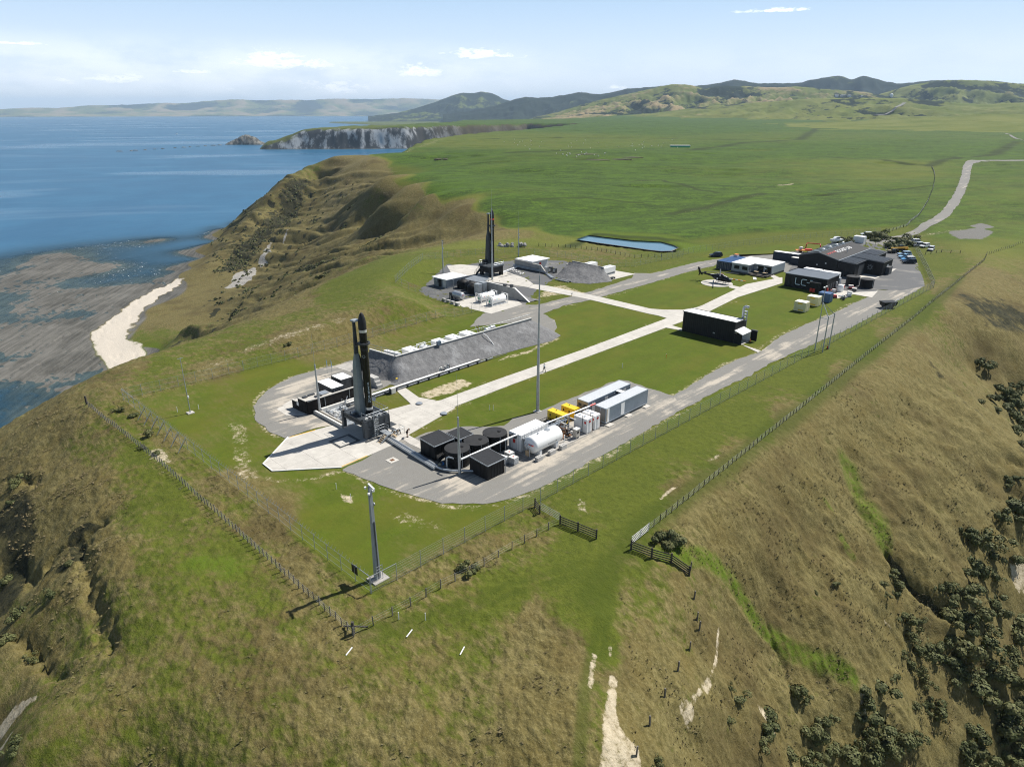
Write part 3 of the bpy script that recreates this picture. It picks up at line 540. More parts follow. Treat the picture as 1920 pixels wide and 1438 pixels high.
foamn = k.noise(k.scale(pos, (.4, 1, 1), R(-50)), .5, 6, .75); foam = k.math('MULTIPLY', k.mr(foamn, .60, .68), k.math('MULTIPLY', k.mr(cl, .25, .6), k.mr(chop, .5, .62)))
fd = k.new('ShaderNodeBsdfDiffuse'); fd.inputs[0].default_value = (.75, .78, .80, 1)
m2 = k.new('ShaderNodeMixShader'); k.put(m2.inputs[0], foam); k.l.new(ms.outputs[0], m2.inputs[1]); k.l.new(fd.outputs[0], m2.inputs[2])
k.l.new(m2.outputs[0], wm.node_tree.nodes['Material Output'].inputs['Surface'])
sea = gridmesh('sea', SX, SY, np.full_like(SX, SEA), wm, dict(clear=clear)); tag(sea, kind='structure')

# ---- hills: each range is a relief with its own crest line
hm, k, b = newmat('hill country')
pos = k.new('ShaderNodeNewGeometry').outputs['Position']; gn = k.new('ShaderNodeSeparateXYZ'); k.put(gn.inputs[0], k.new('ShaderNodeNewGeometry').outputs['Normal'])
fo = k.attr('forest'); br = k.attr('bare'); q1 = k.noise(pos, .0042, 6, .65); q2 = k.noise(pos, .02, 5, .65)
hc = k.mix(k.mr(q1, .35, .65), (.095, .120, .020, 1), (.150, .162, .042, 1))
hc = k.mix(k.mr(k.math('ADD', br, k.math('MULTIPLY', k.math('SUBTRACT', q2, .5), 1.0)), .35, .75), hc, (.27, .21, .115, 1))
hc = k.mix(k.mr(k.math('ADD', fo, k.math('ADD', k.math('MULTIPLY', k.math('SUBTRACT', q2, .5), 1.2), k.math('MULTIPLY', k.math('SUBTRACT', q1, .5), 1.0))), .5, .64), hc, (.014, .022, .010, 1))
k.put(b.inputs['Base Color'], hc); b.inputs['Roughness'].default_value = 1.0; b.inputs['Specular IOR Level'].default_value = .1
k.put(b.inputs['Normal'], k.bump(q2, .7, 8.0))
def hill_range(name, sil, rc, r0, r1, base, spur, seed, forest=0.0, bare=0.0, na=300, nr=70, sc=1.0, label=None):
    pa = np.array([math.atan((p[0] - 960) / FPX / math.cos(TH) * 1.0) for p in sil]); ph = np.array([(212 - p[1]) for p in sil], float)
    # crest heights from elevation angles at the crest distance
    ez = []
    for p in sil:
        u = (p[0] - 960) / FPX; v = (p[1] - 719) / FPX; fw = math.cos(TH) - v * math.sin(TH); up = -(math.sin(TH) + v * math.cos(TH)); ez.append((math.atan2(u, fw), up / math.hypot(u, fw)))
    ez = np.array(ez); a0, a1 = ez[0, 0], ez[-1, 0]
    A = np.linspace(a0, a1, na); rr = r0 + (r1 - r0) * np.linspace(0, 1, nr)
    Ag, Rg = np.meshgrid(A, rr, indexing='ij'); x = Rg * np.sin(Ag); y = Rg * np.cos(Ag)
    H = CAM_H + rc * np.interp(Ag, ez[:, 0], ez[:, 1]) 
    kw = max(3, int(na * .0045)); H = np.apply_along_axis(lambda q: np.convolve(np.pad(q, kw, mode='edge'), np.ones(2 * kw + 1) / (2 * kw + 1), 'valid'), 0, H)
    H = H + rc * .0009 * fbm(Ag * 120, Ag * 0 + seed, 5, seed)
    t = (Rg - r0) / (rc - r0); up_ = np.clip(t, 0, 1); dn_ = np.clip((Rg - rc) / (r1 - rc), 0, 1)
    shp = np.where(t < 1, up_ ** 1.25, 1 - .75 * dn_ ** 1.3)
    rel = np.minimum(ridged(x / (420 * sc), y / (520 * sc), 5, seed) - .95, .02)
    z = base + (H - base) * shp * (1 + spur * rel * np.where(t < 1, (1 - up_ ** 3.0), 1)) + (H - base) * .10 * spur * fbm(x / (150 * sc), y / (150 * sc), 3, seed + 3) * (1 - up_ ** 2.2)
    fz = np.clip(forest + .5 * fbm(x / (700 * sc), y / (700 * sc), 3, seed + 9) - .9 * rel * (forest > .05), 0, 1) if forest >= 0 else np.zeros_like(x)
    bz = np.clip(bare + 1.0 * rel + .4 * fbm(x / 600, y / 600, 2, seed + 5), 0, 1)
    o = gridmesh(name, x, y, z, hm, dict(forest=fz, bare=bz)); tag(o, label, kind='structure'); return o
hill_range('distant_mountains', [(-120,207),(0,205),(60,202),(110,203),(160,198),(230,197),(300,193),(345,194),(380,190),(440,186),(480,188),(540,187),(580,188),(620,185),(700,186),(760,184),(810,186),(870,190),(960,200)], 25500, 22500, 29000, SEA - 3, .8, 1, .16, .8, 300, 60, 3.5)
hill_range('mountain', [(690,218),(740,213),(780,203),(820,190),(850,178),(870,173),(885,175),(900,171),(925,175),(945,186),(962,189),(1000,186),(1040,196)], 11200, 8800, 12500, -95, 1.0, 2, .5, .3, 200, 60, 1.3)
hill_range('dark_ridge', [(830,214),(880,208),(930,196),(960,186),(985,180),(1010,182),(1060,177),(1090,171),(1115,174),(1140,172),(1165,166),(1220,160),(1250,157),(1300,160),(1345,155),(1375,147),(1410,151),(1460,154),(1505,150),(1540,144),(1575,139),(1595,147),(1620,138),(1645,147),(1685,154),(1750,149),(1800,148),(1830,148),(1870,150),(1920,156),(2020,150)], 8700, 7000, 9900, -75, 1.1, 4, .72, .1, 420, 60, 1.0)
hill_range('eroded_hill', [(1000,221),(1040,212),(1090,196),(1130,186),(1180,175),(1220,166),(1262,157),(1290,158),(1320,166),(1345,159),(1400,161),(1450,164),(1500,161),(1540,166),(1600,170),(1650,176),(1720,190),(1780,205)], 5900, 4200, 6900, 0, 1.5, 6, .20, .72, 420, 110, .85)
hill_range('green_hill', [(1520,205),(1580,192),(1640,180),(1700,162),(1760,151),(1800,150),(1850,152),(1920,158),(2020,160)], 6500, 4800, 7200, 0, 1.5, 8, .16, .35, 260, 90, .9)
hill_range('rolling_hill', [(1150,219),(1230,212),(1320,200),(1420,192),(1500,186),(1600,183),(1700,184),(1760,190),(1840,196),(1920,192),(2020,190)], 4500, 3100, 5300, 0, 1.2, 10, .06, .35, 320, 80, .8)
hill_range('low_rise', [(1430,232),(1560,228),(1680,224),(1780,218),(1850,212),(1920,214),(2020,212)], 3000, 2200, 3500, 0, .25, 12, .04, .2, 160, 40, .5)

# ---- air: one closed even box round everything
def haze_box(x0, x1, y0, y1, z0, z1, dens):
    v = [(x0,y0,z0),(x1,y0,z0),(x1,y1,z0),(x0,y1,z0),(x0,y0,z1),(x1,y0,z1),(x1,y1,z1),(x0,y1,z1)]
    f = [(0,3,2,1),(4,5,6,7),(0,1,5,4),(1,2,6,5),(2,3,7,6),(3,0,4,7)]
    m = bpy.data.materials.new('air'); m.use_nodes = True; m.node_tree.nodes.clear(); kk = N(m.node_tree)
    pv = kk.new('ShaderNodeVolumePrincipled'); pv.inputs['Color'].default_value = (.58, .78, 1, 1); pv.inputs['Density'].default_value = dens; pv.inputs['Anisotropy'].default_value = 0.0
    out = kk.new('ShaderNodeOutputMaterial'); kk.l.new(pv.outputs[0], out.inputs['Volume'])
    try: m.cycles.homogeneous_volume = True
    except Exception: pass
    o = meshobj('haze', v, f, m); tag(o, kind='stuff'); return o
HAZE_ON = True
if HAZE_ON: haze_box(-36000, 20500, -9500, 36000, -140, 640, 4.0e-5)
# ================================================================ SITE PLAN: s runs along the road (45.4 degrees), t to the left of it, origin under the near rocket
AX = R(45.4); OX, OY = -23.24, 101.73
E1 = Vector((math.cos(AX), math.sin(AX), 0)); E2 = Vector((-math.sin(AX), math.cos(AX), 0))
def S(s, t, z=0.0): return (OX + s * E1.x + t * E2.x, OY + s * E1.y + t * E2.y, z)
def toS(px, py, z=0.0):
    g = GV(px, py, z) - Vector((OX, OY, 0)); return (g.dot(E1), g.dot(E2), z)
_dir_c = (math.cos(TH), math.sin(TH))
def hit(px, py):
    """where the sight line of a photograph mark meets the modelled ground"""
    u = (px - 960.0) / FPX; v = (py - 719.0) / FPX
    d = np.array([u, math.cos(TH) - v * math.sin(TH), -(math.sin(TH) + v * math.cos(TH))]); d /= np.linalg.norm(d)
    t = np.concatenate([np.arange(25, 420, .2), np.arange(420, 3600, 1.0)])
    x = d[0] * t; y = d[1] * t; z = CAM_H + d[2] * t; g = tz(x, y)
    i = np.argmax(z < g)
    return Vector((x[i], y[i], g[i]))
# ---------------------------------------------------------------- mesh builder
class MB:
    def __init__(s): s.v = []; s.f = []
    def add(s, vs, fs):
        o = len(s.v); s.v += [tuple(p) for p in vs]; s.f += [tuple(i + o for i in f) for f in fs]; return s
    def box(s, c, d, rz=0.0, top=1.0):
        x, y, z = d[0] / 2, d[1] / 2, d[2] / 2; cr, sr_ = math.cos(rz), math.sin(rz); vs = []
        for zz, kx in ((-z, 1), (z, top)):
            for xx, yy in ((-x, -y), (x, -y), (x, y), (-x, y)):
                a, b_ = xx * kx, yy * kx; vs.append((c[0] + a * cr - b_ * sr_, c[1] + a * sr_ + b_ * cr, c[2] + zz))
        return s.add(vs, [(0,3,2,1),(4,5,6,7),(0,1,5,4),(1,2,6,5),(2,3,7,6),(3,0,4,7)])
    def bb(s, x0, x1, y0, y1, z0, z1): return s.box(((x0+x1)/2, (y0+y1)/2, (z0+z1)/2), (abs(x1-x0), abs(y1-y0), abs(z1-z0)))
    def tube(s, p, q, r, n=10, r2=None, cap=True):
        p, q = Vector(p), Vector(q); d = (q - p).normalized(); a = d.orthogonal().normalized(); b_ = d.cross(a); r2 = r if r2 is None else r2
        vs = []
        for c, rr in ((p, r), (q, r2)):
            for i in range(n):
                w_ = 2 * math.pi * i / n; vs.append(c + (a * math.cos(w_) + b_ * math.sin(w_)) * rr)
        fs = [(i, (i+1) % n, n + (i+1) % n, n + i) for i in range(n)]
        if cap: fs += [tuple(range(n-1, -1, -1)), tuple(range(n, 2*n))]
        return s.add(vs, fs)
    def path(s, pts, r, n=8):
        for a, b_ in zip(pts[:-1], pts[1:]): s.tube(a, b_, r, n)
        return s
    def bar(s, p, q, w, h=None):
        """square bar between two points"""
        p, q = Vector(p), Vector(q); h = h or w; d = (q - p).normalized(); up = Vector((0,0,1)) if abs(d.z) < .95 else Vector((1,0,0))
        a = d.cross(up).normalized() * (w/2); b_ = a.cross(d).normalized() * (h/2)
        vs = [c + e for c in (p, q) for e in (-a-b_, a-b_, a+b_, -a+b_)]
        return s.add(vs, [(0,1,2,3),(7,6,5,4),(0,4,5,1),(1,5,6,2),(2,6,7,3),(3,7,4,0)])
    def lathe(s, prof, n=24, c=(0,0,0), axis='z'):
        vs = []; m_ = len(prof)
        for r_, z_ in prof:
            for i in range(n):
                w_ = 2*math.pi*i/n; x, y = r_*math.cos(w_), r_*math.sin(w_)
                p = (x, y, z_) if axis == 'z' else ((z_, x, y) if axis == 'x' else (y, z_, x))
                vs.append((p[0]+c[0], p[1]+c[1], p[2]+c[2]))
        fs = [(j*n+i, j*n+(i+1)%n, (j+1)*n+(i+1)%n, (j+1)*n+i) for j in range(m_-1) for i in range(n)]
        if prof[0][0] > 1e-4: fs.append(tuple(range(n-1, -1, -1)))
        if prof[-1][0] > 1e-4: fs.append(tuple(range((m_-1)*n, m_*n)))
        return s.add(vs, fs)
    def prism(s, poly, z0, z1):
        n = len(poly); ar = sum(poly[i][0]*poly[(i+1)%n][1]-poly[(i+1)%n][0]*poly[i][1] for i in range(n))
        if ar < 0: poly = poly[::-1]
        return s.add([(p[0],p[1],z0) for p in poly]+[(p[0],p[1],z1) for p in poly], [tuple(range(n-1,-1,-1)), tuple(range(n,2*n))]+[(i,(i+1)%n,n+(i+1)%n,n+i) for i in range(n)])
    def loft(s, rings, cap=True):
        n = len(rings[0]); vs = [p for r_ in rings for p in r_]
        fs = [(j*n+i, j*n+(i+1)%n, (j+1)*n+(i+1)%n, (j+1)*n+i) for j in range(len(rings)-1) for i in range(n)]
        if cap: fs += [tuple(range(n-1,-1,-1)), tuple(range((len(rings)-1)*n, len(rings)*n))]
        return s.add(vs, fs)
    def ribs(s, a, b_, z0, z1, depth=.035, pitch=.28, out=1):
        """trapezoid-ribbed sheet standing between plan points a and b; out=+1 puts the ribs to the right of a->b"""
        a, b_ = Vector((a[0],a[1],0)), Vector((b_[0],b_[1],0)); L = (b_-a).length; d = (b_-a)/L; nrm = Vector((d.y,-d.x,0))*out
        k_ = max(1, round(L/pitch)); st = L/k_; prof = []
        for i in range(k_): x = i*st; prof += [(x, 0), (x+st*.35, 0), (x+st*.5, depth), (x+st*.85, depth)]
        prof.append((L, 0)); vs = []
        for x, o in prof:
            p = a + d*x + nrm*o; vs += [(p.x,p.y,z0),(p.x,p.y,z1)]
        fs = [(2*i,2*i+2,2*i+3,2*i+1) if out > 0 else (2*i,2*i+1,2*i+3,2*i+2) for i in range(len(prof)-1)]
        return s.add(vs, fs)
    def ribroof(s, x0, x1, y0, y1, zf, pitch=.3, depth=.03, along='y', th=.05):
        """ribbed roof sheet, zf(x, y) gives the height; ribs run along the given axis"""
        L = (x1-x0) if along == 'y' else (y1-y0); k_ = max(1, round(L/pitch)); st = L/k_; vs = []; prof = []
        for i in range(k_): q = i*st; prof += [(q, 0), (q+st*.62, 0), (q+st*.72, depth), (q+st*.9, depth)]
        prof.append((L, 0))
        for q, o in prof:
            if along == 'y': A_, B_ = (x0+q, y0), (x0+q, y1)
            else: A_, B_ = (x0, y0+q), (x1, y0+q)
            vs += [(*A_, zf(*A_)+o+th), (*B_, zf(*B_)+o+th)]
        n = len(prof); fs = [(2*i,2*i+2,2*i+3,2*i+1) if along == 'y' else (2*i,2*i+1,2*i+3,2*i+2) for i in range(n-1)]
        s.add(vs, fs)
        c = [(x0,y0),(x1,y0),(x1,y1),(x0,y1)]
        return s.add([(*p, zf(*p)) for p in c]+[(*p, zf(*p)+th*.9) for p in c], [(0,3,2,1),(0,1,5,4),(1,2,6,5),(2,3,7,6),(3,0,4,7)])
    def build(s, name, m, parent=None, smooth=False):
        o = meshobj(name, s.v, s.f, m, parent, False)
        if smooth:
            me = o.data
            me.polygons.foreach_set('use_smooth', [True]*len(me.polygons))
            try: me.set_sharp_from_angle(angle=R(40))
            except Exception: pass
        return o
def thing(name, label, cat, loc, rz=None, group=None):
    return tag(empty(name, loc, AX if rz is None else rz), label, cat, group)
def copy_tree(o, loc=None, rz=None, label=None, group=None):
    c = o.copy(); COL.objects.link(c)
    if loc is not None: c.location = loc
    if rz is not None: c.rotation_euler.z = rz
    if label: c['label'] = label
    if group: c['group'] = group
    for ch in list(o.children):
        d = ch.copy(); COL.objects.link(d); d.parent = c
        for g in list(ch.children):
            e = g.copy(); COL.objects.link(e); e.parent = d
    return c
def text(name, body, size, m, parent, loc, rot, extrude=.01, align='CENTER', sx=1.0, spacing=1.0):
    cu = bpy.data.curves.new(name, 'FONT'); cu.body = body; cu.size = size; cu.extrude = extrude; cu.align_x = align; cu.align_y = 'CENTER'; cu.space_character = spacing; cu.resolution_u = 3
    o = bpy.data.objects.new(name, cu); COL.objects.link(o); bpy.context.view_layer.update()
    me = bpy.data.meshes.new_from_object(o.evaluated_get(bpy.context.evaluated_depsgraph_get())); me.name = name
    bpy.data.objects.remove(o); me.materials.clear(); me.materials.append(m)
    q = bpy.data.objects.new(name, me); link(q, parent); q.location = loc; q.rotation_euler = rot; q.scale = (sx, 1, 1); return q

# ---------------------------------------------------------------- palette
M = dict(
 black=mat('black painted steel', (.0115,.012,.0135), .5, .0, .25, 1.5, streak=.25, dirt=(.05,.05,.048)),
 blackroof=mat('charcoal roof sheet', (.026,.028,.032), .65, .0, .15, 1.2, streak=.2, dirt=(.09,.09,.09)),
 slate=mat('slate grey roof', (.125,.14,.16), .4, .0, .10, .6),
 white=mat('white paint', (.80,.80,.79), .4, .0, .05, 1.2, streak=.22, dirt=(.55,.52,.47)),
 whiteroof=mat('white roof sheet', (.84,.84,.83), .5, .0, .05, .7, streak=.15, dirt=(.62,.60,.56)),
 offwhite=mat('weathered white', (.62,.61,.58), .6, .0, .12, 1.5, streak=.3, dirt=(.40,.37,.32)),
 conc=mat('pale concrete', (.50,.475,.43), .85, .0, .14, .45, .004, slab=True),
 conc2=mat('old concrete', (.38,.36,.33), .9, .0, .2, .6, .006, slab=True),
 concw=mat('concrete wall', (.30,.30,.29), .85, .0, .15, .6, .004, streak=.45, dirt=(.16,.16,.155)),
 block=mat('concrete block', (.43,.42,.40), .9, .0, .15, 1.4, .006),
 blackblock=mat('black painted blockwork', (.014,.012,.011), .85, .0, .3, 1.5, .004, streak=.35, dirt=(.055,.048,.042)),
 galv=mat('galvanised steel', (.40,.43,.46), .42, .55, .15, 2.0, streak=.2, dirt=(.25,.27,.29)),
 grey=mat('grey painted steel', (.30,.325,.35), .45, .1, .12, 1.6, streak=.25, dirt=(.18,.19,.2)),
 bluegrey=mat('blue grey cladding', (.30,.345,.39), .5, .1, .08, 1.0, streak=.2, dirt=(.22,.25,.28)),
 dgrey=mat('dark grey steel', (.052,.057,.063), .55, .15, .25, 1.6, streak=.3, dirt=(.14,.14,.14)),
 mount=mat('launch mount steel', (.045,.053,.062), .55, .2, .28, 1.2, streak=.35, dirt=(.12,.125,.13)),
 back=mat('strongback panel', (.20,.235,.25), .45, .25, .2, .9, streak=.4, dirt=(.12,.14,.15)),
 backdark=mat('strongback dark side', (.045,.052,.056), .5, .2, .25, .9),
 carbon=mat('carbon composite', (.016,.0155,.011), .22, .0, .2, .8),
 fairing=mat('matt black fairing', (.022,.022,.024), .5, .0, .15, 1.0),
 silver=mat('silver band', (.62,.63,.64), .3, .5, .08, 2.0),
 yellow=mat('yellow generator paint', (.78,.52,.02), .4, .0, .06, 1.5, streak=.15, dirt=(.45,.30,.03)),
 tan=mat('tan container end', (.42,.32,.20), .6, .0, .1, 1.5, streak=.3, dirt=(.28,.2,.12)),
 cream=mat('cream container paint', (.72,.66,.40), .5, .0, .06, 1.2, streak=.25, dirt=(.5,.42,.22)),
 blue=mat('blue container paint', (.025,.085,.22), .45, .0, .12, 1.2, streak=.25, dirt=(.04,.07,.12)),
 navy=mat('navy container paint', (.016,.030,.055), .45, .0, .15, 1.2, streak=.2, dirt=(.05,.06,.07)),
 lblue=mat('light blue car paint', (.13,.40,.72), .25, .0, .05, 2.0), white_car=mat('white car paint', (.78,.79,.80), .25, .0, .04, 2.0), dark_car=mat('dark car paint', (.018,.026,.040), .22, .0, .1, 2.0),
 glass=mat('dark window glass', (.012,.016,.020), .08, .0, .1, 2.0), rubber=mat('tyre rubber', (.016,.016,.016), .8, .0, .2, 6.0),
 red=mat('red paint', (.55,.035,.025), .45, .0, .1, 2.0), orange=mat('orange paint', (.72,.22,.03), .5, .0, .1, 2.0), green=mat('green sign', (.03,.34,.16), .5, .0, .1, 2.0),
 wood=mat('weathered dark timber', (.055,.048,.040), .85, .0, .3, 3.0, streak=.3, dirt=(.13,.115,.095)), post=mat('grey timber post', (.15,.135,.115), .9, .0, .3, 4.0),
 plastic=mat('black water tank plastic', (.0085,.0085,.009), .6, .0, .25, 1.0), tanklid=mat('dusty tank lid', (.030,.030,.031), .7, .0, .22, 1.2),
 skin=mat('skin', (.42,.25,.17), .55), cloth=mat('black clothing', (.012,.012,.014), .85), cloth2=mat('pale blue shirt', (.35,.45,.55), .85), denim=mat('dark trousers', (.03,.035,.05), .85), hair=mat('dark hair', (.015,.011,.009), .7),
 rust=mat('rusty steel', (.16,.075,.035), .8, .2, .3, 2.5), solar=mat('solar panel', (.007,.009,.013), .42, .0, .2, .6), letter=mat('pale blue lettering', (.62,.74,.80), .5, .0, .05, 2.0), lettw=mat('white lettering', (.78,.78,.78), .5, .0, .05, 2.0),
 ochre=mat('yellow line paint', (.75,.42,.06), .7, .0, .15, 1.5), wmark=mat('white line paint', (.74,.73,.70), .7, .0, .12, 1.5))

# shotcrete: grey, pitted, with lighter sprayed patches
m, k, b = newmat('sprayed concrete'); pos = k.new('ShaderNodeNewGeometry').outputs['Position']
a1 = k.noise(pos, .16, 5, .6); a2 = k.noise(pos, 1.4, 6, .7); a3 = k.noise(k.scale(pos, (1, 1, .25)), .7, 5, .65)
c = k.mix(k.mr(a2, .3, .7), (.115, .115, .118, 1), (.175, .175, .178, 1)); c = k.mix(k.math('MULTIPLY', k.mr(k.math('ADD', a1, k.math('MULTIPLY', k.math('SUBTRACT', a3, .5), .6)), .55, .75), .5), c, (.31, .315, .32, 1))
k.put(b.inputs['Base Color'], c); b.inputs['Roughness'].default_value = .92; k.put(b.inputs['Normal'], k.bump(k.math('ADD', a2, a3), .9, .18)); M['shot'] = m
# gravel roads: grey chip with paler dust where wheels and water have worn it
m, k, b = newmat('gravel road'); pos = k.new('ShaderNodeNewGeometry').outputs['Position']
g1 = k.noise(pos, .10, 5, .6); g2 = k.noise(k.scale(pos, (.06, 1, 1), AX), .75, 5, .65); g3 = k.noise(pos, 9.0, 3, .7); g4 = k.noise(pos, .9, 5, .7); wear = k.attr('wear')
c = k.mix(k.mr(g3, .3, .7), (.165, .161, .150, 1), (.250, .244, .226, 1)); c = k.mix(k.math('MULTIPLY', k.mr(g4, .4, .7), .5), c, (.19, .18, .16, 1))
wf = k.math('ADD', wear, k.math('ADD', k.math('MULTIPLY', k.math('SUBTRACT', g1, .5), 1.5), k.math('ADD', k.math('MULTIPLY', k.math('SUBTRACT', g2, .5), 2.0), k.math('MULTIPLY', k.math('SUBTRACT', g4, .5), .7))))
c = k.mix(k.mr(wf, .35, .85), c, k.mix(k.mr(g3, .3, .7), (.36, .32, .265, 1), (.50, .455, .385, 1)))
k.put(b.inputs['Base Color'], c); b.inputs['Roughness'].default_value = .95; b.inputs['Specular IOR Level'].default_value = .2; k.put(b.inputs['Normal'], k.bump(k.math('ADD', g3, g4), .5, .05)); M['gravel'] = m
m, k, b = newmat('asphalt yard'); pos = k.new('ShaderNodeNewGeometry').outputs['Position']
g1 = k.noise(pos, .12, 5, .6); g3 = k.noise(pos, 8.0, 3, .7); g2 = k.noise(k.scale(pos, (.2, 1, 1), R(-20)), .35, 5, .65)
c = k.mix(k.mr(g3, .3, .7), (.075, .078, .082, 1), (.115, .117, .120, 1)); c = k.mix(k.mr(k.math('ADD', k.math('MULTIPLY', g1, .6), k.math('MULTIPLY', g2, .5)), .56, .72), c, (.20, .19, .175, 1))
k.put(b.inputs['Base Color'], c); b.inputs['Roughness'].default_value = .9; M['asphalt'] = m

# ---------------------------------------------------------------- roads: one sheet with a ragged edge
def sheet(name, px, m, z, step=1.2, jag=.35, wear=None, seed=1, label=None, site=False, drape=False):
    """flat road sheet from a plan outline; edge points are added and pushed about so that it frays into the grass"""
    P_ = [Vector(S(*p)[:2]) for p in px] if site else [Vector(G(*p)[:2]) for p in px]
    out = []; n = len(P_)
    for i in range(n):
        a, b_ = P_[i], P_[(i+1) % n]; L = (b_-a).length; kx = max(1, int(L/step)); nr = Vector((b_.y-a.y, a.x-b_.x)).normalized()
        for j in range(kx):
            p = a.lerp(b_, j/kx); o = jag * float(fbm(np.array([p.x*.45]), np.array([p.y*.45]), 3, seed)[0]) * 2; out.append(p + nr*o)
    bm = bmesh.new(); vs = [bm.verts.new((p.x, p.y, z)) for p in out]; f = bm.faces.new(vs); bm.normal_update()
    if f.normal.z < 0: f.normal_flip()
    bmesh.ops.triangulate(bm, faces=bm.faces[:]); 
    for _ in range(2):
        ed = [e for e in bm.edges if e.calc_length() > 3.0]
        if ed: bmesh.ops.subdivide_edges(bm, edges=ed, cuts=1, use_grid_fill=False); bmesh.ops.triangulate(bm, faces=bm.faces[:])
    me = bpy.data.meshes.new(name); bm.to_mesh(me); bm.free(); me.materials.append(m)
    co = np.empty(len(me.vertices)*3, np.float32); me.vertices.foreach_get('co', co); co = co.reshape(-1, 3)
    wv = np.zeros(len(co)) + .2
    for line, wd, val in (wear or []):
        d = pdist(co[:, 0].astype(float), co[:, 1].astype(float), gl(line)); wv = np.maximum(wv, val*(1-sstep(wd*.3, wd, d)))
    if drape:
        gzv = ground_z(co[:, 0].astype(float), co[:, 1].astype(float)); co[:, 2] = np.maximum(co[:, 2], gzv + .12 * sstep(.05, .3, np.abs(gzv))); me.vertices.foreach_set('co', co.ravel())
    at = me.attributes.new('wear', 'FLOAT', 'POINT'); at.data.foreach_set('value', wv.astype(np.float32))
    o = bpy.data.objects.new(name, me); COL.objects.link(o); tag(o, label, kind='structure'); return o
ROAD = [(640,880),(690,857),(745,825),(775,822),(800,812),(870,800),(945,798),(962,785),(1000,775),(1045,757),(1082,742),(1160,712),(1180,714),(1213,727),(1262,742),(1300,718),(1364,682),(1400,668),(1426,659),(1462,631),(1516,606),(1559,589),(1594,572),(1628,557),(1645,543),(1660,545),(1734,535),(1715,547),(1683,565),(1647,586),(1594,615),(1523,646),(1452,678),(1399,707),(1330,740),(1240,790),(1180,826),(1100,869),(1020,910),(962,935),(905,945),(830,943),(765,926),(700,903)]
sheet('gravel_road', ROAD, M['gravel'], .006, seed=3, wear=[([(1240,765),(1330,722),(1400,690),(1480,650),(1560,610),(1640,572),(1720,540)], 1.6, .62), ([(930,915),(1060,860),(1150,815),(1240,770)], 3.2, .75), ([(860,900),(900,905),(940,905)], 3.5, .8), ([(950,880),(1010,870),(1060,850)], 2.0, .7), ([(700,870),(760,905),(840,925)], .8, .5), ([(1215,745),(1260,755)], 3, .6)], label='grey gravel road looping round the near launch pad and up to the hangar')
LOOP = [(536,821),(507,810),(481,787),(476,768),(483,750),(507,729),(533,713),(569,700),(606,690),(627,685),(660,676),(700,670),(735,720),(700,735),(690,745),(650,775),(645,792),(590,803)]
sheet('gravel_loop', LOOP, M['gravel'], .010, seed=5, wear=[([(600,795),(560,790),(535,790),(520,765),(530,740),(560,722),(600,708)], 2.0, .75), ([(600,800),(640,785),(620,775)], 3.5, .85)], label='gravel turning loop behind the near launch pad')
sheet('gravel_lane', [(880,613),(905,588),(930,580),(980,572),(1006,572),(1058,559),(1110,546),(1186,521),(1189,512),(1220,513),(1240,509),(1296,494),(1344,486),(1406,480),(1454,477),(1500,470),(1530,480),(1500,505),(1475,512),(1440,500),(1400,483),(1372,478),(1338,499),(1285,511),(1220,531),(1163,547),(1110,562),(1058,573),(1019,588),(1040,600),(1045,615),(1035,632),(1000,615),(960,605)], M['gravel'], .006, seed=9, wear=[([(1000,580),(1100,555),(1200,528),(1300,500),(1400,482)], 1.5, .55)], label='gravel lane behind the berm to the far pad and hangar')
sheet('gravel_yard', [(751,540),(788,526),(819,503),(842,495),(860,500),(900,492),(939,491),(980,487),(1058,489),(1075,496),(1110,505),(1090,530),(1043,520),(1005,545),(985,572),(960,575),(920,575),(842,570)], M['asphalt'], .008, seed=12, label='dark gravel apron round the far launch pad')
sheet('asphalt_yard', [(1645,543),(1628,557),(1600,552),(1560,548),(1540,540),(1480,520),(1480,505),(1500,480),(1560,455),(1600,447),(1640,447),(1665,462),(1700,468),(1716,482),(1722,500),(1731,523),(1734,536),(1690,545)], M['asphalt'], .010, jag=.15, seed=14, label='dark asphalt yard round the hangar')
sheet('access_road', [(1612,452),(1660,446),(1690,441),(1720,428),(1745,415),(1765,400),(1782,380),(1795,355),(1801,335),(1803,322),(1808,314),(1830,309),(1870,308),(1925,306),(1925,309),(1870,311.5),(1838,313),(1822,317),(1819,326),(1816,345),(1808,368),(1796,390),(1780,408),(1760,421),(1735,434),(1700,446),(1676,455),(1665,463)], M['gravel'], .016, step=4, jag=.5, seed=17, drape=True, wear=[([(1650,452),(1730,430),(1770,405),(1800,365),(1811,325)], 1.0, .3)], label='pale access road running off through the paddocks')
for nm, pts, wd in (('far_track', [(1670,215),(1690,205),(1690,196),(1700,192)], 7), ('far_road', [(1925,266),(1900,258),(1878,247),(1885,239),(1925,236)], 5)):
    ln = [hit(*p) if nm == 'far_road' else None for p in pts]
    if nm == 'far_track': continue
    mb = MB()
    for a, b_ in zip(ln[:-1], ln[1:]):
        for q in range(6):
            p0 = a.lerp(b_, q/6); p1 = a.lerp(b_, (q+1)/6); d = (p1-p0).normalized(); n_ = Vector((-d.y, d.x, 0))*wd/2
            mb.add([(*(p0-n_)[:2], gz1(*(p0-n_)[:2])+.4), (*(p1-n_)[:2], gz1(*(p1-n_)[:2])+.4), (*(p1+n_)[:2], gz1(*(p1+n_)[:2])+.4), (*(p0+n_)[:2], gz1(*(p0+n_)[:2])+.4)], [(0,1,2,3)])
    tag(mb.build(nm, M['gravel']), kind='structure')

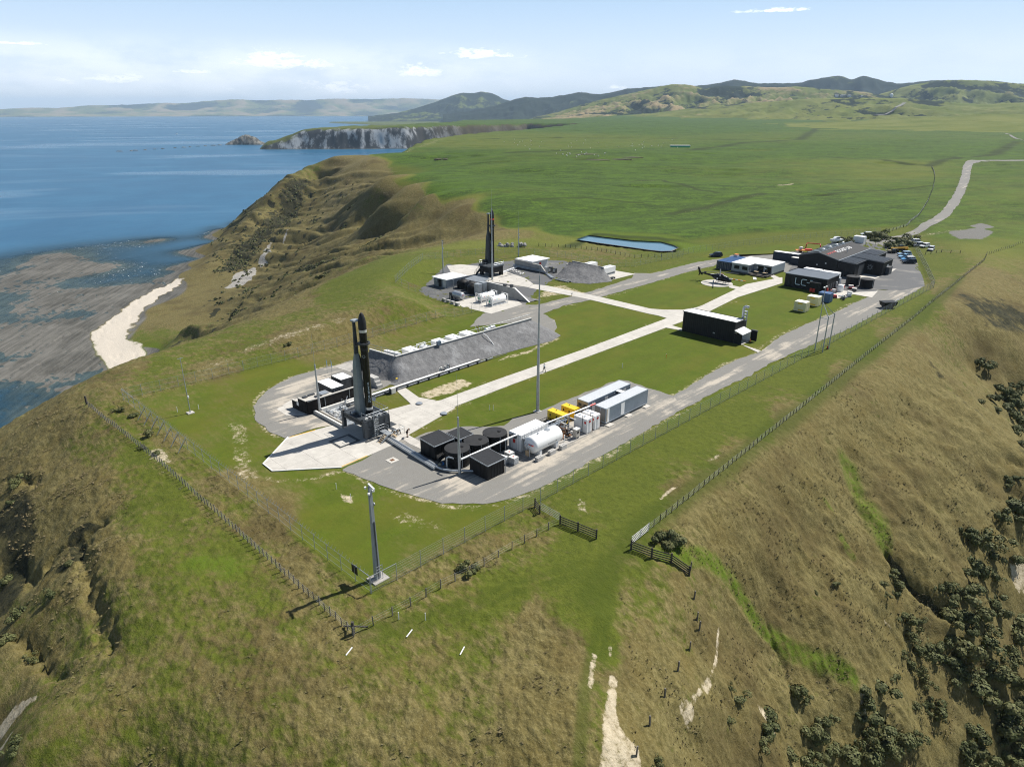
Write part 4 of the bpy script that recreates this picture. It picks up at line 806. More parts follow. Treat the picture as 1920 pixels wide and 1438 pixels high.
# ---------------------------------------------------------------- concrete pads and paths laid in separate slabs
def clip(poly, nx, ny, c_):
    out = []
    for i in range(len(poly)):
        a, b_ = poly[i], poly[(i+1) % len(poly)]; da = nx*a[0]+ny*a[1]-c_; db = nx*b_[0]+ny*b_[1]-c_
        if da >= 0: out.append(a)
        if (da > 0 and db < 0) or (da < 0 and db > 0): t_ = da/(da-db); out.append((a[0]+(b_[0]-a[0])*t_, a[1]+(b_[1]-a[1])*t_))
    return out
def slabs(name, poly, ds, dt, z1, label, m=None, gap=.03, s0=0.0, t0=0.0):
    """poly in (s, t); cut on a grid, each slab its own object under the pad"""
    root = empty(name, S(0, 0, 0), AX); tag(root, label, kind='structure')
    ss = [p[0] for p in poly]; ts = [p[1] for p in poly]
    def conv(p): return p
    i0 = math.floor((min(ss)-s0)/ds); i1 = math.ceil((max(ss)-s0)/ds); j0 = math.floor((min(ts)-t0)/dt); j1 = math.ceil((max(ts)-t0)/dt)
    for i in range(i0, i1):
        for j in range(j0, j1):
            q = poly
            for nx, ny, c_ in ((1,0,s0+i*ds+gap/2), (-1,0,-(s0+(i+1)*ds-gap/2)), (0,1,t0+j*dt+gap/2), (0,-1,-(t0+(j+1)*dt-gap/2))):
                q = clip(q, nx, ny, c_)
                if len(q) < 3: break
            if len(q) < 3: continue
            ar = abs(sum(q[a][0]*q[(a+1)%len(q)][1]-q[(a+1)%len(q)][0]*q[a][1] for a in range(len(q))))/2
            if ar < .15: continue
            MB().prism(q, -.12, z1 + random.uniform(-.004, .004)).build('slab', m or M['conc'], root)
    return root
def pS(pts): return [toS(*p)[:2] for p in pts]
padA = [(-17.8,2.2),(-17.9,-.9),(-10.2,-7.1),(-.5,-6.5),(3.9,-5.3),(15.9,-2.6),(16.6,-2.05),(16.6,2.0),(13.2,3.1),(12.8,4.4),(10.6,4.6),(-1.2,6.4),(-10.7,7.8)]
slabs('launch_pad', padA, 4.6, 4.6, .035, 'pale concrete pad under the near rocket', s0=-2.4, t0=-2.3)
mb = MB()
for a, b_ in (((-17.8,2.2),(-17.9,-.9)), ((-17.9,-.9),(-10.2,-7.1)), ((-17.8,2.2),(-10.7,7.8))): mb.bar((*a,.07),(*b_,.07),.14,.1)
e = empty('kerb', S(0,0), AX); tag(e, 'white kerb round the tip of the near pad', kind='structure'); mb.build('kerb_edge', M['wmark'], e)
mb = MB()
for a, b_ in (((-10.5,7.6),(-6.2,7.05)), ((-10.0,-6.95),(-5.3,-6.7))): mb.bar((*a,.042),(*b_,.042),.16,.02)
e = empty('pad_line', S(0,0), AX); tag(e, 'orange painted lines on the edges of the near pad', kind='structure'); mb.build('painted_line', M['ochre'], e)
upE = pS([(818,751),(960,703),(1100,653),(1180,623),(1250,597),(1282,585),(1316,573),(1399,533),(1467,520)]); loE = pS([(1467,531),(1382,558),(1332,583),(1250,614),(1150,651),(1050,688),(960,721),(852,765)])
pathpoly = [(16.65,2.0)] + [(s_, 2.1) for s_ in (30,)] + [p for p in upE[2:]] + loE[:-1] + [(16.65,-2.0)]
slabs('concrete_path', pathpoly, 5.2, 12.0, .03, 'long straight concrete road from the near pad to the hangar', s0=16.6, t0=-6)
crossp = pS([(1000,533),(1027,536),(1126,557),(1220,579),(1245,580.8),(1280,581),(1308,576),(1320,572.5),(1300,592),(1275,603),(1251,597),(1235,592),(1215,588),(1098,560),(991,539.5)])
slabs('cross_path', crossp, 40, 5.2, .018, 'pale concrete road from the far pad to the main path', gap=.03, t0=1)
pad2 = pS([(838,498.5),(863,496),(905,500),(945,508),(985,522),(1000,532.5),(991,539),(940,531),(905,527),(880,520),(845,511)])
slabs('far_launch_pad', pad2, 5, 5, .034, 'pale concrete pad under the far rocket')
slabs('tank_slab', pS([(842,569.5),(895,556),(960,556),(980,571),(921,588.5)]), 5, 5, .03, 'concrete slab under the tank containers at the far pad')
slabs('store_slab', pS([(1125,500),(1138,505),(1191,514),(1147,525),(1100,520),(1085,512)]), 6, 6, .03, 'concrete slab right of the far berm')
slabs('walkway', pS([(745,817),(767,816),(790,829),(790,842),(768,832)]), 30, 3.0, .028, 'short concrete walk from the near pad to the black pump sheds')
slabs('berm_walkway', pS([(742,731),(760,727),(785,745),(818,751),(800,760),(770,757)]), 30, 3.5, .03, 'short concrete walk from the berm to the near pad')
slabs('plant_slab', [(11.5,-26.1),(28.4,-26.1),(28.4,-19.4),(11.5,-19.4)], 6, 7, .05, 'concrete slab under the white tank and the compressors', m=M['conc2'])
slabs('berm_slab', [(19.2,18.3),(58,18.1),(58,25.5),(19.2,26)], 6.2, 8, .03, 'pale concrete slab behind the long berm', m=M['conc'])
slabs('bunker_slab', [(-4.5,13.8),(8.8,13.8),(8.8,21.5),(2,21.5),(-3,21.4),(-6.5,19.6),(-6.6,16)], 5, 5, .032, 'rounded concrete apron behind the black block wall')
slabs('loop_slab', pS([(627,688),(662,678),(690,680),(690,690),(655,697)]), 8, 8, .034, 'pale concrete strip at the end of the long berm', m=M['conc2'])
slabs('shop_slab', pS([(1552,552),(1580,545),(1605,548),(1646,546),(1635,558),(1600,552),(1570,560)]), 6, 6, .03, 'pale concrete yard beside the lettered building')
for nm, pts, lb in (('hangar_step', [(1606,520),(1620,514),(1650,519),(1632,526)], 'pale concrete apron at the hangar annex door'), ('hangar_corner_slab', [(1667,505),(1681,504),(1668,513),(1664,511)], 'small pale slab at the far corner of the hangar annex'), ('hall_step', [(1392,647),(1397,648),(1427,658),(1421,661)], 'narrow concrete strip in front of the black hall'), ('hall_walk', [(1252,608),(1279,616),(1279,620),(1240,613)], 'short concrete walk to the end of the black hall'), ('helipad_walk', [(1372,535),(1402,542),(1391,545),(1366,539)], 'short concrete walk from the helicopter pad'), ('office_walk', [(1440,516),(1447,514),(1462,521),(1452,523)], 'sloping white ramp down from the office deck')):
    slabs(nm, pS(pts), 30, 30, .03, lb)
mb = MB(); mb.lathe([(4.75,-.1),(4.75,.045),(0,.045)], 48); e = empty('helipad', S(135.2,12.2), AX); tag(e, 'round pale concrete pad under the helicopter', kind='structure'); mb.build('helipad_slab', M['conc'], e)
for px, py, lb in ((1336,524.5,'flat white marker slab beside the helicopter pad'),(1442,524,'flat white slab on the lawn by the office steps')): pass
# pond
pw, k, b = newmat('pond water'); b.inputs['Base Color'].default_value = (.06,.135,.18,1); b.inputs['Roughness'].default_value = .12; pp = k.new('ShaderNodeNewGeometry').outputs['Position']; k.put(b.inputs['Normal'], k.bump(k.noise(pp, 1.2, 4, .6), .12, .1))
mb = MB(); pts = gl([(1082,449.6),(1105,442.3),(1137,446),(1189,452),(1240,454.7),(1262,461),(1270,465),(1258,470.3),(1240,470.8),(1220,468.8),(1163,461),(1124,455.6)], -.35)
mb.add([(p[0],p[1],-.35) for p in pts], [tuple(range(len(pts)))[::-1]]); o = mb.build('pond', pw); tag(o, kind='structure')
if o.data.polygons[0].normal.z < 0: o.data.flip_normals()
mb = MB(); ln = gl([(1079,449.5),(1104,441.2),(1137,445.3),(1189,451.2),(1240,453.7),(1264,460.3),(1273,465),(1260,471.2),(1240,471.7),(1220,469.7),(1163,461.7),(1122,456.2)]); inn = gl([(1083,449.6),(1105,442.6),(1137,446.2),(1189,452.2),(1240,455),(1261,461),(1269,465),(1257,470),(1240,470.5),(1220,468.5),(1163,460.7),(1124,455.4)], -.5); n_ = len(ln)
mb.add([(p[0],p[1],.06) for p in ln]+[(p[0],p[1],-.6) for p in inn], [(i,(i+1)%n_,n_+(i+1)%n_,n_+i) for i in range(n_)]); tag(mb.build('pond_liner', mat('pond liner', (.27,.26,.23), .8, 0, .2, .5)), 'black and grey liner round the farm pond', kind='structure')
# ================================================================ NEAR LAUNCH PAD
def rail(mb, pts, h=1.1, r=.03, mid=True, posts=True, sp=1.3):
    for a, b_ in zip(pts[:-1], pts[1:]):
        a, b_ = Vector(a), Vector(b_); up = Vector((0,0,h)); mb.tube(a+up, b_+up, r, 6)
        if mid: mb.tube(a+up*.5, b_+up*.5, r*.8, 6)
        n = max(1, round((b_-a).length/sp))
        for i in range(n+1): p = a.lerp(b_, i/n); mb.tube(p, p+up, r, 6)
    return mb
def rocket(s, t, z, label, word, band, second=False):
    root = thing('rocket', label, 'rocket', S(s, t, z), group='rockets standing on their pads')
    r_ = .60
    prof = [(r_, 1.25), (r_, 10.9)]
    MB().lathe(prof, 28).build('first_stage', M['carbon'], root, True)
    MB().lathe([(r_, 11.25), (r_, 13.85)], 28).build('second_stage', M['carbon'], root, True)
    MB().lathe([(r_+.012, 10.9), (r_+.012, 11.25)], 28).build('interstage_ring', M['fairing'], root, True)
    MB().lathe([(r_+.01, 13.85), (r_+.01, 14.3)], 28).build('upper_band', band, root, True)
    fp = [(.62, 14.3), (.635, 14.6), (.635, 15.05)] + [(.635*math.sqrt(max(0, 1-((q)**1.7))), 15.05+1.95*q) for q in (.15,.3,.45,.6,.72,.83,.91,.96)] + [(.06, 16.97), (0, 17.0)]
    MB().lathe(fp, 28).build('fairing', M['fairing'], root, True)
    MB().lathe([(r_+.012, .82), (r_+.012, 1.25)], 28).build('lower_band', band if not second else M['fairing'], root, True)
    MB().lathe([(.50, .15), (.60, .3), (.60, .82)], 28).build('engine_section', M['fairing'], root, True)
    for i in range(8):
        a = i*math.pi/4; MB().lathe([(.12, -.25), (.07, .05), (.05, .2)], 10, (.36*math.cos(a), .36*math.sin(a), 0)).build('engine_nozzle', M['dgrey'], root, True)
    # lettering runs up the side that faces the meadow
    if word:
        ang = math.radians(-78) - AX + 0.0
        for i, ch in enumerate(word):
            a = math.radians(-62) - AX
            o = text('letter', ch, .50, M['letter'], root, ((r_+.02)*math.cos(a), (r_+.02)*math.sin(a), 5.4-.44*i), (math.pi/2, 0, a+math.pi/2), .004)
        # emblem below the clamp
        em = MB(); a = math.radians(-95) - AX; c0 = Vector((math.cos(a), math.sin(a), 0)); tx = Vector((-c0.y, c0.x, 0))
        for i in range(7):
            w_ = 2*math.pi*i/7; p = c0*(r_+.015)+Vector((0,0,10.0)); d = tx*math.cos(w_)+Vector((0,0,1))*math.sin(w_); n_ = tx*-math.sin(w_)+Vector((0,0,1))*math.cos(w_)
            em.add([p+d*.10, p+d*.22+n_*.07, p+d*.36, p+d*.22-n_*.07], [(0,1,2,3)])
        em.build('emblem', mat('dull emblem', (.20,.22,.23), .4), root)
    return root
rocket(0, 0, 3.3, 'tall black rocket on the near pad with silver bands and white vertical letters', 'ELECTRON', M['silver'])
rocket(96.3, 71.2, 3.35, 'slim black rocket on the far pad behind a lightning mast', '', M['red'], True)

def strongback(s, t, z, label, dark=False):
    root = thing('strongback', label, 'tower', S(s, t, z), group='service towers beside the rockets')
    pm = M['backdark'] if dark else M['back']
    secs = [(-.15, 1.05, .78, 0), (2.0, 1.05, .78, .05), (8.2, .86, .62, .22), (10.2, .62, .40, .40), (13.4, .50, .34, .46), (15.6, .42, .32, .46)]
    rings = [[(dx-a*0+ox*0, 0, 0)] for dx, a, b_, ox in []]
    def ring(z_, hx, hy, off): d = off*.707; return [(-hx/2-d*0+off*.3, -hy-.0, z_), (hx/2+off*.3, -hy, z_), (hx/2+off*.3, hy-off*.9, z_), (-hx/2+off*.3, hy-off*.9, z_)]
    MB().loft([ring(*q) for q in secs[:4]]).build('lower_panel_tower', pm, root)
    MB().loft([ring(*q) for q in secs[3:]]).build('upper_tower', M['backdark'], root)
    # top hook that reaches over to the fairing, and the clamp round the second stage
    MB().bb(-.30, .75, -.95, .1, 15.5, 15.75).build('top_hook', M['grey'], root)
    cl = MB(); cx, cy = 1.12, -1.12
    for i in range(20):
        a, b_ = 2*math.pi*i/20, 2*math.pi*(i+1)/20; cl.bar((cx+.82*math.cos(a), cy+.82*math.sin(a), 11.9), (cx+.82*math.cos(b_), cy+.82*math.sin(b_), 11.9), .22, .3)
    cl.bar((.1, -.3, 11.9), (cx-.55, cy+.55, 11.9), .35, .3); cl.bar((-.2, -.6, 11.6), (cx-.7, cy+.1, 11.8), .12); cl.build('clamp_ring', M['dgrey'], root)
    MB().path([(.62, -.45, 12.0), (.80, -.62, 10.5), (.82, -.66, 8.8), (.75, -.58, 6.6), (.70, -.45, 4.9)], .085).build('fuel_hose', M['galv'], root)
    MB().path([(.45, -.3, 10.0), (.66, -.42, 9.2), (.72, -.5, 8.0), (.62, -.42, 7.2)], .13).build('cable_bundle', M['rubber'], root)
    for x_ in (-.55, .55): MB().bar((x_, .7, .1), (x_*1.1, 1.75, -.2), .22).build('tilt_leg', M['mount'], root)
    MB().bb(-.9, .9, -.5, 1.7, -.35, -.02).build('pivot_base', M['mount'], root)
    return root
strongback(-1.05, 1.1, 3.45, 'blue grey service tower clamped beside the near rocket')
strongback(95.2, 72.2, 3.5, 'black service tower beside the far rocket', True)

# launch mount of the near rocket
root = thing('launch_mount', 'dark steel launch platform with railings and ladder under the near rocket', 'launch platform', S(0, 0, 0))
MB().bb(-2.25, 2.2, -2.35, 2.35, 3.05, 3.3).build('deck', M['mount'], root)
mb = MB(); mb.bb(-2.25, 2.2, -2.35, -2.2, .75, 3.05); mb.bb(2.05, 2.2, -2.2, 2.35, .75, 3.05); mb.bb(-2.25,-2.1,-2.2,-1.2,.75,3.05); mb.build('skirt_panel', M['mount'], root)
mb = MB()
for x in (-2.25,-1.1,.1,1.2,2.12): mb.bb(x, x+.1, -2.40, -2.35, .75, 3.05)
mb.bb(-2.25, 2.2, -2.42, -2.35, 1.85, 1.95); mb.build('stiffener', M['dgrey'], root)
for x, y in ((-1.6,-1.7),(1.6,-1.7),(1.6,1.7)): MB().bb(x-.35, x+.35, y-.35, y+.35, 0, 1.4).build('foot', M['dgrey'], root)
mb = MB(); mb.bb(-2.6,-2.25,-2.35,4.1,2.35,2.75); mb.bb(-2.6,-2.25,-1.2,4.1,2.9,3.3); mb.bb(-2.6,2.2,3.75,4.1,2.35,3.3); mb.bb(-2.25,2.2,2.35,3.75,3.05,3.2); mb.build('side_frame', M['mount'], root)
MB().bb(-2.7,-2.15,3.7,4.25,.55,3.3).build('leg', M['mount'], root); MB().bb(-2.7,-2.15,-2.45,-1.75,.4,3.3).build('leg', M['mount'], root)
MB().tube((-2.4, 1.0, 2.0), (.2, 1.0, .9), .18).build('hydraulic_ram', M['galv'], root)
for pr_ in ([(-2.2,-1.0,3.3),(-2.2,-2.3,3.3)],[(-2.2,-2.3,3.3),(2.1,-2.3,3.3)],[(2.1,-2.3,3.3),(2.1,4.0,3.3)],[(-2.5,4.0,3.3),(-2.5,2.0,3.3)]): rail(MB(),pr_).build('railing', M['galv'], root)
mb = MB()
for y in range(9): mb.tube((-.95,-2.55,.55+y*.34),(-.35,-2.55,.55+y*.34),.03,6)
for x in (-.95,-.35): mb.bar((x,-2.55,.3),(x,-2.55,4.4),.07)
for z_ in (1.6,2.2,2.8,3.4,4.0):
    for i in range(8):
        a, b_ = math.pi*i/8, math.pi*(i+1)/8; mb.tube((-.65+.42*math.cos(a),-2.55-.5*math.sin(a),z_),(-.65+.42*math.cos(b_),-2.55-.5*math.sin(b_),z_),.022,5)
for i in (2,4,6): a = math.pi*i/8; mb.tube((-.65+.42*math.cos(a),-2.55-.5*math.sin(a),1.6),(-.65+.42*math.cos(a),-2.55-.5*math.sin(a),4.0),.02,5)
mb.build('caged_ladder', M['galv'], root)
rng = random.Random(4)
for i in range(26): x, y = rng.uniform(-2,2), rng.choice((rng.uniform(-2.1,-1.0), rng.uniform(1.1,2.2))); MB().box((x,y,3.3+.15), (rng.uniform(.15,.5), rng.uniform(.12,.4), rng.uniform(.15,.5))).build('deck_equipment', M[rng.choice(('grey','dgrey','offwhite','mount'))], root)
for x0, y0, x1, y1 in ((1.9,-2.1,1.9,2.2),): MB().path([(x0,y0,3.5),(x1,y1,3.5)],.09).build('pipe', M['galv'], root)
MB().tube((2.15, .6, 4.3),(2.15,.6,4.36),.01,4).build('dish_arm', M['galv'], root)
o = MB().lathe([(0,.0),(.22,.05),(.36,.14),(.36,.15),(.2,.07),(0,.02)], 16).build('dish', M['white'], root, True); o.location = (2.1, 1.6, 4.75); o.rotation_euler = (R(70), 0, R(-50))
# steel plates and trench grating around the mount
e = thing('trench_cover', 'black steel trench covers set in the near pad around the mount', 'grating', S(0,0,.05))
for a in ((-3.0,3.2,-3.0,-2.55),(2.7,3.4,-2.5,2.6),(-6.5,-3.1,1.4,1.75),(-6.5,-3.1,-1.6,-1.25),(-3.6,-3.1,-1.2,1.35),(-6.9,-6.55,-1.6,1.75),(3.45,4.6,-.8,.8)): MB().bb(*a, 0, .03).build('plate', M['dgrey'], e)
# stair bridge over the water pipes
root = thing('stair_bridge', 'grey steel stair bridge over the pipes beside the launch platform', 'stairs', S(.1,-4.0))
MB().bb(-.2,.8,-.9,1.3,1.0,1.08).build('deck', M['grey'], root)
for i in range(5): MB().bb(-.2-.28*(i+1),-.2-.28*i,-.9,.1,.82-.2*i,.86-.2*i).build('tread', M['ochre'] if i % 1 == 0 and False else M['tan'], root)
for y in (-.93,.12): MB().bar((-1.7,y,-.0),(-.2,y,1.05),.08,.22).build('stringer', M['grey'], root)
for i in range(3): MB().bb(.8+.28*i,.8+.28*(i+1),-.9,.1,.82-.3*i,.86-.3*i).build('tread', M['tan'], root)
mb = MB(); rail(mb,[(-.2,1.3,1.05),(.8,1.3,1.05)],1.0); rail(mb,[(.8,1.3,1.05),(.8,.2,1.05)],1.0); mb.build('railing', M['galv'], root)
root = thing('hose_frame', 'small steel frame with looped black hoses beside the launch platform', 'frame', S(2.3,-3.6))
mb = MB(); rail(mb,[(-1.0,-.8,0),(1.2,-.8,0),(1.2,.6,0)],1.2); mb.build('frame_rail', M['galv'], root)
for j in range(3):
    MB().path([(-.8+.5*j+.5*math.cos(q*math.pi/6)*.9, -.3-.1*j, .05+.9*math.sin(q*math.pi/6)) for q in range(7)], .06).build('hose', M['rubber'], root)
for j in range(6): MB().box((-.8+.35*j, .2, .2),(.25,.3,.4)).build('valve', M['grey'] if j % 2 else M['tan'], root)
# water main from the platform to the pump sheds
root = thing('water_main', 'twin silver pipes lying in a tray from the platform to the pump sheds', 'pipe', S(0,0))
pa, pb = Vector((.3,-4.2,.42)), Vector((-.6,-17.6,.42))
for off in (-.22,.22): MB().tube(pa+Vector((off,0,0)), pb+Vector((off,0,0)), .17, 12).build('pipe', M['galv'], root, True)
MB().bar(pa-Vector((.42,0,.1)), pb-Vector((.42,0,.1)), .06, .4).build('tray_side', M['offwhite'], root)
MB().bar(pa+Vector((.42,0,-.1)), pb+Vector((.42,0,-.1)), .06, .3).build('tray_side', M['grey'], root)
for i in range(9): q = pa.lerp(pb, (i+.5)/9); MB().box((q.x, q.y, .12),(.9,.16,.22)).build('support', M['conc2'], root)
MB().path([(-.6,-17.6,.42),(-.4,-18.8,.38),(.3,-20.0,.35),(1.6,-21.3,.35),(2.5,-22.3,.35)], .17, 12).build('pipe', M['galv'], root, True)
# duct bridge left of the platform with clutter of pipes
root = thing('pipe_bed', 'bed of pipes and valves between the black wall and the launch platform', 'pipework', S(-2.5, 4.5))
MB().bb(-.35,.1,-.2,8.8,.05,.5).build('trough_wall', M['conc'], root); MB().bb(-.3,.05,-.1,8.7,.5,.6).build('trough_cap', M['offwhite'], root)
MB().bb(.6,.85,1.0,8.9,.05,.45).build('trough_wall', M['conc'], root)
MB().bb(.9,8.4,8.0,8.5,.1,.7).build('cable_duct', M['offwhite'], root)
MB().bb(.9,5.0,.2,8.0,.02,.12).build('bed_base', M['grey'], root)
rng = random.Random(9)
for i in range(34):
    y = rng.uniform(1.2,7.6); x = rng.uniform(1.2,4.8); L = rng.uniform(.6,2.4); z_ = rng.uniform(.2,.7)
    if rng.random() < .5: MB().tube((x,y,z_),(x+L*.5,y,z_),rng.uniform(.05,.12),8).build('pipe', M[rng.choice(('galv','white','offwhite'))], root)
    else: MB().tube((x,y,z_),(x,y+L,z_),rng.uniform(.05,.12),8).build('pipe', M[rng.choice(('galv','grey','offwhite'))], root)
for i in range(16): MB().box((rng.uniform(1.2,4.8), rng.uniform(1,7.5), .4),(rng.uniform(.2,.5),rng.uniform(.2,.5),rng.uniform(.3,.8))).build('valve', M[rng.choice(('galv','grey','tan','offwhite','dgrey'))], root)
mb = MB(); rail(mb,[(5.2,5.5,.1),(5.2,8.6,.1)],1.1); mb.bar((4.8,7.2,.2),(6.4,8.4,1.4),.1); mb.build('hand_rail', M['galv'], root)
# cable trench with white lid along the foot of the long berm
root = thing('cable_trench', 'raised white capped cable trench running along the foot of the berm', 'trench', S(3.0,12.0))
for i in range(13): x0 = i*2.5; MB().bb(x0, x0+2.46, -.3, .3, .55, .66).build('lid', M['white'] if i % 4 else M['offwhite'], root)
MB().bb(0,32.6,-.25,.25,.02,.5).build('trench_wall', M['dgrey'], root); MB().tube((0,-.42,.25),(36,-.42,.25),.08,8).build('conduit', M['grey'], root); MB().tube((3,-.6,.16),(40,-.6,.16),.06,8).build('conduit', M['dgrey'], root)
for i in range(14): MB().bb(i*2.6+.2,i*2.6+.35,-.75,-.25,.0,.5).build('bracket', M['dgrey'], root)
root = thing('valve_set', 'cluster of valves on the trench at the middle of the berm foot', 'valves', S(26.5,12.5,.1))
for i in range(9): MB().box((random.uniform(-1.6,1.4),random.uniform(-.4,.4),.7+random.uniform(-.2,.2)),(.35,.3,random.uniform(.4,1.0))).build('valve', M[('grey','dgrey','offwhite')[i%3]], root)
MB().tube((.3,0,.5),(.3,0,2.1),.05,6).build('vent_pipe', M['galv'], root); MB().bar((-.2,0,1.7),(.9,0,1.5),.06).build('branch', M['galv'], root)
root = thing('junction_box', 'small white and black junction box at the corner of the berm walkway', 'box', S(12.4,11.0)); MB().bb(-.5,.5,-.4,.4,.05,1.1).build('cabinet', M['offwhite'], root); MB().bb(-.56,-.5,-.3,.3,.1,1.0).build('door', M['dgrey'], root)
root = thing('light_post', 'short post with a yellow lamp near the corner of the berm', 'lamp', S(14.4,12.6)); MB().tube((0,0,0),(0,0,1.9),.035,6).build('post', M['galv'], root); MB().box((.15,-.1,1.95),(.4,.2,.16)).build('lamp_head', M['yellow'], root)
for px, py, lb in ((786,757.5,'round grey lid on the pad edge by the berm walkway'),(832,776.5,'round grey lid on the grass edge of the pad')):
    root = thing('round_lid', lb, 'manhole', G(px,py,0)); MB().lathe([(.62,0),(.62,.18)],24).build('ring', M['dgrey'], root); MB().lathe([(.60,.18),(.56,.24),(0,.26)],24).build('cover', M['galv'], root, True)
root = thing('drain_cover', 'square pale drain surround in the gravel below the pad', 'drain', G(735.5,863,0)); MB().bb(-.75,.75,-.75,.75,-.02,.06).build('surround', M['conc'], root); MB().bb(-.3,.3,-.3,.3,.06,.075).build('grate', M['rust'], root)

# ---------------------------------------------------------------- long sprayed-concrete berm
def berm(name, label, top, toe, back=None, zt=3.9, wall=None, seed=3, hollow=None):
    root = thing(name, label, 'embankment', S(0,0))
    nt = 90; nu = 16
    def sample(line, n):
        L = [0.0]
        for a, b_ in zip(line[:-1], line[1:]): L.append(L[-1]+math.dist(a[:2], b_[:2]))
        out = []
        for i in range(n):
            q = L[-1]*i/(n-1); j = min(len(L)-2, max(0, next((k_ for k_ in range(len(L)-1) if q <= L[k_+1]+1e-9), len(L)-2))); f = (q-L[j])/max(1e-9, L[j+1]-L[j])
            out.append([line[j][c]+(line[j+1][c]-line[j][c])*f for c in range(3)])
        return np.array(out)
    A = sample(top, nt); B = sample(toe, nt); vs = np.zeros((nt, nu, 3))
    for j in range(nu):
        f = j/(nu-1); vs[:, j, :2] = A[:, :2]*(1-f)+B[:, :2]*f
        pr = (1-f)**1.0*(1-.28*math.sin(f*math.pi)) if False else 1-f**.85
        vs[:, j, 2] = A[:, 2]*pr + B[:, 2]*(1-pr)
    x, y = vs[:,:,0], vs[:,:,1]; mid = np.sin(np.linspace(0, np.pi, nu))[None, :]
    nz = fbm(x/3.2, y/3.2, 4, seed)*.55 + fbm(x/.9, y/.9, 3, seed+4)*.18
    vs[:,:,2] += nz*mid*.9
    if hollow:
        hx, hy, hr = hollow; vs[:,:,2] -= np.exp(-((x-hx)**2+(y-hy)**2)/hr**2)*1.9*(vs[:,:,2] > .2); vs[:,:,2] = np.maximum(vs[:,:,2], -.05)
    idx = np.arange(nt*nu).reshape(nt, nu); fs = [(int(idx[i,j]),int(idx[i+1,j]),int(idx[i+1,j+1]),int(idx[i,j+1])) for i in range(nt-1) for j in range(nu-1)]
    mb = MB(); mb.add([tuple(p) for p in vs.reshape(-1,3)], fs); o = mb.build('slope', M['shot'], root, True)
    return root
top = [(14.9,26.2,.3),(17.6,25.4,3.9),(18.5,18.2,3.9),(19.2,17.5,3.85),(30,17.4,3.85),(45,17.2,3.8),(56.5,17.1,3.6),(58.5,17.2,3.0),(60.5,17.6,.6)]
toe = [(13.2,27.5,0),(12.9,24,0),(13.4,17.5,0),(15.4,13.4,0),(22,12.9,0),(35,12.75,0),(48,11.8,0),(57,10.6,0),(61.5,11.8,0),(63,15.5,0),(61.5,18,0)]
root = berm('berm', 'long grey sprayed concrete embankment shielding a row of white tanks', top, toe, hollow=(14.6,16.6,1.7))
for (a, b_) in (((17.6,25.6),(18.55,18.5)), ((18.55,18.1),(57.2,17.4))):
    L = math.dist(a, b_); n = max(1, round(L/3.3))
    for i in range(n):
        p = (a[0]+(b_[0]-a[0])*i/n, a[1]+(b_[1]-a[1])*i/n); q = (a[0]+(b_[0]-a[0])*(i+1)/n, a[1]+(b_[1]-a[1])*(i+1)/n)
        d = Vector((q[0]-p[0], q[1]-p[1], 0)).normalized()*.015
        MB().bar((p[0]+d.x,p[1]+d.y,2.0),(q[0]-d.x,q[1]-d.y,2.0),.24,3.95).build('wall_panel', M['concw'], root)
        MB().bar((p[0]+d.x,p[1]+d.y,4.03),(q[0]-d.x,q[1]-d.y,4.03),.34,.1).build('coping', M['offwhite'], root)
mb = MB(); rail(mb,[(17.5,25.6,4.05),(18.5,18.4,4.05)],1.1,.035,sp=2.0); rail(mb,[(18.5,18.3,4.05),(57,17.6,4.05)],.9,.02,False,sp=3.2); mb.build('railing', M['galv'], root)
MB().bb(28.6,29.5,17.0,17.6,4.1,4.9).build('wall_box', mat('blue grey box', (.09,.13,.18), .5), root)
MB().path([(41.2,17.0,3.95),(41.6,16.2,3.5),(41.9,15.0,2.3),(42.0,14.4,1.7)],.09).build('white_pipe', M['white'], root, True); MB().path([(48,12.5,.35),(50.5,12.3,.35)],.07).build('white_pipe', M['white'], root)
root = thing('block_stack', 'stepped stack of grey concrete blocks in the hollow of the berm', 'blocks', S(12.3,16.0), group=None)
for j, row in enumerate((4,3,2)):
    for i in range(row): MB().bb(-.6+.0*j,.55, -1.2+1.22*i+j*.5, -.02+1.22*i+j*.5, .01+.62*j, .60+.62*j).build('block', M['block'], root)

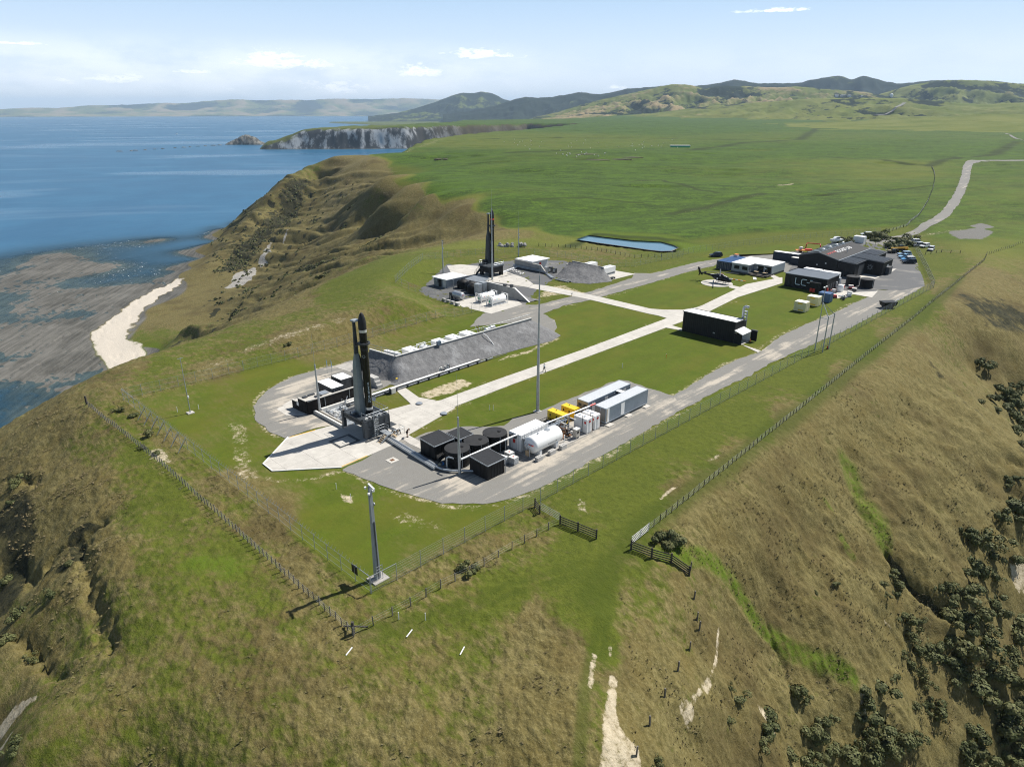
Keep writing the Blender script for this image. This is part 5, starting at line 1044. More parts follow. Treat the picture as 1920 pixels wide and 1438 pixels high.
# tank containers behind the berm: steel frame, barrel, ends, valves, coloured placards
def tank_container(label, s, t, rz, group, z=.03, shroud=False):
    root = thing('tank_container', label, 'tank container', S(s,t,z), AX+rz, group)
    L, W, H = 6.06, 2.44, 2.59
    MB().lathe([(0,.28),(.7,.34),(1.05,.5),(1.14,.75),(1.14,L-.75),(1.05,L-.5),(.7,L-.34),(0,L-.28)], 28, (0,0,1.33), 'x').build('barrel', M['white'], root, True)
    mb = MB()
    for x in (.08, L-.08):
        for y in (-W/2+.08, W/2-.08): mb.bar((x,y,0),(x,y,H),.15)
        for z_ in (.09,H-.07): mb.bar((x,-W/2+.08,z_),(x,W/2-.08,z_),.13)
        for y in (-1,1): mb.bar((x,y*(W/2-.1),.75),(x,y*(W/2-.75),.12),.09); mb.bar((x,y*(W/2-.1),H-.75),(x,y*(W/2-.75),H-.12),.09)
    for y in (-W/2+.08,W/2-.08): mb.bar((.1,y,.12),(L-.1,y,.12),.14)
    mb.build('frame', M['white'], root)
    MB().bb(.6,L-.6,-W/2+.1,W/2-.1,.25,.42).build('saddle', M['grey'], root)
    if shroud:
        mb = MB(); mb.bb(.2,L-.2,-W/2+.1,W/2-.1,H-.25,H-.03); mb.build('top_cover', M['white'], root); MB().bb(.14,.2,-W/2+.12,W/2-.12,.2,H-.05).build('end_cover', M['white'], root)
        for y in (-1,1): MB().bb(.3,L-.3,y*W/2-.06,y*W/2+.02,1.0,H-.05).build('side_cover', M['white'], root)
    MB().box((L*.5,0,H-.04),(.9,.5,.14)).build('walkway', M['galv'], root); MB().tube((L*.25,0,2.4),(L*.25,0,2.62),.22,12).build('hatch', M['galv'], root)
    rng = random.Random(int(s*10))
    for i, mm in enumerate(('red','green','yellow')):
        sz = .34
        for y in (-1.235,1.235) if shroud else (-1.12,):
            o = MB().add([(-sz/2,0,0),(0,0,-sz/2),(sz/2,0,0),(0,0,sz/2)],[(0,1,2,3)]).build('placard', M[mm], root); o.location = (1.1+.75*i+rng.uniform(-.1,.1), y, 1.75 if not shroud else 1.9-.1*i)
    o = MB().lathe([(0,0),(.26,0),(.26,.02),(0,.03)],14,(.22,.1,1.2),'x').build('placard', M['green'], root)
    return root
tw = ('first','second','third','fourth','fifth')
for i, sx in enumerate((24.9,28.75,32.8,36.8,40.9)):
    tank_container(f'white tank container behind the long berm, {tw[i]} from the near rocket', sx+1.22, 24.7, -math.pi/2, 'white tank containers behind the long berm', shroud=(i % 2 == 0) or i == 3)
root = thing('sloped_cover', 'white sloped cover at the near end behind the berm wall', 'cover', S(19.6,23.6,.03)); MB().add([(0,0,0),(2.0,0,0),(2.0,-5,0),(0,-5,0),(0,0,3.7),(.7,0,3.7),(.7,-5,4.2),(0,-5,4.2)],[(3,2,1,0),(4,5,6,7),(0,1,5,4),(1,2,6,5),(2,3,7,6),(3,0,4,7)]).build('cover_panel', M['white'], root)
for i, (sx, tt) in enumerate(((45.6,20.2),(47.4,20.5))):
    root = thing('steel_vessel', ('small grey pressure vessel lying behind the berm, nearer the white tanks','small grey pressure vessel lying behind the berm, at its far end')[i], 'tank', S(sx,tt,2.6), group='grey vessels behind the berm')
    MB().lathe([(0,-.9),(.35,-.8),(.45,-.6),(.45,.6),(.35,.8),(0,.9)],16,(0,0,.6),'x').build('shell', M['galv'], root, True); MB().bb(-.7,.7,-.3,.3,-2.55,.2).build('stand', M['grey'], root)
# manifold with pipes
root = thing('pipe_manifold', 'rack of orange and grey pipes behind the berm', 'pipework', S(44,20.4,.03))
for i in range(6): MB().tube((random.uniform(-1,1),random.uniform(-1,1),0),(random.uniform(-1,1),random.uniform(-1,1),random.uniform(3.2,4.6)),.06,6).build('pipe', M[('galv','rust','grey')[i%3]], root)

# ---------------------------------------------------------------- black blockwork bunker with two control containers
root = thing('bunker_wall', 'low black blockwork wall with a pale coping left of the near rocket', 'wall', S(0,0))
def blockwall(pts, h0, h1, th, zdrop=None):
    for a, b_ in zip(pts[:-1], pts[1:]):
        L = math.dist(a, b_); n = max(1, round(L/1.6)); rows = 4
        for i in range(n):
            for j in range(rows):
                f0, f1 = i/n, (i+1)/n; h = h1
                p = Vector((a[0]+(b_[0]-a[0])*f0, a[1]+(b_[1]-a[1])*f0, 0)); q = Vector((a[0]+(b_[0]-a[0])*f1, a[1]+(b_[1]-a[1])*f1, 0)); d = (q-p).normalized()*.012
                hh = zdrop((f0+f1)/2) if zdrop else h
                if hh*(j+1)/rows <= 0: continue
                MB().bar(p+d+Vector((0,0,hh*(j+.5)/rows)), q-d+Vector((0,0,hh*(j+.5)/rows)), th, hh/rows-.02).build('block', M['blackblock'], root)
            MB().bar(p+d+Vector((0,0,hh+.06)), q-d+Vector((0,0,hh+.06)), th+.1, .12).build('coping', M['conc'], root)
blockwall([(-3.7,13.5),(6.6,13.5)], 0, 2.4, .3); blockwall([(-3.7,13.7),(-3.9,16.2)], 0, 2.4, .3); blockwall([(-3.9,16.3),(-4.0,18.2)], 0, 2.4, .3, lambda f: 2.3-1.5*f)
o = MB().add([(0,-.42,-.38),(0,.42,-.38),(0,.42,.38),(0,-.42,.38)],[(0,3,2,1)]).build('notice', M['white'], root); o.location = (-4.07,16.4,1.35)
for x in (-.4,4.6): MB().tube((x,13.28,0),(x,13.28,2.5),.05,6).build('downpipe', M['galv'], root)
root = thing('bunker_roof_deck', 'pale equipment deck with grilles behind the black wall', 'deck', S(-3.4,14.0))
MB().bb(0,5.2,-.2,2.6,2.05,2.2).build('deck_slab', M['conc'], root)
for i, (x, y, w_, l_) in enumerate(((.2,1.6,.8,.7),(2.0,.4,1.2,.7),(3.2,.7,1.5,1.4),(1.4,1.9,1.2,.5))): MB().box((x+w_/2,y+l_/2,2.3),(w_,l_,.22)).build('grille', M[('dgrey','dgrey','galv','dgrey')[i]], root)
for i in range(8): MB().tube((3.0+.2*i,.6,2.35),(3.0+.2*i,2.0,2.35),.05,6).build('pipe', M['galv'], root)
for x in (0.15,5.0): MB().bb(x-.1,x+.1,2.2,2.5,0,2.05).build('deck_post', M['dgrey'], root)

def container(name, label, s0, s1, t0, t1, z0, z1, wallm, roofm, group=None, cat='container', rib=.28, doors='', root=None):
    """corrugated steel container: floor frame, four ribbed walls, roof sheet, corner castings, door leaves"""
    root = thing(name, label, cat, S((s0+s1)/2,(t0+t1)/2,0), group=group); a, b_ = (s1-s0)/2, (t1-t0)/2
    MB().bb(-a+.05,a-.05,-b_+.05,b_-.05,z0,z0+.14).build('floor_frame', wallm, root)
    for nm, p, q in (('side_wall',(-a,-b_),(a,-b_)),('end_wall',(a,-b_),(a,b_)),('side_wall',(a,b_),(-a,b_)),('end_wall',(-a,b_),(-a,-b_))):
        mb = MB(); mb.ribs(p,q,z0+.12,z1-.06,.04,rib,1); mb.build(nm, wallm, root)
    mb = MB(); mb.ribroof(-a,a,-b_,b_,lambda x,y: z1-.08,.35 if (s1-s0) > (t1-t0) else .35,.02,'y' if (s1-s0) > (t1-t0) else 'x',.06); mb.build('roof', roofm, root)
    mb = MB()
    for x in (-a,a):
        for y in (-b_,b_): mb.bb(x-.06,x+.06,y-.06,y+.06,z0,z1+.01)
    for y in (-b_,b_): mb.bb(-a,a,y-.05,y+.05,z1-.12,z1-.005); mb.bb(-a,a,y-.05,y+.05,z0,z0+.14)
    for x in (-a,a): mb.bb(x-.05,x+.05,-b_,b_,z1-.125,z1-.008); mb.bb(x-.05,x+.05,-b_,b_,z0+.002,z0+.142)
    mb.build('corner_frame', wallm, root)
    for side in doors.split():
        for k_ in (0,1):
            if side == '-x': d = MB().bb(-a-.09,-a-.045,-b_*.96*(1-k_) if True else 0, b_*.96*k_, z0+.2,z1-.2); ps = [(-a-.11,(-b_*.5,b_*.5)[k_]+q) for q in (-.25,.25)]
            elif side == '+x': d = MB().bb(a+.045,a+.09,-b_*.96*(1-k_), b_*.96*k_, z0+.2,z1-.2); ps = [(a+.11,(-b_*.5,b_*.5)[k_]+q) for q in (-.25,.25)]
            else: d = MB().bb(-a*.96*(1-k_), a*.96*k_, -b_-.09,-b_-.045, z0+.2,z1-.2); ps = [((-a*.5,a*.5)[k_]+q,-b_-.11) for q in (-.25,.25)]
            dd_ = d.build('door', wallm, root); mb = MB()
            for p in ps: mb.tube((*p,z0+.15),(*p,z1-.15),.025,6)
            mb.build('lock_rod', M['galv'], dd_)
    return root
def plainbox(root, name, x0,x1,y0,y1,z0,z1, m): return MB().bb(x0,x1,y0,y1,z0,z1).build(name, m, root)
r1 = container('control_container','dark grey container with white roof behind the black wall, longer one',2.1,4.6,14.9,20.1,.05,2.75,M['dgrey'],M['whiteroof'],'control containers behind the black wall',doors='-y')
MB().bb(-1.29,-1.25,.6,1.6,.3,2.3).build('dark_door', M['black'], r1); text('lettering','ROCKET LAB',.34,M['letter'],r1,(-1.31,-1.0,1.25),(math.pi/2,0,-math.pi/2),.004); MB().lathe([(0,0),(.16,0),(.16,.01),(0,.012)],12,(-1.31,-.6,1.75),'x').build('emblem', M['letter'], r1)
for x in (-.7,.1,.8): MB().box((x,-2.75,1.4),(.5,.35,.6)).build('air_unit', M['grey'], r1)
r2 = container('control_container','dark grey container with white roof beside the end of the berm, squarer one',5.6,8.1,17.5,20.8,.05,2.75,M['dgrey'],M['whiteroof'],'control containers behind the black wall')
MB().bb(.9,1.25,-1.72,-1.66,.2,2.2).build('door', M['black'], r2)
for px, py, h, lb in ((614,700,2.9,'blue and white flag banner on a pole, left one behind the containers'),(622.5,702,3.0,'blue and white flag banner on a pole, right one behind the containers')):
    root = thing('feather_flag', lb, 'flag', G(px,py,0), group='flag banners behind the containers'); MB().tube((0,0,0),(0,0,h+.2),.03,6).build('pole', M['galv'], root); o = MB().add([(0,0,h*.5),(.02,-.22,h*.5),(.02,-.26,h*.95),(0,0,h),(-.02,.0,h*.8)],[(0,1,2,3)]).build('banner', mat('flag cloth',(.45,.62,.72),.8,0,.3,2.0), root)

# ---------------------------------------------------------------- pump sheds and tanks
def shed(label, s0,s1,t0,t1,h,drop, group='black pump sheds'):
    root = thing('pump_shed', label, 'shed', S((s0+s1)/2,(t0+t1)/2), group=group); a, b_ = (s1-s0)/2,(t1-t0)/2
    for p, q in (((-a,-b_),(a,-b_)),((a,-b_),(a,b_)),((a,b_),(-a,b_)),((-a,b_),(-a,-b_))): mb = MB(); mb.ribs(p,q,.02,h-drop-.02,.035,.3); mb.build('wall', M['black'], root)
    mb = MB(); mb.ribroof(-a-.12,a+.12,-b_-.12,b_+.12,lambda x,y: h-drop*(.5-y/(2*b_+.24)),.30,.035,'x',.05); mb.build('roof', M['blackroof'], root)
    mb = MB(); zf = lambda y: h-drop*(.5-y/(2*b_+.24))
    mb.bar((-a-.14,-b_-.14,zf(-b_)),(-a-.14,b_+.14,zf(b_)),.05,.16); mb.bar((a+.14,-b_-.14,zf(-b_)),(a+.14,b_+.14,zf(b_)),.05,.16); mb.build('barge_flashing', M['grey'], root)
    mb = MB(); mb.bar((-a-.1,-b_-.17,zf(-b_)+.0),(a+.1,-b_-.17,zf(-b_)+.0),.12,.1); mb.tube((a+.05,-b_-.17,0),(a+.05,-b_-.17,h-drop),.05,6); mb.build('gutter', M['grey'], root)
    MB().bb(-a-.06,-a-.04,-.45,.45,.05,2.05).build('door', M['black'], root)
    return root
shed('black pump shed with ribbed roof nearest the launch pad',.9,4.6,-15.4,-12.0,2.7,.25); shed('small black shed half hidden behind the pump shed and tanks',5.4,8.1,-15.9,-13.2,2.4,.2); shed('black pump shed with ribbed roof in front of the water tanks',2.4,5.8,-25.4,-21.6,2.65,.25)
def wtank(label, s, t, r_, h, dome=.10, group='black water tanks by the pump sheds', lidm=None):
    root = thing('water_tank', label, 'water tank', S(s,t), group=group)
    prof = [(r_,0)]
    for i in range(8): z_ = h*(i+.5)/8; prof += [(r_,z_-.08),(r_+.03,z_),(r_,z_+.08)]
    prof += [(r_,h)]
    MB().lathe(prof, 40).build('shell', M['plastic'], root, True)
    MB().lathe([(r_+.05,h),(r_+.05,h+.07),(r_*.6,h+.07+dome*.6),(0,h+.07+dome)],40).build('lid', lidm or M['tanklid'], root, True)
    MB().lathe([(.3,h+.1),(.3,h+.22),(0,h+.24)],14,(r_*.3,-r_*.2,0)).build('hatch', M['plastic'], root)
    for a in (-1.9,-.9): MB().tube(((r_+.07)*math.cos(a),(r_+.07)*math.sin(a),0),((r_+.07)*math.cos(a),(r_+.07)*math.sin(a),h),.05,6).build('overflow_pipe', M['grey'], root)
    return root
wtank('black water tank nearest the lightning mast by the pump sheds',2.9,-18.3,1.86,2.5); wtank('black water tank in the middle of the three by the pump sheds',6.6,-18.45,1.86,2.5); wtank('black water tank beside the white container',10.5,-18.5,1.88,2.5)
root = thing('pump_pipework', 'black pumps and pipe elbows between the pump shed and the tank', 'pump', S(1.2,-16.2))
for i in range(5): MB().tube((-.3+.25*i,-.2,.3+.1*i),(-.1+.25*i,.6,.9),.2,10).build('pump_body', M['plastic'], root)
MB().path([(-.6,-1.2,.2),(-.2,-1.2,.2),(0,-.6,.3)],.07).build('blue_hose', mat('blue hose',(.03,.22,.6),.5), root); MB().box((-.7,-.8,.15),(.3,.3,.25)).build('valve_box', M['cream'], root)
root = thing('pipe_elbow', 'tall grey pipe bend rising beside the first water tank', 'pipe', S(.3,-18.9)); MB().path([(0,0,.3),(0,0,2.0),(.15,-.3,2.25),(.3,-1.2,2.3)],.12,10).build('pipe', M['galv'], root, True)
# elevated pipeline
root = thing('pipeline', 'long white pipeline raised on posts from the lightning mast to the grey containers', 'pipe', S(0,0))
pl = [(.9,-21.45,2.55),(10.4,-22.0,2.9),(12.4,-22.2,2.95),(20,-22.85,3.05),(29.0,-23.5,3.1)]
MB().path(pl[:2],.14,12).build('pipe', M['white'], root, True); MB().path(pl[1:],.12,12).build('pipe', M['white'], root, True); MB().path([(28.0,-23.42,3.12),(29.3,-23.52,3.12)],.15,12).build('pipe_end', M['red'], root)
for x, y, h in ((3.4,-21.5,2.4),(6.4,-21.7,2.5),(9.6,-21.8,2.6),(20.8,-22.8,2.9),(23.2,-22.9,2.9),(26.0,-23.1,2.95)): MB().bar((x,y,0),(x,y,h),.12).build('post', M['galv'], root)
for x in (20.8,23.2): MB().bar((x,-24.4,2.4),(x,-22.5,2.4),.14).build('cross_arm', M['offwhite'], root)
# white store container, catwalk and tank
c = container('white_container','white container with a red notice beside the long white tank',12.0,18.0,-22.75,-20.25,.1,2.9,M['white'],M['whiteroof'],doors='-x')
o = MB().bb(-3.16,-3.13,-.15,.35,1.3,1.9).build('notice', M['red'], c); MB().box((-3.2,.2,2.45),(.5,1.3,.4)).build('air_unit', M['dgrey'], c)
root = thing('catwalk', 'narrow steel catwalk with railings beside the white container', 'catwalk', S(12.2,-23.05)); MB().bb(0,10.2,-.25,.25,2.35,2.42).build('deck', M['galv'], root); mb = MB(); rail(mb,[(0,-.25,2.4),(10.2,-.25,2.4)],1.0,.03,sp=.8); mb.build('railing', M['galv'], root)
for x in (.2,3.4,6.8,10): MB().bar((x,0,.05),(x,0,2.35),.1).build('post', M['galv'], root)
root = thing('storage_tank', 'long white horizontal tank with lettering on concrete saddles', 'tank', S(11.9,-24.55))
L = 6.6; MB().lathe([(0,-.12),(.6,-.05),(1.1,.12),(1.33,.34),(1.36,.55),(1.36,L-.55),(1.33,L-.34),(1.1,L-.12),(.6,L+.05),(0,L+.12)],36,(0,0,1.82),'x').build('shell', M['white'], root, True)
for x in (1.4,L-1.4): MB().bb(x-.25,x+.25,-1.2,1.2,.05,.95).build('saddle', M['white'], root)
text('lettering','ROCKET LAB',.36,M['dgrey'],root,(3.9,-1.355,1.62),(R(84),0,0),.004); MB().bb(-.16,-.11,-1.0,.0,2.05,2.2).build('end_label', M['red'], root)
MB().lathe([(.45,3.16),(.45,3.26),(0,3.3)],16,(L*.62,0,0)).build('manhole', M['galv'], root); MB().lathe([(.12,3.15),(.12,3.4),(0,3.42)],10,(L*.3,0,0)).build('vent', M['galv'], root)
MB().bb(-.55,-.2,-.35,.25,.35,1.25).build('control_box', M['tan'], root)
for y in (-.5,.1,.6): MB().path([(-.45,y,.2),(-.45,y,1.9),(-.1,y,2.2)],.05).build('pipe', M['galv'], root)
bl = ('nearest the pump shed','in the middle','nearest the grey cabinet')
for i, sx in enumerate((12.1,15.0,17.6)):
    root = thing('concrete_block', f'pale concrete block beside the white tank, {bl[i]}', 'block', S(sx,-26.45), group='concrete blocks along the white tank'); MB().bb(-.62,.62,-.32,.32,0,.66).build('block_body', M['block'], root); mb = MB()
    for x in (-.35,0,.35): mb.bb(x-.1,x+.1,-.1,.1,.66,.72)
    mb.build('lifting_stud', M['block'], root)
for i, (sx, tx, lb) in enumerate(((9.4,-22.8,'caged liquid container at the back of the three'),(8.7,-24.35,'caged liquid container in front of the three'),(7.6,-23.2,'white plastic liquid container beside the pump shed'))):
    root = thing('liquid_container', lb, 'container', S(sx,tx), AX+.1*i, 'caged liquid containers')
    MB().bb(-.5,.5,-.58,.58,.14,1.12).build('tank_body', M['white'] if i == 2 else M['offwhite'], root); MB().bb(-.52,.52,-.6,.6,0,.12).build('pallet', M['galv'], root)
    mb = MB()
    for z_ in (.25,.45,.65,.85,1.1): rail(mb,[(-.53,-.61,z_-.001),(.53,-.61,z_-.001),(.53,.61,z_-.001),(-.53,.61,z_-.001),(-.53,-.61,z_-.001)],.001,.018,False,False,9)
    for q in (-.5,-.25,0,.25,.5): mb.tube((q,-.61,.12),(q,-.61,1.12),.016,5); mb.tube((-.53,q*1.15,.12),(-.53,q*1.15,1.12),.016,5)
    mb.build('cage', M['galv'], root); MB().lathe([(.11,1.12),(.11,1.18),(0,1.19)],12).build('cap', M['red'] if i < 2 else M['dgrey'], root)
# generators
for i, (s0,s1,t0,t1,lb) in enumerate(((23.5,24.85,-21.4,-17.9,'yellow generator nearest the tall mast'),(26.75,28.1,-21.2,-18.2,'yellow generator beside the grey containers'))):
    root = thing('generator', lb, 'generator', S((s0+s1)/2,(t0+t1)/2), group='yellow generators'); a, b_ = (s1-s0)/2,(t1-t0)/2
    MB().bb(-a,a,-b_,b_,.35,1.98).build('canopy', M['yellow'], root); MB().bb(-a-.03,a+.03,-b_-.03,b_+.03,.05,.33).build('skid', M['black'], root); MB().bb(-a-.02,a+.02,-b_-.02,b_+.02,1.98,2.06).build('lid', M['yellow'], root)
    for y in (-b_*.55,b_*.1,b_*.62): MB().bb(-a-.02,-a-.002,y-.42,y+.42,.5,1.85).build('door', M['yellow'], root); 
    for y in (-b_*.2,b_*.62): MB().bb(-a-.04,-a-.022,y-.13,y+.13,1.2,1.6).build('vent', M['black'], root)
    MB().bb(-a+.15,a-.15,-b_-.02,-b_-.002,.55,1.8).build('radiator_grille', M['black'], root); MB().tube((.2,b_*.3,2.06),(.2,b_*.3,2.25),.07,8).build('exhaust', M['dgrey'], root)
# two white cabinets
for i, (s0,s1,t0,t1,lb) in enumerate(((24.15,25.55,-25.95,-23.2,'white equipment cabinet with red badges, nearer the yellow generators'),(26.15,27.6,-26.0,-23.2,'white equipment cabinet with red badges, against the grey container'))):
    root = thing('equipment_cabinet', lb, 'cabinet', S((s0+s1)/2,(t0+t1)/2), group='white equipment cabinets'); a, b_ = (s1-s0)/2,(t1-t0)/2
    MB().bb(-a,a,-b_,b_,.12,2.55).build('body', M['white'], root); MB().bb(-a-.03,a+.03,-b_-.03,b_+.03,2.55,2.62).build('roof', M['whiteroof'], root); MB().bb(-a+.05,a-.05,-b_+.05,b_-.05,0,.12).build('plinth', M['dgrey'], root)
    for k_ in (0,1): MB().bb(-a+.05+k_*a,-.03+k_*a,-b_-.025,-b_-.002,.25,2.45).build('door', M['white'], root)
    MB().bb(-.25,.2,-b_-.05,-b_-.028,1.9,2.25).build('badge', M['red'], root); MB().bb(-a-.03,-a-.003,-b_*.85,-b_*.6,1.75,2.15).build('badge', M['red'], root)
    for y in (-.3,.7): MB().box((0,y,2.66),(.5,.35,.08)).build('hatch', M['galv'], root)
    MB().tube((-a-.12,-b_*.35,0),(-a-.12,-b_*.35,3.1),.05,6).build('vent_pipe', M['dgrey'], root); MB().tube((.5,-b_-.18,0),(.5,-b_-.18,3.3),.045,6).build('vent_pipe', M['rust'], root)
root = thing('control_cabinet', 'small grey cabinet with a dark screen at the edge of the plant slab', 'cabinet', S(21.9,-25.6)); MB().bb(-.45,.45,-.4,.4,.35,1.65).build('body', M['tan'] if False else mat('warm grey cabinet',(.40,.38,.34),.5), root); MB().bb(-.5,.5,-.45,.45,1.65,1.72).build('lid', M['offwhite'], root); MB().bb(-.25,.2,-.43,-.41,1.0,1.35).build('screen', M['glass'], root)
for x in (-.35,.35): MB().bb(x-.05,x+.05,-.3,.3,.03,.35).build('leg', M['galv'], root)
root = thing('compressor_skid', 'tangle of pipes, pumps and frames between the tank and the generators', 'pipework', S(21.3,-22.3))
rng = random.Random(21); MB().bb(-2.2,1.9,-2.2,2.6,.04,.16).build('skid_base', M['rust'], root)
for i in range(46):
    x, y, z_ = rng.uniform(-2.1,1.9), rng.uniform(-3.0,2.6), rng.uniform(.25,1.7); L = rng.uniform(.5,1.9); mm = M[rng.choice(('galv','galv','white','offwhite','dgrey','rust','bluegrey'))]
    d = rng.choice(((L,0,0),(0,L,0),(0,0,-z_+.1))); MB().tube((x,y,z_),(x+d[0],y+d[1],z_+d[2]),rng.uniform(.04,.11),8).build('pipe', mm, root)
for i in range(14): MB().lathe([(0,-.3),(.18,-.26),(.2,0),(.18,.26),(0,.3)],10,(rng.uniform(-1.9,1.7),rng.uniform(-2.8,2.4),rng.uniform(.4,1.2)),rng.choice('xyz')).build('pump', M[rng.choice(('galv','offwhite','dgrey','rust','navy'))], root, True)
for x, y in ((-1.7,1.3),(-.2,1.9),(1.2,.9)): MB().bb(x-.45,x+.45,y-.35,y+.35,.15,1.5).build('motor_box', M[rng.choice(('navy','dgrey','grey'))], root)
root = thing('gas_bottle_rack', 'dark rack with hoses beside the yellow generator', 'rack', S(22.3,-18.6)); mb = MB(); rail(mb,[(-.9,-.5,0),(.8,-.5,0),(.8,.5,0),(-.9,.5,0),(-.9,-.5,0)],.9,.05); mb.build('frame', M['black'], root)
for i in range(4): MB().path([(-.6+.35*i,-.4,.3),(-.5+.35*i,.1,.75),(-.4+.35*i,.5,.2)],.06).build('hose', M['rubber'], root)
MB().box((-.2,-.7,.12),(.7,.2,.2)).build('orange_beam', M['orange'], root)
# two 40-foot site containers on pads
k1 = container('site_container','long grey blue container with a white door beside the road',29.0,41.1,-26.1,-23.75,.38,3.1,M['bluegrey'],mat('pale container roof',(.56,.58,.60),.45,.0,.06,.8),'long grey containers')
MB().bb(-1.9,-.9,-1.24,-1.215,.6,2.75).build('door', M['white'], k1); MB().bb(-6.0,-5.2,-1.235,-1.215,.5,3.0).build('white_panel', M['white'], k1)
for y in (-.58,.58): MB().bb(-6.11,-6.09,y-.5,y+.5,.6,2.9).build('end_louvre', mat('louvre grey',(.16,.155,.145),.6), k1)
MB().bb(-5.95,-5.75,-1.26,-1.24,.7,2.9).build('yellow_marking', M['tan'], k1)
k2 = container('site_container','long grey blue container with a tan end wall behind its twin',29.0,41.1,-22.3,-19.9,.38,3.1,M['bluegrey'],mat('pale container roof',(.56,.58,.60),.45,.0,.06,.8),'long grey containers',doors='')
for y in (-.58,.58): d = MB().bb(-6.11,-6.085,y-.55,y+.55,.5,2.95).build('end_door', M['tan'], k2); MB().bb(-6.125,-6.11,y-.35,y+.35,2.0,2.5).build('vent', M['dgrey'], d)
for x in (-4.6,-1.0,1.6,4.4): MB().bb(x-.45,x+.45,-1.235,-1.21,.6,2.7).build('door', M['white'], k2)
root = thing('container_link', 'flat white link roof joining the two long grey containers', 'canopy', S(37.2,-23.05)); MB().bb(-.5,.5,-.7,.7,2.9,3.0).build('roof_sheet', M['whiteroof'], root); MB().bb(-.45,.45,-.65,.65,.3,.4).build('floor', M['grey'], root); MB().bb(.4,.45,-.65,.65,.4,2.9).build('screen', M['dgrey'], root)
ps = ('under the near end','under the middle','under the far end')
for i, sx in enumerate((29.6,35.0,40.4)):
    root = thing('footing_slab', f'pale footing slab {ps[i]} of the roadside grey container', 'slab', S(sx,-26.0), group='footing slabs'); MB().bb(-.75,.75,-.95,.75,-.05,.14).build('slab', M['conc'], root); MB().bb(-.4,.4,-.1,.6,.14,.37).build('packer', M['dgrey'], root)
# masts
def mast(name, label, loc, h1, r0, r1, h2, group, base=True, fit=()):
    root = thing(name, label, 'mast', loc, group=group)
    MB().tube((0,0,0),(0,0,h1*.55),r0,12,(r0+r1)/2).build('lower_pole', M['galv'], root, True); MB().tube((0,0,h1*.55),(0,0,h1),(r0+r1)/2*.8,12,r1).build('upper_pole', M['galv'], root, True)
    if h2: MB().tube((0,0,h1),(0,0,h1+h2),.03,6,.012).build('lightning_rod', M['galv'], root)
    if base: MB().bb(-.55,.55,-.55,.55,-.1,.12).build('base_slab', M['conc'], root); MB().lathe([(r0*1.7,.12),(r0*1.7,.17)],12).build('base_flange', M['galv'], root)
    for z_, mm in fit: MB().box((r0+.12,0,z_),(.3,.25,.35)).build('fitting', M[mm], root)
    return root
mast('lightning_mast','grey lightning mast standing among the black water tanks',S(.9,-21.05),9.1,.24,.13,6.5,'lightning masts',False,((5.2,'navy'),))
mast('lightning_mast','grey lightning mast at the corner of the black wall',S(-1.75,13.0),8.9,.24,.13,5.5,'lightning masts',False)
mast('tall_mast','tallest slender steel mast beside the yellow generators',G(1008,771.5),24.2,.30,.10,2.5,'lightning masts',True)
mast('lightning_mast','grey lightning mast in front of the far rocket',S(89.9,64.7),21.8,.30,.13,6,'lightning masts',False)
mast('lightning_mast','grey mast with a camera left of the far pad',S(85.5,83.3),10.6,.22,.14,0,'lightning masts',False,((9.6,'dgrey'),(10.4,'dgrey'),(7.9,'galv')))
mast('lightning_mast','grey lightning mast behind the white flat roof at the far pad',S(121.8,84.2),10.2,.22,.12,6,'lightning masts',False,((8.2,'galv'),(7.0,'galv')))
m_ = mast('weather_mast','thin guyed weather mast on the left lawn',G(357,774),10.2,.09,.05,0,None,True)
MB().bar((-.5,0,10.1),(.5,0,10.1),.06).build('cross_arm', M['galv'], m_); MB().box((.12,0,3.0),(.25,.25,.4)).build('fitting', M['white'], m_)
# camera pole in the near fence corner
root = thing('camera_pole','tall grey square camera pole in the near corner of the fence','pole',G(708,1084))
MB().loft([[(-a,-a,z_),(a,-a,z_),(a,a,z_),(-a,a,z_)] for z_, a in ((0,.30),(7.2,.20),(11.9,.15))]).build('pole', M['grey'], root); mb = MB(); mb.bb(-.06,.06,-.315,-.22,.1,7.6); mb.build('cable_channel', M['dgrey'], root)
MB().bb(-.95,1.0,-.95,.8,-.1,.1).build('base_slab', M['conc2'], root); o = MB().bb(-1.2,.25,-.09,.09,12.0,12.16).build('top_arm', M['white'], root); o.rotation_euler = (0,0,R(80))
for p in ((.25,-.25,11.5),(-.3,-.2,11.3),(-.35,.3,11.9)): c = MB().lathe([(.02,.0),(.13,.05),(.14,.25),(0,.3)],12,(p[0],p[1],p[2]-.3)).build('dome_camera', M['white'], root, True)
MB().lathe([(0,0),(.2,.02),(.2,.1),(0,.12)],12,(.26,-.05,9.6),'x').build('dish', M['galv'], root)
mb = MB()
for z_ in (1.1,1.5,1.9): mb.bar((-.4,-.5,z_),(.4,-.5,z_),.05)
for x in (-.4,.4): mb.bar((x,-.5,.1),(x,-.5,2.0),.05)
mb.build('guard_rail', M['galv'], root)
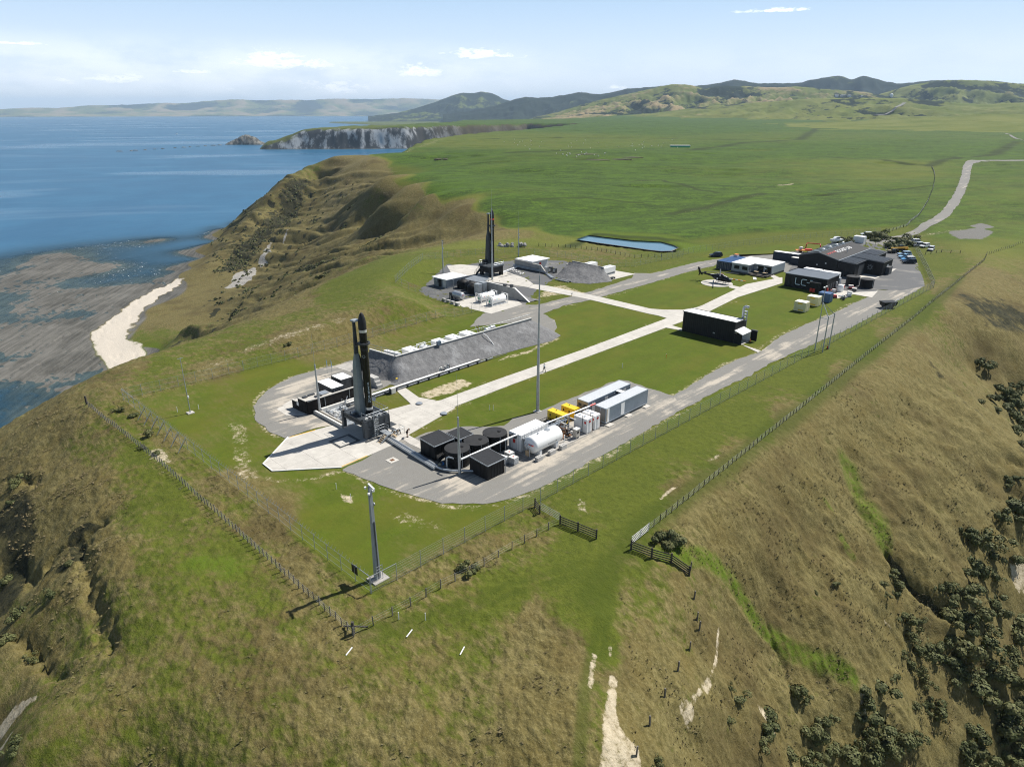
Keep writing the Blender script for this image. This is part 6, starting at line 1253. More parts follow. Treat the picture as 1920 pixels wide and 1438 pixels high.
# ================================================================ FAR LAUNCH PAD
root = thing('launch_mount','black octagonal launch platform with railings under the far rocket','launch platform',S(94.8,70.2))
def octo(a, b_, c_): return [(-a+c_,-b_),(a-c_,-b_),(a,-b_+c_),(a,b_-c_),(a-c_,b_),(-a+c_,b_),(-a,b_-c_),(-a,-b_+c_)]
MB().prism(octo(3.2,3.2,1.1),1.3,3.1).build('skirt', M['black'], root); MB().prism(octo(3.45,3.45,1.2),3.1,3.35).build('deck', M['mount'], root)
for x, y in ((-2.2,-2.2),(2.2,-2.2),(2.2,2.2),(-2.2,2.2)): MB().bb(x-.5,x+.5,y-.5,y+.5,0,1.3).build('foot', M['black'], root)
for i, (p, q) in enumerate(zip(octo(3.4,3.4,1.2), octo(3.4,3.4,1.2)[1:]+octo(3.4,3.4,1.2)[:1])): rail(MB(),[(*p,3.35),(*q,3.35)],1.1,.045).build('railing', M['galv'], root)
MB().bar((-3.2,1.0,3.0),(-5.6,1.6,.3),.9,.15).build('stair_flight', M['black'], root)
for y in (.55,1.5): rail(MB(),[(-3.2,y,3.1),(-5.6,y+.6,.35)],1.0,.04).build('railing', M['black'], root)
MB().bb(3.2,3.9,-1.2,.2,.6,2.6).build('control_box', M['grey'], root); MB().bb(-1.2,1.2,1.7,3.0,3.35,4.6).build('tower_hinge', M['black'], root)
e = thing('trench_cover','dark trench lids set in the far pad beside its platform','grating',S(94.8,70.2,.05))
for a in ((3.6,7.0,-3.6,-3.2),(6.6,7.0,-3.2,-.5),(-1.5,6,-4.9,-4.6)): MB().bb(*a,0,.03).build('plate', M['dgrey'], e)
# plant room with white roof
root = thing('plant_room','grey plant room with a flat white roof left of the far pad','shed',S(76.2,69.1)); a, b_ = 3.7, 3.0
for p, q in (((-a,-b_),(a,-b_)),((a,-b_),(a,b_)),((a,b_),(-a,b_)),((-a,b_),(-a,-b_))): MB().ribs(p,q,.02,2.6,.04,.4).build('wall', M['grey'], root)
MB().bb(-a-.5,a+.5,-b_-.4,b_+.4,2.6,2.78).build('roof', M['whiteroof'], root); MB().bb(-a-.07,-a-.05,-.6,.8,.1,2.3).build('doorway', M['black'], root); MB().bb(-a-.08,-a-.05,-2.6,-1.4,.1,2.4).build('door', M['offwhite'], root)
for y in (1.4,2.2): MB().bb(-a-.5,-a-.1,y-.3,y+.3,1.1,2.2).build('air_unit', M['grey'], root)
MB().path([(a*-.5,-b_-.3,2.5),(a*-.5,-b_-.8,2.4),(a*-.5,-b_-.8,.1)],.14,10).build('duct', M['galv'], root, True)
for (s_, t_, lb) in ((76.4,63.4,'black domed water tank beside the plant room at the far pad'),(76.3,59.9,'black domed water tank in the middle at the far pad'),(74.6,57.0,'black domed water tank nearest the tall grey cabinets')):
    r_ = thing('water_tank', lb, 'water tank', S(s_,t_), group='domed water tanks at the far pad'); MB().lathe([(1.65,0)]+[(1.65+(.05 if i%2 else 0),.25*i) for i in range(8)]+[(1.6,1.95),(1.35,2.3),(.9,2.55),(.3,2.68),(0,2.7)],32).build('shell', M['plastic'], r_, True); MB().lathe([(.3,2.6),(.3,2.8),(0,2.82)],14).build('lid', M['plastic'], r_)
root = thing('lean_roof','grey ribbed sloping roof over the pumps at the far pad','canopy',S(79.9,60.8)); mb = MB(); mb.ribroof(-1.9,1.9,-3.4,3.4,lambda x,y: 2.55+.12*x,.35,.03,'y',.06); mb.build('roof_sheet', M['grey'], root)
for x in (-1.7,1.7):
    for y in (-3.2,0,3.2): MB().bar((x,y,0),(x,y,2.5),.12).build('post', M['dgrey'], root)
for i, (s_, t_, lb) in enumerate(((74.2,54.2,'tall grey ribbed cabinet nearer the tank containers'),(76.6,54.6,'tall grey ribbed cabinet against the concrete wall'))):
    r_ = thing('tall_cabinet', lb, 'cabinet', S(s_,t_), group='tall grey cabinets at the far pad')
    for p, q in (((-.7,-.9),(.7,-.9)),((.7,-.9),(.7,.9)),((.7,.9),(-.7,.9)),((-.7,.9),(-.7,-.9))): MB().ribs(p,q,.05,3.1,.04,.3).build('side_panel', M['galv'], r_)
    MB().bb(-.76,.76,-.96,.96,3.1,3.2).build('cap', M['grey'], r_)
root = thing('storage_tank','silver horizontal tank with a red label at the far pad','tank',S(66.6,54.2)); MB().lathe([(0,-2.0),(.5,-1.96),(.85,-1.82),(.97,-1.6),(.97,1.6),(.85,1.82),(.5,1.96),(0,2.0)],28,(0,0,1.25),'y').build('shell', M['galv'], root, True)
for y in (-1.1,1.1): MB().bb(-.8,.8,y-.15,y+.15,0,.7).build('saddle', M['conc2'], root)
o = MB().bb(-.3,.3,-2.02,-1.99,1.45,1.6).build('label_plate', M['red'], root); MB().bb(-.9,.9,1.9,2.9,.0,1.7).build('pump_box', M['dgrey'], root)
for i in range(4):
    r_ = thing('kerb_block', f'small grey block in the row before the silver tank, {("first","second","third","last")[i]} from the left', 'block', S(62.6-.15*i,55.6-2.0*i,0), group='grey blocks before the silver tank'); MB().bb(-.35,.35,-.6,.6,0,.75).build('block_body', M['block'], r_)
tank_container('white tank container at the far pad, nearer the tall grey cabinets',67.9,47.3,0,'tank containers at the far pad'); tank_container('white tank container at the far pad, nearest the lane',67.7,42.8,0,'tank containers at the far pad')
# concrete wall with its own small berm
root = thing('retaining_wall','grey concrete retaining wall behind the tank containers at the far pad','wall',S(78.2,0))
for i in range(4): y1, y0 = 55.0-i*2.9, 55.0-(i+1)*2.9+.03; MB().bb(-.18,.18,y0,y1,-.05,3.0).build('wall_panel', M['concw'], root); MB().bb(-.24,.24,y0,y1,3.0,3.1).build('coping', M['offwhite'], root)
MB().add([(-.18,43.35,0),(-.18,43.35,3.0),(-.18,37.8,0),(.18,43.35,0),(.18,43.35,3.0),(.18,37.8,0)],[(0,1,2),(5,4,3),(0,3,4,1),(1,4,5,2),(2,5,3,0)]).build('sloping_end', M['concw'], root); MB().bar((0,43.35,3.05),(0,37.7,.05),.5,.12).build('coping', M['offwhite'], root)
MB().bb(-.5,.3,46.6,47.6,3.1,3.6).build('floodlight', M['dgrey'], root); MB().bb(-.4,.3,44.2,45.0,3.1,3.9).build('floodlight', M['dgrey'], root)
berm('berm','small grey sprayed concrete bank behind the wall of the far tank containers',[(78.4,55,2.9),(78.4,43.3,2.9),(78.4,37.8,.1)],[(81.6,55,0),(81.8,43,0),(82.6,37.2,0)],seed=8)
# right-hand wall and flat-roofed box
root = thing('launch_bunker','long concrete wall with a flat white roofed room right of the far rocket','bunker',S(108.5,0))
for i in range(4): y1, y0 = 73.0-i*3.0, 73.0-(i+1)*3.0+.03; MB().bb(-.15,.2,y0,y1,0,2.6 if i < 2 else 2.35).build('wall_panel', M['concw'], root); MB().bb(-.2,.25,y0,y1,2.6 if i < 2 else 2.35,2.7 if i < 2 else 2.45).build('coping', M['conc'], root)
MB().add([(-.15,61.0,0),(-.15,61.0,2.35),(-.15,58.4,0),(.2,61.0,0),(.2,61.0,2.35),(.2,58.4,0)],[(0,1,2),(5,4,3),(0,3,4,1),(1,4,5,2),(2,5,3,0)]).build('sloping_end', M['conc'], root)
MB().bb(.25,8.4,65.5,72.8,.02,2.72).build('room', M['offwhite'], root); MB().bb(.25,8.8,65.0,73.0,2.72,2.92).build('roof', M['whiteroof'], root); MB().bb(4.0,5.0,65.44,65.49,.1,2.1).build('door', M['red'], root)
for z_ in (.5,.85): MB().tube((-.75,57.5,z_),(-.75,73,z_),.13,8).build('pipe', M['galv'], root)
MB().bb(-1.1,-.3,57,73.2,.05,.32).build('pipe_tray', M['dgrey'], root)
for i in range(3):
    r_ = thing('equipment_box', f'grey equipment box by the end of the far concrete wall, {("nearest the wall","middle one","nearest the berm")[i]}', 'box', S(110.6+.3*i,60.5-1.6*i), group='equipment boxes at the far wall'); MB().bb(-.5,.5,-.5,.5,.05,1.5+.3*(i%2)).build('body', M['dgrey' if i else 'grey'], r_); MB().bb(-.53,-.5,-.4,.4,.3,1.3).build('door', M['galv'], r_)
root = thing('pipe_trench','white capped pipe trench from the far platform to the concrete wall','trench',S(98.4,69.3));
for i in range(5): MB().bb(i*1.9,i*1.9+1.86,-.3+.55*i,.3+.55*i,.05,.45).build('lid', M['white'], root)
root = thing('pipe_trench','pale grey pipe trench at the foot of the far berm','trench',S(104.0,52.0));
for i in range(4): MB().bb(.9*i,.9*i+.86,1.4*i,1.4*i+1.2,.05,.5).build('lid', M['galv'], root)
for i, (px, py, lb) in enumerate(((964,508,'pale sandbag ring on the gravel nearest the far rocket'),(971,511,'pale sandbag ring in the middle of the gravel'),(978,514,'pale sandbag ring nearest the berm'))):
    r_ = thing('sandbag_ring', lb, 'sandbags', G(px,py,0), group='sandbag rings at the far pad'); 
    for q in range(7): MB().lathe([(0,-.3),(.18,-.2),(.2,0),(.18,.2),(0,.3)],8,(.8*math.cos(q*.9),.5*math.sin(q*.9),.15),'x').build('sandbag', M['offwhite'], r_, True)
berm('berm','grey sprayed concrete bank sheltering two white tanks right of the far pad',[(112.8,54.6,.2),(113.6,53.4,3.9),(115.4,43.4,3.7),(115.6,41.2,3.0),(116.5,38.5,.3)],[(109.6,55.2,0),(107.2,53.5,0),(104.6,44.5,0),(107.0,39.6,0),(114.6,36.6,0)],seed=15)
root = thing('retaining_wall','concrete back wall of the far berm','wall',S(116.0,0))
for i in range(4): y1, y0 = 54.0-i*3.2, 54.0-(i+1)*3.2+.03; MB().bb(-.15,.25,y0,y1,0,3.75-.05*i).build('wall_panel', M['concw'], root)
MB().bb(-3.0,-.15,53.8,54.1,0,3.2).build('end_wall', M['conc'], root)
tank_container('white tank container behind the far berm, left one',124.5,51.4,math.pi,'tank containers behind the far berm',shroud=True); tank_container('white tank container behind the far berm, right one',124.0,43.6,math.pi,'tank containers behind the far berm',shroud=True)
root = thing('grate_frame','pale steel frame with dark bays lying at the foot of the far berm','frame',S(104.4,49.6),AX)
for i in range(5): MB().bb(-.6,.6,-4.4+1.1*i,-4.4+1.1*i+.98,.15,.3).build('bay_grating', M['dgrey'], root)
for x in (-.68,.68): MB().bar((x,-4.5,.25),(x,1.2,.25),.12,.3).build('side_beam', M['offwhite'], root)
root = thing('low_trolley','small dark trolley by the lane end of the far berm','trolley',G(1148,523)); MB().bb(-.9,.9,-.5,.5,.3,.55).build('bed', M['dgrey'], root)
for x in (-.6,.6):
    for y in (-.5,.5): MB().lathe([(.25,-.08),(.25,.08)],12,(x,y,.25),'y').build('wheel', M['rubber'], root)
root = thing('warning_post','small yellow post beside the cross path','post',G(1072,556)); MB().tube((0,0,0),(0,0,1.0),.06,6).build('post', M['yellow'], root); MB().bb(-.3,.3,-.05,.05,.6,1.05).build('plate', M['offwhite'], root)
# rock heap behind the far pad, each boulder its own
rng = random.Random(31)
def boulder(seed, r_):
    bm = bmesh.new(); bmesh.ops.create_icosphere(bm, subdivisions=2, radius=r_); q = random.Random(seed); off = Vector((q.random()*9,q.random()*9,q.random()*9))
    from mathutils import noise as mn
    for v in bm.verts: v.co *= 1+.35*mn.noise(v.co/r_*1.1+off); v.co.z *= .75
    me = bpy.data.meshes.new('boulder'); bm.to_mesh(me); bm.free(); return me
bm_ = [boulder(i, 1.0) for i in range(5)]
def rockmat(name, a, b2):
    m, k, b = newmat(name); p_ = k.new('ShaderNodeTexCoord').outputs['Object']; k.put(b.inputs['Base Color'], k.mix(k.mr(k.noise(p_,1.5,5,.7),.3,.7), a, b2)); b.inputs['Roughness'].default_value = .9; k.put(b.inputs['Normal'], k.bump(k.noise(p_,4,4,.7),.6,.1)); return m
rk = rockmat('grey boulder',(.16,.155,.15,1),(.40,.39,.375,1)); [me.materials.append(rk) for me in bm_]
e = thing('rock_heap','heap of grey boulders on the grass behind the far rocket','rocks',G(958,463),0)
for i in range(26):
    o = bpy.data.objects.new('boulder', bm_[i%5]); link(o, e); s_ = rng.uniform(.35,.95); o.scale = (s_,)*3; o.location = (rng.uniform(-5.5,5.5), rng.uniform(-1.6,1.6), s_*.4+ (rng.random()<.3)*.6); o.rotation_euler = (rng.random()*6,rng.random()*6,rng.random()*6)

# ================================================================ BUILDINGS
def ribbed_walls(root, poly, z0, z1, m, pitch=.6, depth=.03, name='wall'):
    n = len(poly)
    for i in range(n):
        zt = z1 if not callable(z1) else z1(i); MB().ribs(poly[i],poly[(i+1)%n],z0,zt,depth,pitch).build(name, m, root)
# long black hall beside the path
root = thing('black_hall','long black hall with a white roof and small porch beside the concrete path','building',S(86.9,-13.2)); a, b_ = 2.1, 6.7
ribbed_walls(root,[(-a,-b_),(a,-b_),(a,b_),(-a,b_)],.02,4.85,M['black'],.5)
mb = MB(); mb.ribroof(-a-.12,a+.12,-b_-.12,b_+.12,lambda x,y: 4.86-.05*(x+a),.6,.03,'y',.07); mb.build('roof', M['whiteroof'], root)
mb = MB(); mb.bar((-a-.15,-b_-.15,4.9),(-a-.15,b_+.15,4.9),.05,.2); mb.bar((-a-.15,-b_-.15,4.85),(a+.15,-b_-.15,4.7),.05,.2); mb.build('flashing', M['dgrey'], root)
MB().bb(a,a+1.3,-b_,-b_+3.0,.02,4.3).build('rear_annex', M['black'], root)
MB().bb(-a,-a+.05,-b_-1.9,-b_,.02,2.3).build('porch_wall', M['black'], root); MB().bb(a-.1,a,-b_-1.9,-b_,.02,2.3).build('porch_wall', M['white'], root); MB().bb(-a,a,-b_-.06,-b_-.035,.05,2.6).build('porch_back', mat('pale inner wall',(.45,.46,.46),.6), root)
MB().add([(-a-.15,-b_,2.95),(a+.1,-b_,2.95),(a+.1,-b_-2.1,2.3),(-a-.15,-b_-2.1,2.3),(-a-.15,-b_,3.05),(a+.1,-b_,3.05),(a+.1,-b_-2.1,2.4),(-a-.15,-b_-2.1,2.4)],[(0,1,2,3),(7,6,5,4),(0,4,5,1),(1,5,6,2),(2,6,7,3),(3,7,4,0)]).build('porch_roof', mat('pale porch sheet',(.42,.43,.44),.5,.1), root)
MB().bb(-a+.1,a-.1,-b_-2.0,-b_,-.02,.06).build('porch_floor', M['conc'], root); MB().bb(-.9,.4,-b_-.09,-b_-.062,.1,2.1).build('window', M['glass'], root)
MB().bb(a+.05,a+.2,-b_-3.4,-b_-1.9,.15,2.5).build('sliding_door', M['black'], root); MB().bb(a+.05,a+.45,-b_-3.4,-b_-1.9,2.5,2.7).build('door_hood', M['dgrey'], root)
for y, z0_ in ((-b_*.25,1.2),): MB().bb(-a-.06,-a-.04,y-.25,y+.25,z0_,z0_+.25).build('vent', M['galv'], root)
d = MB().path([(a+.9,-b_+.9,0.3),(a+.9,-b_+.9,7.2),(a+1.0,-b_+.5,7.5),(a+1.1,-b_-.2,7.4)],.30,12).build('exhaust_duct', M['galv'], root, True); MB().tube((a+1.2,-b_+.1,.3),(a+1.2,-b_+.1,6.3),.13,8).build('flue', M['galv'], root)
mb = MB()
for i in range(9): mb.box((a+.95,-b_+.5,.8+.7*i),(.7,.9,.07))
for q in range(9): MB().box((a+.95,-b_+.5,.8+.7*q),(.75,.95,.07)).build('duct_bracket', M['galv'], root)
root = thing('traffic_cone','orange traffic cone at the porch of the black hall','cone',S(88.6,-22.1,.02)); MB().lathe([(.20,.04),(.04,.72),(0,.73)],14).build('body', M['orange'], root, True); MB().bb(-.24,.24,-.24,.24,0,.04).build('base', M['orange'], root)
# lettered building
root = thing('lettered_building','black flat roofed building with large pale lettering on its long wall','building',S(150.9,-10.2)); a, b_ = 4.5, 6.2
ribbed_walls(root,[(-a,-b_),(a,-b_),(a,b_),(-a,b_)],.02,3.85,M['black'],.5)
MB().bb(-a-.15,a+.15,-b_-.15,b_+.15,3.86,4.0).build('roof', M['slate'], root); mb = MB(); mb.ribroof(-a-.12,a+.12,-b_-.12,b_+.12,lambda x,y: 4.0,.7,.02,'y',.02); mb.build('roof_sheet', M['slate'], root)
for k_ in (0,1): MB().bb(a+.3,a+2.6,-b_+.5+k_*5.4,-b_+5.6+k_*5.4,.1,4.15+.1*k_).build('white_room', M['whiteroof'], root)
L_ = MB(); xx = -a-.075
def stroke_wall(mb, pts, w_=.20):
    for p, q in zip(pts[:-1], pts[1:]): mb.bar((xx,p[0],p[1]),(xx,q[0],q[1]),w_,.04) if False else mb.add([(xx,)+r_ for r_ in _quad(p,q,w_)],[(3,2,1,0)])
def _quad(p, q, w_):
    d = Vector((q[0]-p[0],q[1]-p[1])); n_ = Vector((-d.y,d.x)).normalized()*w_/2; e_ = d.normalized()*w_/2; return [(p[0]-n_.x-e_.x,p[1]-n_.y-e_.y),(p[0]+n_.x-e_.x,p[1]+n_.y-e_.y),(q[0]+n_.x+e_.x,q[1]+n_.y+e_.y),(q[0]-n_.x+e_.x,q[1]-n_.y+e_.y)]
yb, zt, zb = 2.9, 3.0, 1.15
for nm, pts in (('L',[(yb,zt),(yb,zb+.25),(yb-.2,zb),(yb-1.25,zb)]),('C',[(yb-3.2,zt-.1),(yb-2.1,zt-.1),(yb-1.8,zt-.4),(yb-1.8,zb+.3),(yb-2.1,zb),(yb-3.1,zb)]),('dash',[(yb-3.5,zb+.95),(yb-4.1,zb+.95)]),('one',[(yb-4.4,zt-.1),(yb-4.95,zt-.1),(yb-4.95,zb)])):
    q_ = MB(); stroke_wall(q_, pts, .22); q_.build('letter', M['letter'], root)
MB().bb(-a-1.5,-a-.2,-4.9,-1.9,.05,2.75).build('lean_shed', M['black'], root); MB().bb(-a-1.6,-a-.1,-5.0,-1.8,2.75,2.85).build('lean_shed_roof', M['blackroof'], root)
for y in (-2.6,-3.4): MB().bb(-a-1.9,-a-1.52,y-.3,y+.3,.05,1.1).build('red_cabinet', M['red'], root)
for x in (-2.9,-.9,.8): MB().bb(x-.55,x+.55,-b_-.07,-b_-.045,.1,2.3).build('door', M['dgrey'], root)
MB().bb(-a+.35,-a+.8,-b_-.4,-b_-.05,.1,1.3).build('red_cabinet', M['red'], root); MB().bb(2.3,3.0,-b_-.4,-b_-.05,.5,2.2).build('grey_cabinet', M['grey'], root); MB().bb(4.7,5.9,-b_-.3,-b_+1.2,.05,2.9).build('service_room', M['grey'], root)
# hangar with ridge roof and three solar annexes
root = thing('hangar','large charcoal hangar with lettered ridge roof and solar covered annexes','building',S(172,-3.3)); Lh = 27.5; yl, yr, ze, zr = 6.3, -6.3, 4.9, 6.5
MB().add([(0,yl,0),(0,yr,0),(0,yr,ze),(0,0,zr),(0,yl,ze)],[(0,4,3,2,1)]).build('gable_wall', M['black'], root); MB().add([(Lh,yl,0),(Lh,yr,0),(Lh,yr,ze),(Lh,0,zr),(Lh,yl,ze)],[(0,1,2,3,4)]).build('gable_wall', M['black'], root)
MB().ribs((0,yr),(Lh,yr),0,ze,.03,.5).build('side_wall', M['black'], root); MB().ribs((Lh,yl),(0,yl),0,ze,.03,.5).build('side_wall', M['black'], root)
def slope_roof(y0, y1, za, zb2, nm): mb = MB(); mb.ribroof(-.3,Lh+.3,min(y0,y1),max(y0,y1),lambda x,y: za+(zb2-za)*(y-y0)/(y1-y0),.6,.035,'y',.08); return mb.build(nm, M['blackroof'], root)
slope_roof(yl+.3,0,ze-.05,zr,'roof'); slope_roof(0,yr-.3,zr,ze-.05,'roof'); MB().bar((-.3,0,zr+.12),(Lh+.3,0,zr+.12),.4,.06).build('ridge_cap', M['slate'], root); MB().bar((-.3,yr-.35,ze+.02),(Lh+.3,yr-.35,ze+.02),.2,.16).build('gutter', M['galv'], root); MB().bar((-.32,yl+.3,ze),(-.32,0,zr+.05),.06,.2).build('barge_flashing', M['slate'], root); MB().bar((-.32,0,zr+.05),(-.32,yr-.3,ze),.06,.2).build('barge_flashing', M['slate'], root)
for i in range(5):
    x = 3.2+4.7*i; MB().bb(x,x+2.6,.9,5.8,0,.02) ; o = MB().bb(0,2.8,0,4.9,0,.07).build('roof_light', mat('grey roof light',(.10,.115,.12),.3,.0,.1,1.0), root); o.location = (x, .8, zr-.8*(zr-ze)/yl+.18); o.rotation_euler = (-math.atan((zr-ze)/yl),0,0)
for i in range(4): x = 4.2+5.6*i; MB().lathe([(.28,0),(.28,.35),(.42,.4),(.42,.65),(0,.85)],14,(x,.35,zr+.05)).build('roof_vent', M['white'], root, True)
sl = math.atan((zr-ze)/abs(yr)); roofz = lambda y: zr+(zr-ze)/6.3*y+.14
text('roof_lettering','ROCKET LAB',2.1,M['lettw'],root,(14.2,-2.6,roofz(-2.6)+.03),(sl,0,0),.01); text('roof_lettering','LAUNCH SITE',1.2,M['red'],root,(4.8,-2.2,roofz(-2.2)+.03),(sl,0,0),.01); MB().tube((11.8,-4.6,roofz(-4.6)),(11.8,-4.6,roofz(-4.6)+1.5),.07,6).build('aerial', M['galv'], root)
for y, z_ in ((.1,2.4),(-2.6,3.2)): MB().bb(-.06,-.02,y-.2,y+.2,z_,z_+.35).build('wall_lamp', M['lettw'], root)
for y in (-4.9,-3.9): pass
MB().bb(-.05,-.02,1.0,1.8,.1,1.2).build('sign_plate', M['galv'], root)
def annex(s0, s1, y0, y1, ha, hb, nm):
    ribbed_walls(root,[(s0,y0),(s1,y0),(s1,y1),(s0,y1)],.02,hb-.05,M['black'],.5,.03,nm+'_wall')
    mb = MB(); mb.ribroof(s0-.15,s1+.15,y0-.2,y1,lambda x,y: hb+(ha-hb)*(y-y0)/(y1-y0),.6,.02,'y',.06); mb.build(nm+'_roof', M['blackroof'], root); MB().bar((s0-.18,y0-.2,hb+.06),(s0-.18,y1,ha+.06),.06,.2).build(nm+'_flashing', M['slate'], root); MB().bar((s0-.18,y0-.24,hb+.06),(s1+.18,y0-.24,hb+.06),.06,.2).build(nm+'_flashing', M['slate'], root)
    nx, ny = max(2,round((s1-s0)/1.75)), max(2,round((y1-y0)/1.1)); f = math.atan((ha-hb)/(y1-y0))
    for i in range(nx):
        for j in range(ny):
            x0 = s0+.25+i*(s1-s0-.5)/nx; yy = y0+.2+j*(y1-y0-.5)/ny; o = MB().bb(0,(s1-s0-.5)/nx-.06,0,(y1-y0-.5)/ny-.06,0,.04).build('solar_panel', M['solar'], root); o.location = (x0,yy,hb+(ha-hb)*(yy-y0)/(y1-y0)+.14); o.rotation_euler = (f,0,0)
annex(.02,9.2,-11.8,-6.4,4.75,4.4,'annex'); annex(9.5,18.6,-17.0,-6.4,4.8,4.2,'annex'); annex(19.4,28.4,-11.8,-6.4,4.7,4.35,'annex')
MB().bb(3.0,8.0,-11.87,-11.84,.1,3.6).build('roller_door', M['dgrey'], root); MB().bb(9.2,9.45,-11.6,-10.9,.1,3.9).build('door_jamb', M['dgrey'], root)
em = MB()
for i in range(7):
    w_ = 2*math.pi*i/7; cx, cz = -13.2, 2.3; d = Vector((math.cos(w_),math.sin(w_))); n_ = Vector((-d.y,d.x)); em.add([(9.44,cx+q.x,cz+q.y) for q in (d*.25,d*.6+n_*.22,d*1.0,d*.6-n_*.22)],[(0,1,2,3)])
em.build('emblem', mat('faint emblem paint',(.16,.18,.20),.5), root); MB().bb(12.5,15.5,-18.2,-17.1,.05,2.4).build('store_box', M['dgrey'], root); MB().bb(13.2,15.0,-17.08,-17.04,.1,3.0).build('door', M['galv'], root)
for y in (-8.0,-9.6): MB().bb(-.03,.0,y-.6,y+.6,.6,1.8).build('window', M['glass'], root)
# office on a deck
root = thing('site_office','grey site office with white roof and a raised deck beside the path','building',S(153,4.8))
MB().bb(.2,12.8,6.3,12.2,.5,3.0).build('wing', M['grey'], root); MB().bb(3.8,12.8,.1,6.28,.5,3.0).build('wing', M['grey'], root)
MB().prism([(0,12.4),(0,6.0),(3.5,6.0),(3.5,0),(13,0),(13,12.4)],3.02,3.2).build('roof', M['whiteroof'], root); MB().bb(.0,13,.0,12.2,.02,.5).build('base_skirt', M['dgrey'], root)
for y in (7.6,10.4): MB().bb(.15,.19,y-.9,y+.9,1.3,2.4).build('window', M['glass'], root)
for y in (1.4,3.9): MB().bb(3.74,3.79,y-1.0,y+1.0,.7,2.6).build('glass_door', M['glass'], root)
MB().bb(-.2,3.7,-.2,5.95,.42,.52).build('deck', M['wood'], root); MB().bb(-.8,-.2,.6,5.0,.2,.3).build('step', M['wood'], root); MB().bb(3.5,12.9,-.04,-.01,.6,3.0).build('side_panel', M['bluegrey'], root)
for y in (1.2,4.2): MB().bb(1.0,2.0,y-.7,y+.7,1.1,1.18).build('table', M['tan'], root)
for y in (.1,5.9): MB().bar((.1,y,.5),(.1,y,3.0),.12).build('deck_post', M['dgrey'], root)
for y, mm in ((5.0,'lettw'),(2.2,'letter')): MB().bb(3.70,3.735,y-.25,y+.25,1.8,2.2).build('notice', M[mm], root)
for i, (t0, lb) in enumerate(((18.0,'blue roofed long container beside the white office roof'),(20.5,'blue roofed long container on the lane side of the office'))):
    container('long_container',lb,154.2,166.4,t0,t0+2.44,.1,2.75,M['navy'],M['blue'],'blue roofed containers by the office',doors='-x')
root = thing('roof_unit','small orange and white unit on the blue container roof','air conditioner',S(165.4,21.8,2.76)); MB().bb(-.7,.7,-.6,.6,0,.6).build('casing', M['offwhite'], root); MB().bb(-.72,.72,-.62,.62,.6,.72).build('lid', M['orange'], root)
for i, (t0, t1, z1, lb) in enumerate(((10.2,16.2,3.0,'dark blue container with white roof behind the office, lane end'),(4.0,10.0,3.0,'dark blue container with white roof against the hangar'))):
    container('store_container',lb,182.0,184.5,t0,t1,.2,z1,M['navy'],M['whiteroof'],'dark blue containers by the hangar')
container('store_container','low dark container with a pale roof in front of the blue ones',179.2,181.4,4.2,8.6,.2,2.3,M['navy'],M['offwhite'],'dark blue containers by the hangar')
for i, (s0,t0,wm_,lb) in enumerate(((121.4,-20.9,'cream','cream shipping container nearest the road'),(129.3,-20.9,'cream','cream shipping container between its twin and the blue one'),(135.4,-21.6,'blue','small blue shipping container beside the scrap yard'))):
    c = container('small_container',lb,s0,s0+2.44,t0,t0+3.0,.08,2.6,M[wm_],M['whiteroof'] if wm_ == 'cream' else M['blue'],'small shipping containers on the lawn',rib=.3,doors='-y')
    if wm_ == 'cream': MB().bb(-1.28,-1.262,-.6,.6,2.0,2.35).build('yellow_panel', M['yellow'], c); MB().bb(-1.28,-1.262,-1.0,.4,.3,.62).build('yellow_panel', M['yellow'], c)
wtank('black rain tank beside the service room of the lettered building',162.6,-18.1,1.9,2.55,group='rain tanks by the lettered building'); wtank('black rain tank nearest the yard by the lettered building',161.9,-22.4,1.9,2.55,group='rain tanks by the lettered building')
# yard clutter: crates, pipes, pallets
rng = random.Random(77); kinds = ('white','offwhite','red','dgrey','galv','navy','rust','white'); where = ('by the wall','near the rain tanks','at the grass edge','in the middle of the scrap yard')
for i in range(16):
    px, py = 1556+rng.uniform(0,46), 562-rng.uniform(0,24); p = G(px, py+rng.uniform(-3,4), 0.02)
    k_ = i % 4; r_ = thing(('crate','pipe_bundle','pallet','drum')[k_], (f'{("white","red","dark","grey")[i//4]} '+('crate','bundle of pipes','loaded pallet','drum')[k_]+f' in the scrap yard beside the lettered building'), ('crate','pipes','pallet','drum')[k_], p, rng.random()*3, 'scrap beside the lettered building'); mm = M[('white','red','dgrey','galv')[i//4]]
    if k_ == 0: MB().bb(-.6,.6,-.5,.5,.1,.9).build('body', mm, r_); MB().bb(-.65,.65,-.55,.55,.9,.98).build('lid', M['offwhite'], r_)
    elif k_ == 1:
        for q in range(4): MB().tube((-1.2,-.3+.2*q,.12),(1.2,-.25+.2*q,.12),.09,8).build('pipe', mm, r_)
    elif k_ == 2: MB().bb(-.6,.6,-.5,.5,0,.14).build('pallet_base', M['wood'], r_); MB().box((0,0,.5),(1.0,.8,.7),.2,.8).build('load', mm, r_)
    else: MB().lathe([(.3,0),(.31,.02),(.3,.45),(.32,.47),(.3,.9),(0,.9)],14).build('shell', mm, r_, True)
root = thing('white_tank','upright white plastic tank in the scrap yard by the lettered building','tank',G(1574,546.5)); MB().lathe([(.9,0),(.95,.1),(.95,1.6),(.7,2.0),(0,2.15)],20).build('shell', M['white'], root, True)
root = thing('red_trolley','red wheeled frame in front of the rain tanks','trolley',G(1596,541.5)); MB().bb(-1.0,1.0,-.5,.5,.4,.55).build('bed', M['red'], root); MB().bar((-1,-.5,.5),(-1,-.5,1.3),.08).build('handle', M['red'], root)
for x in (-.7,.7): MB().lathe([(.3,-.5),(.3,.5)],12,(x,0,.3),'y').build('wheel', M['rubber'], root)
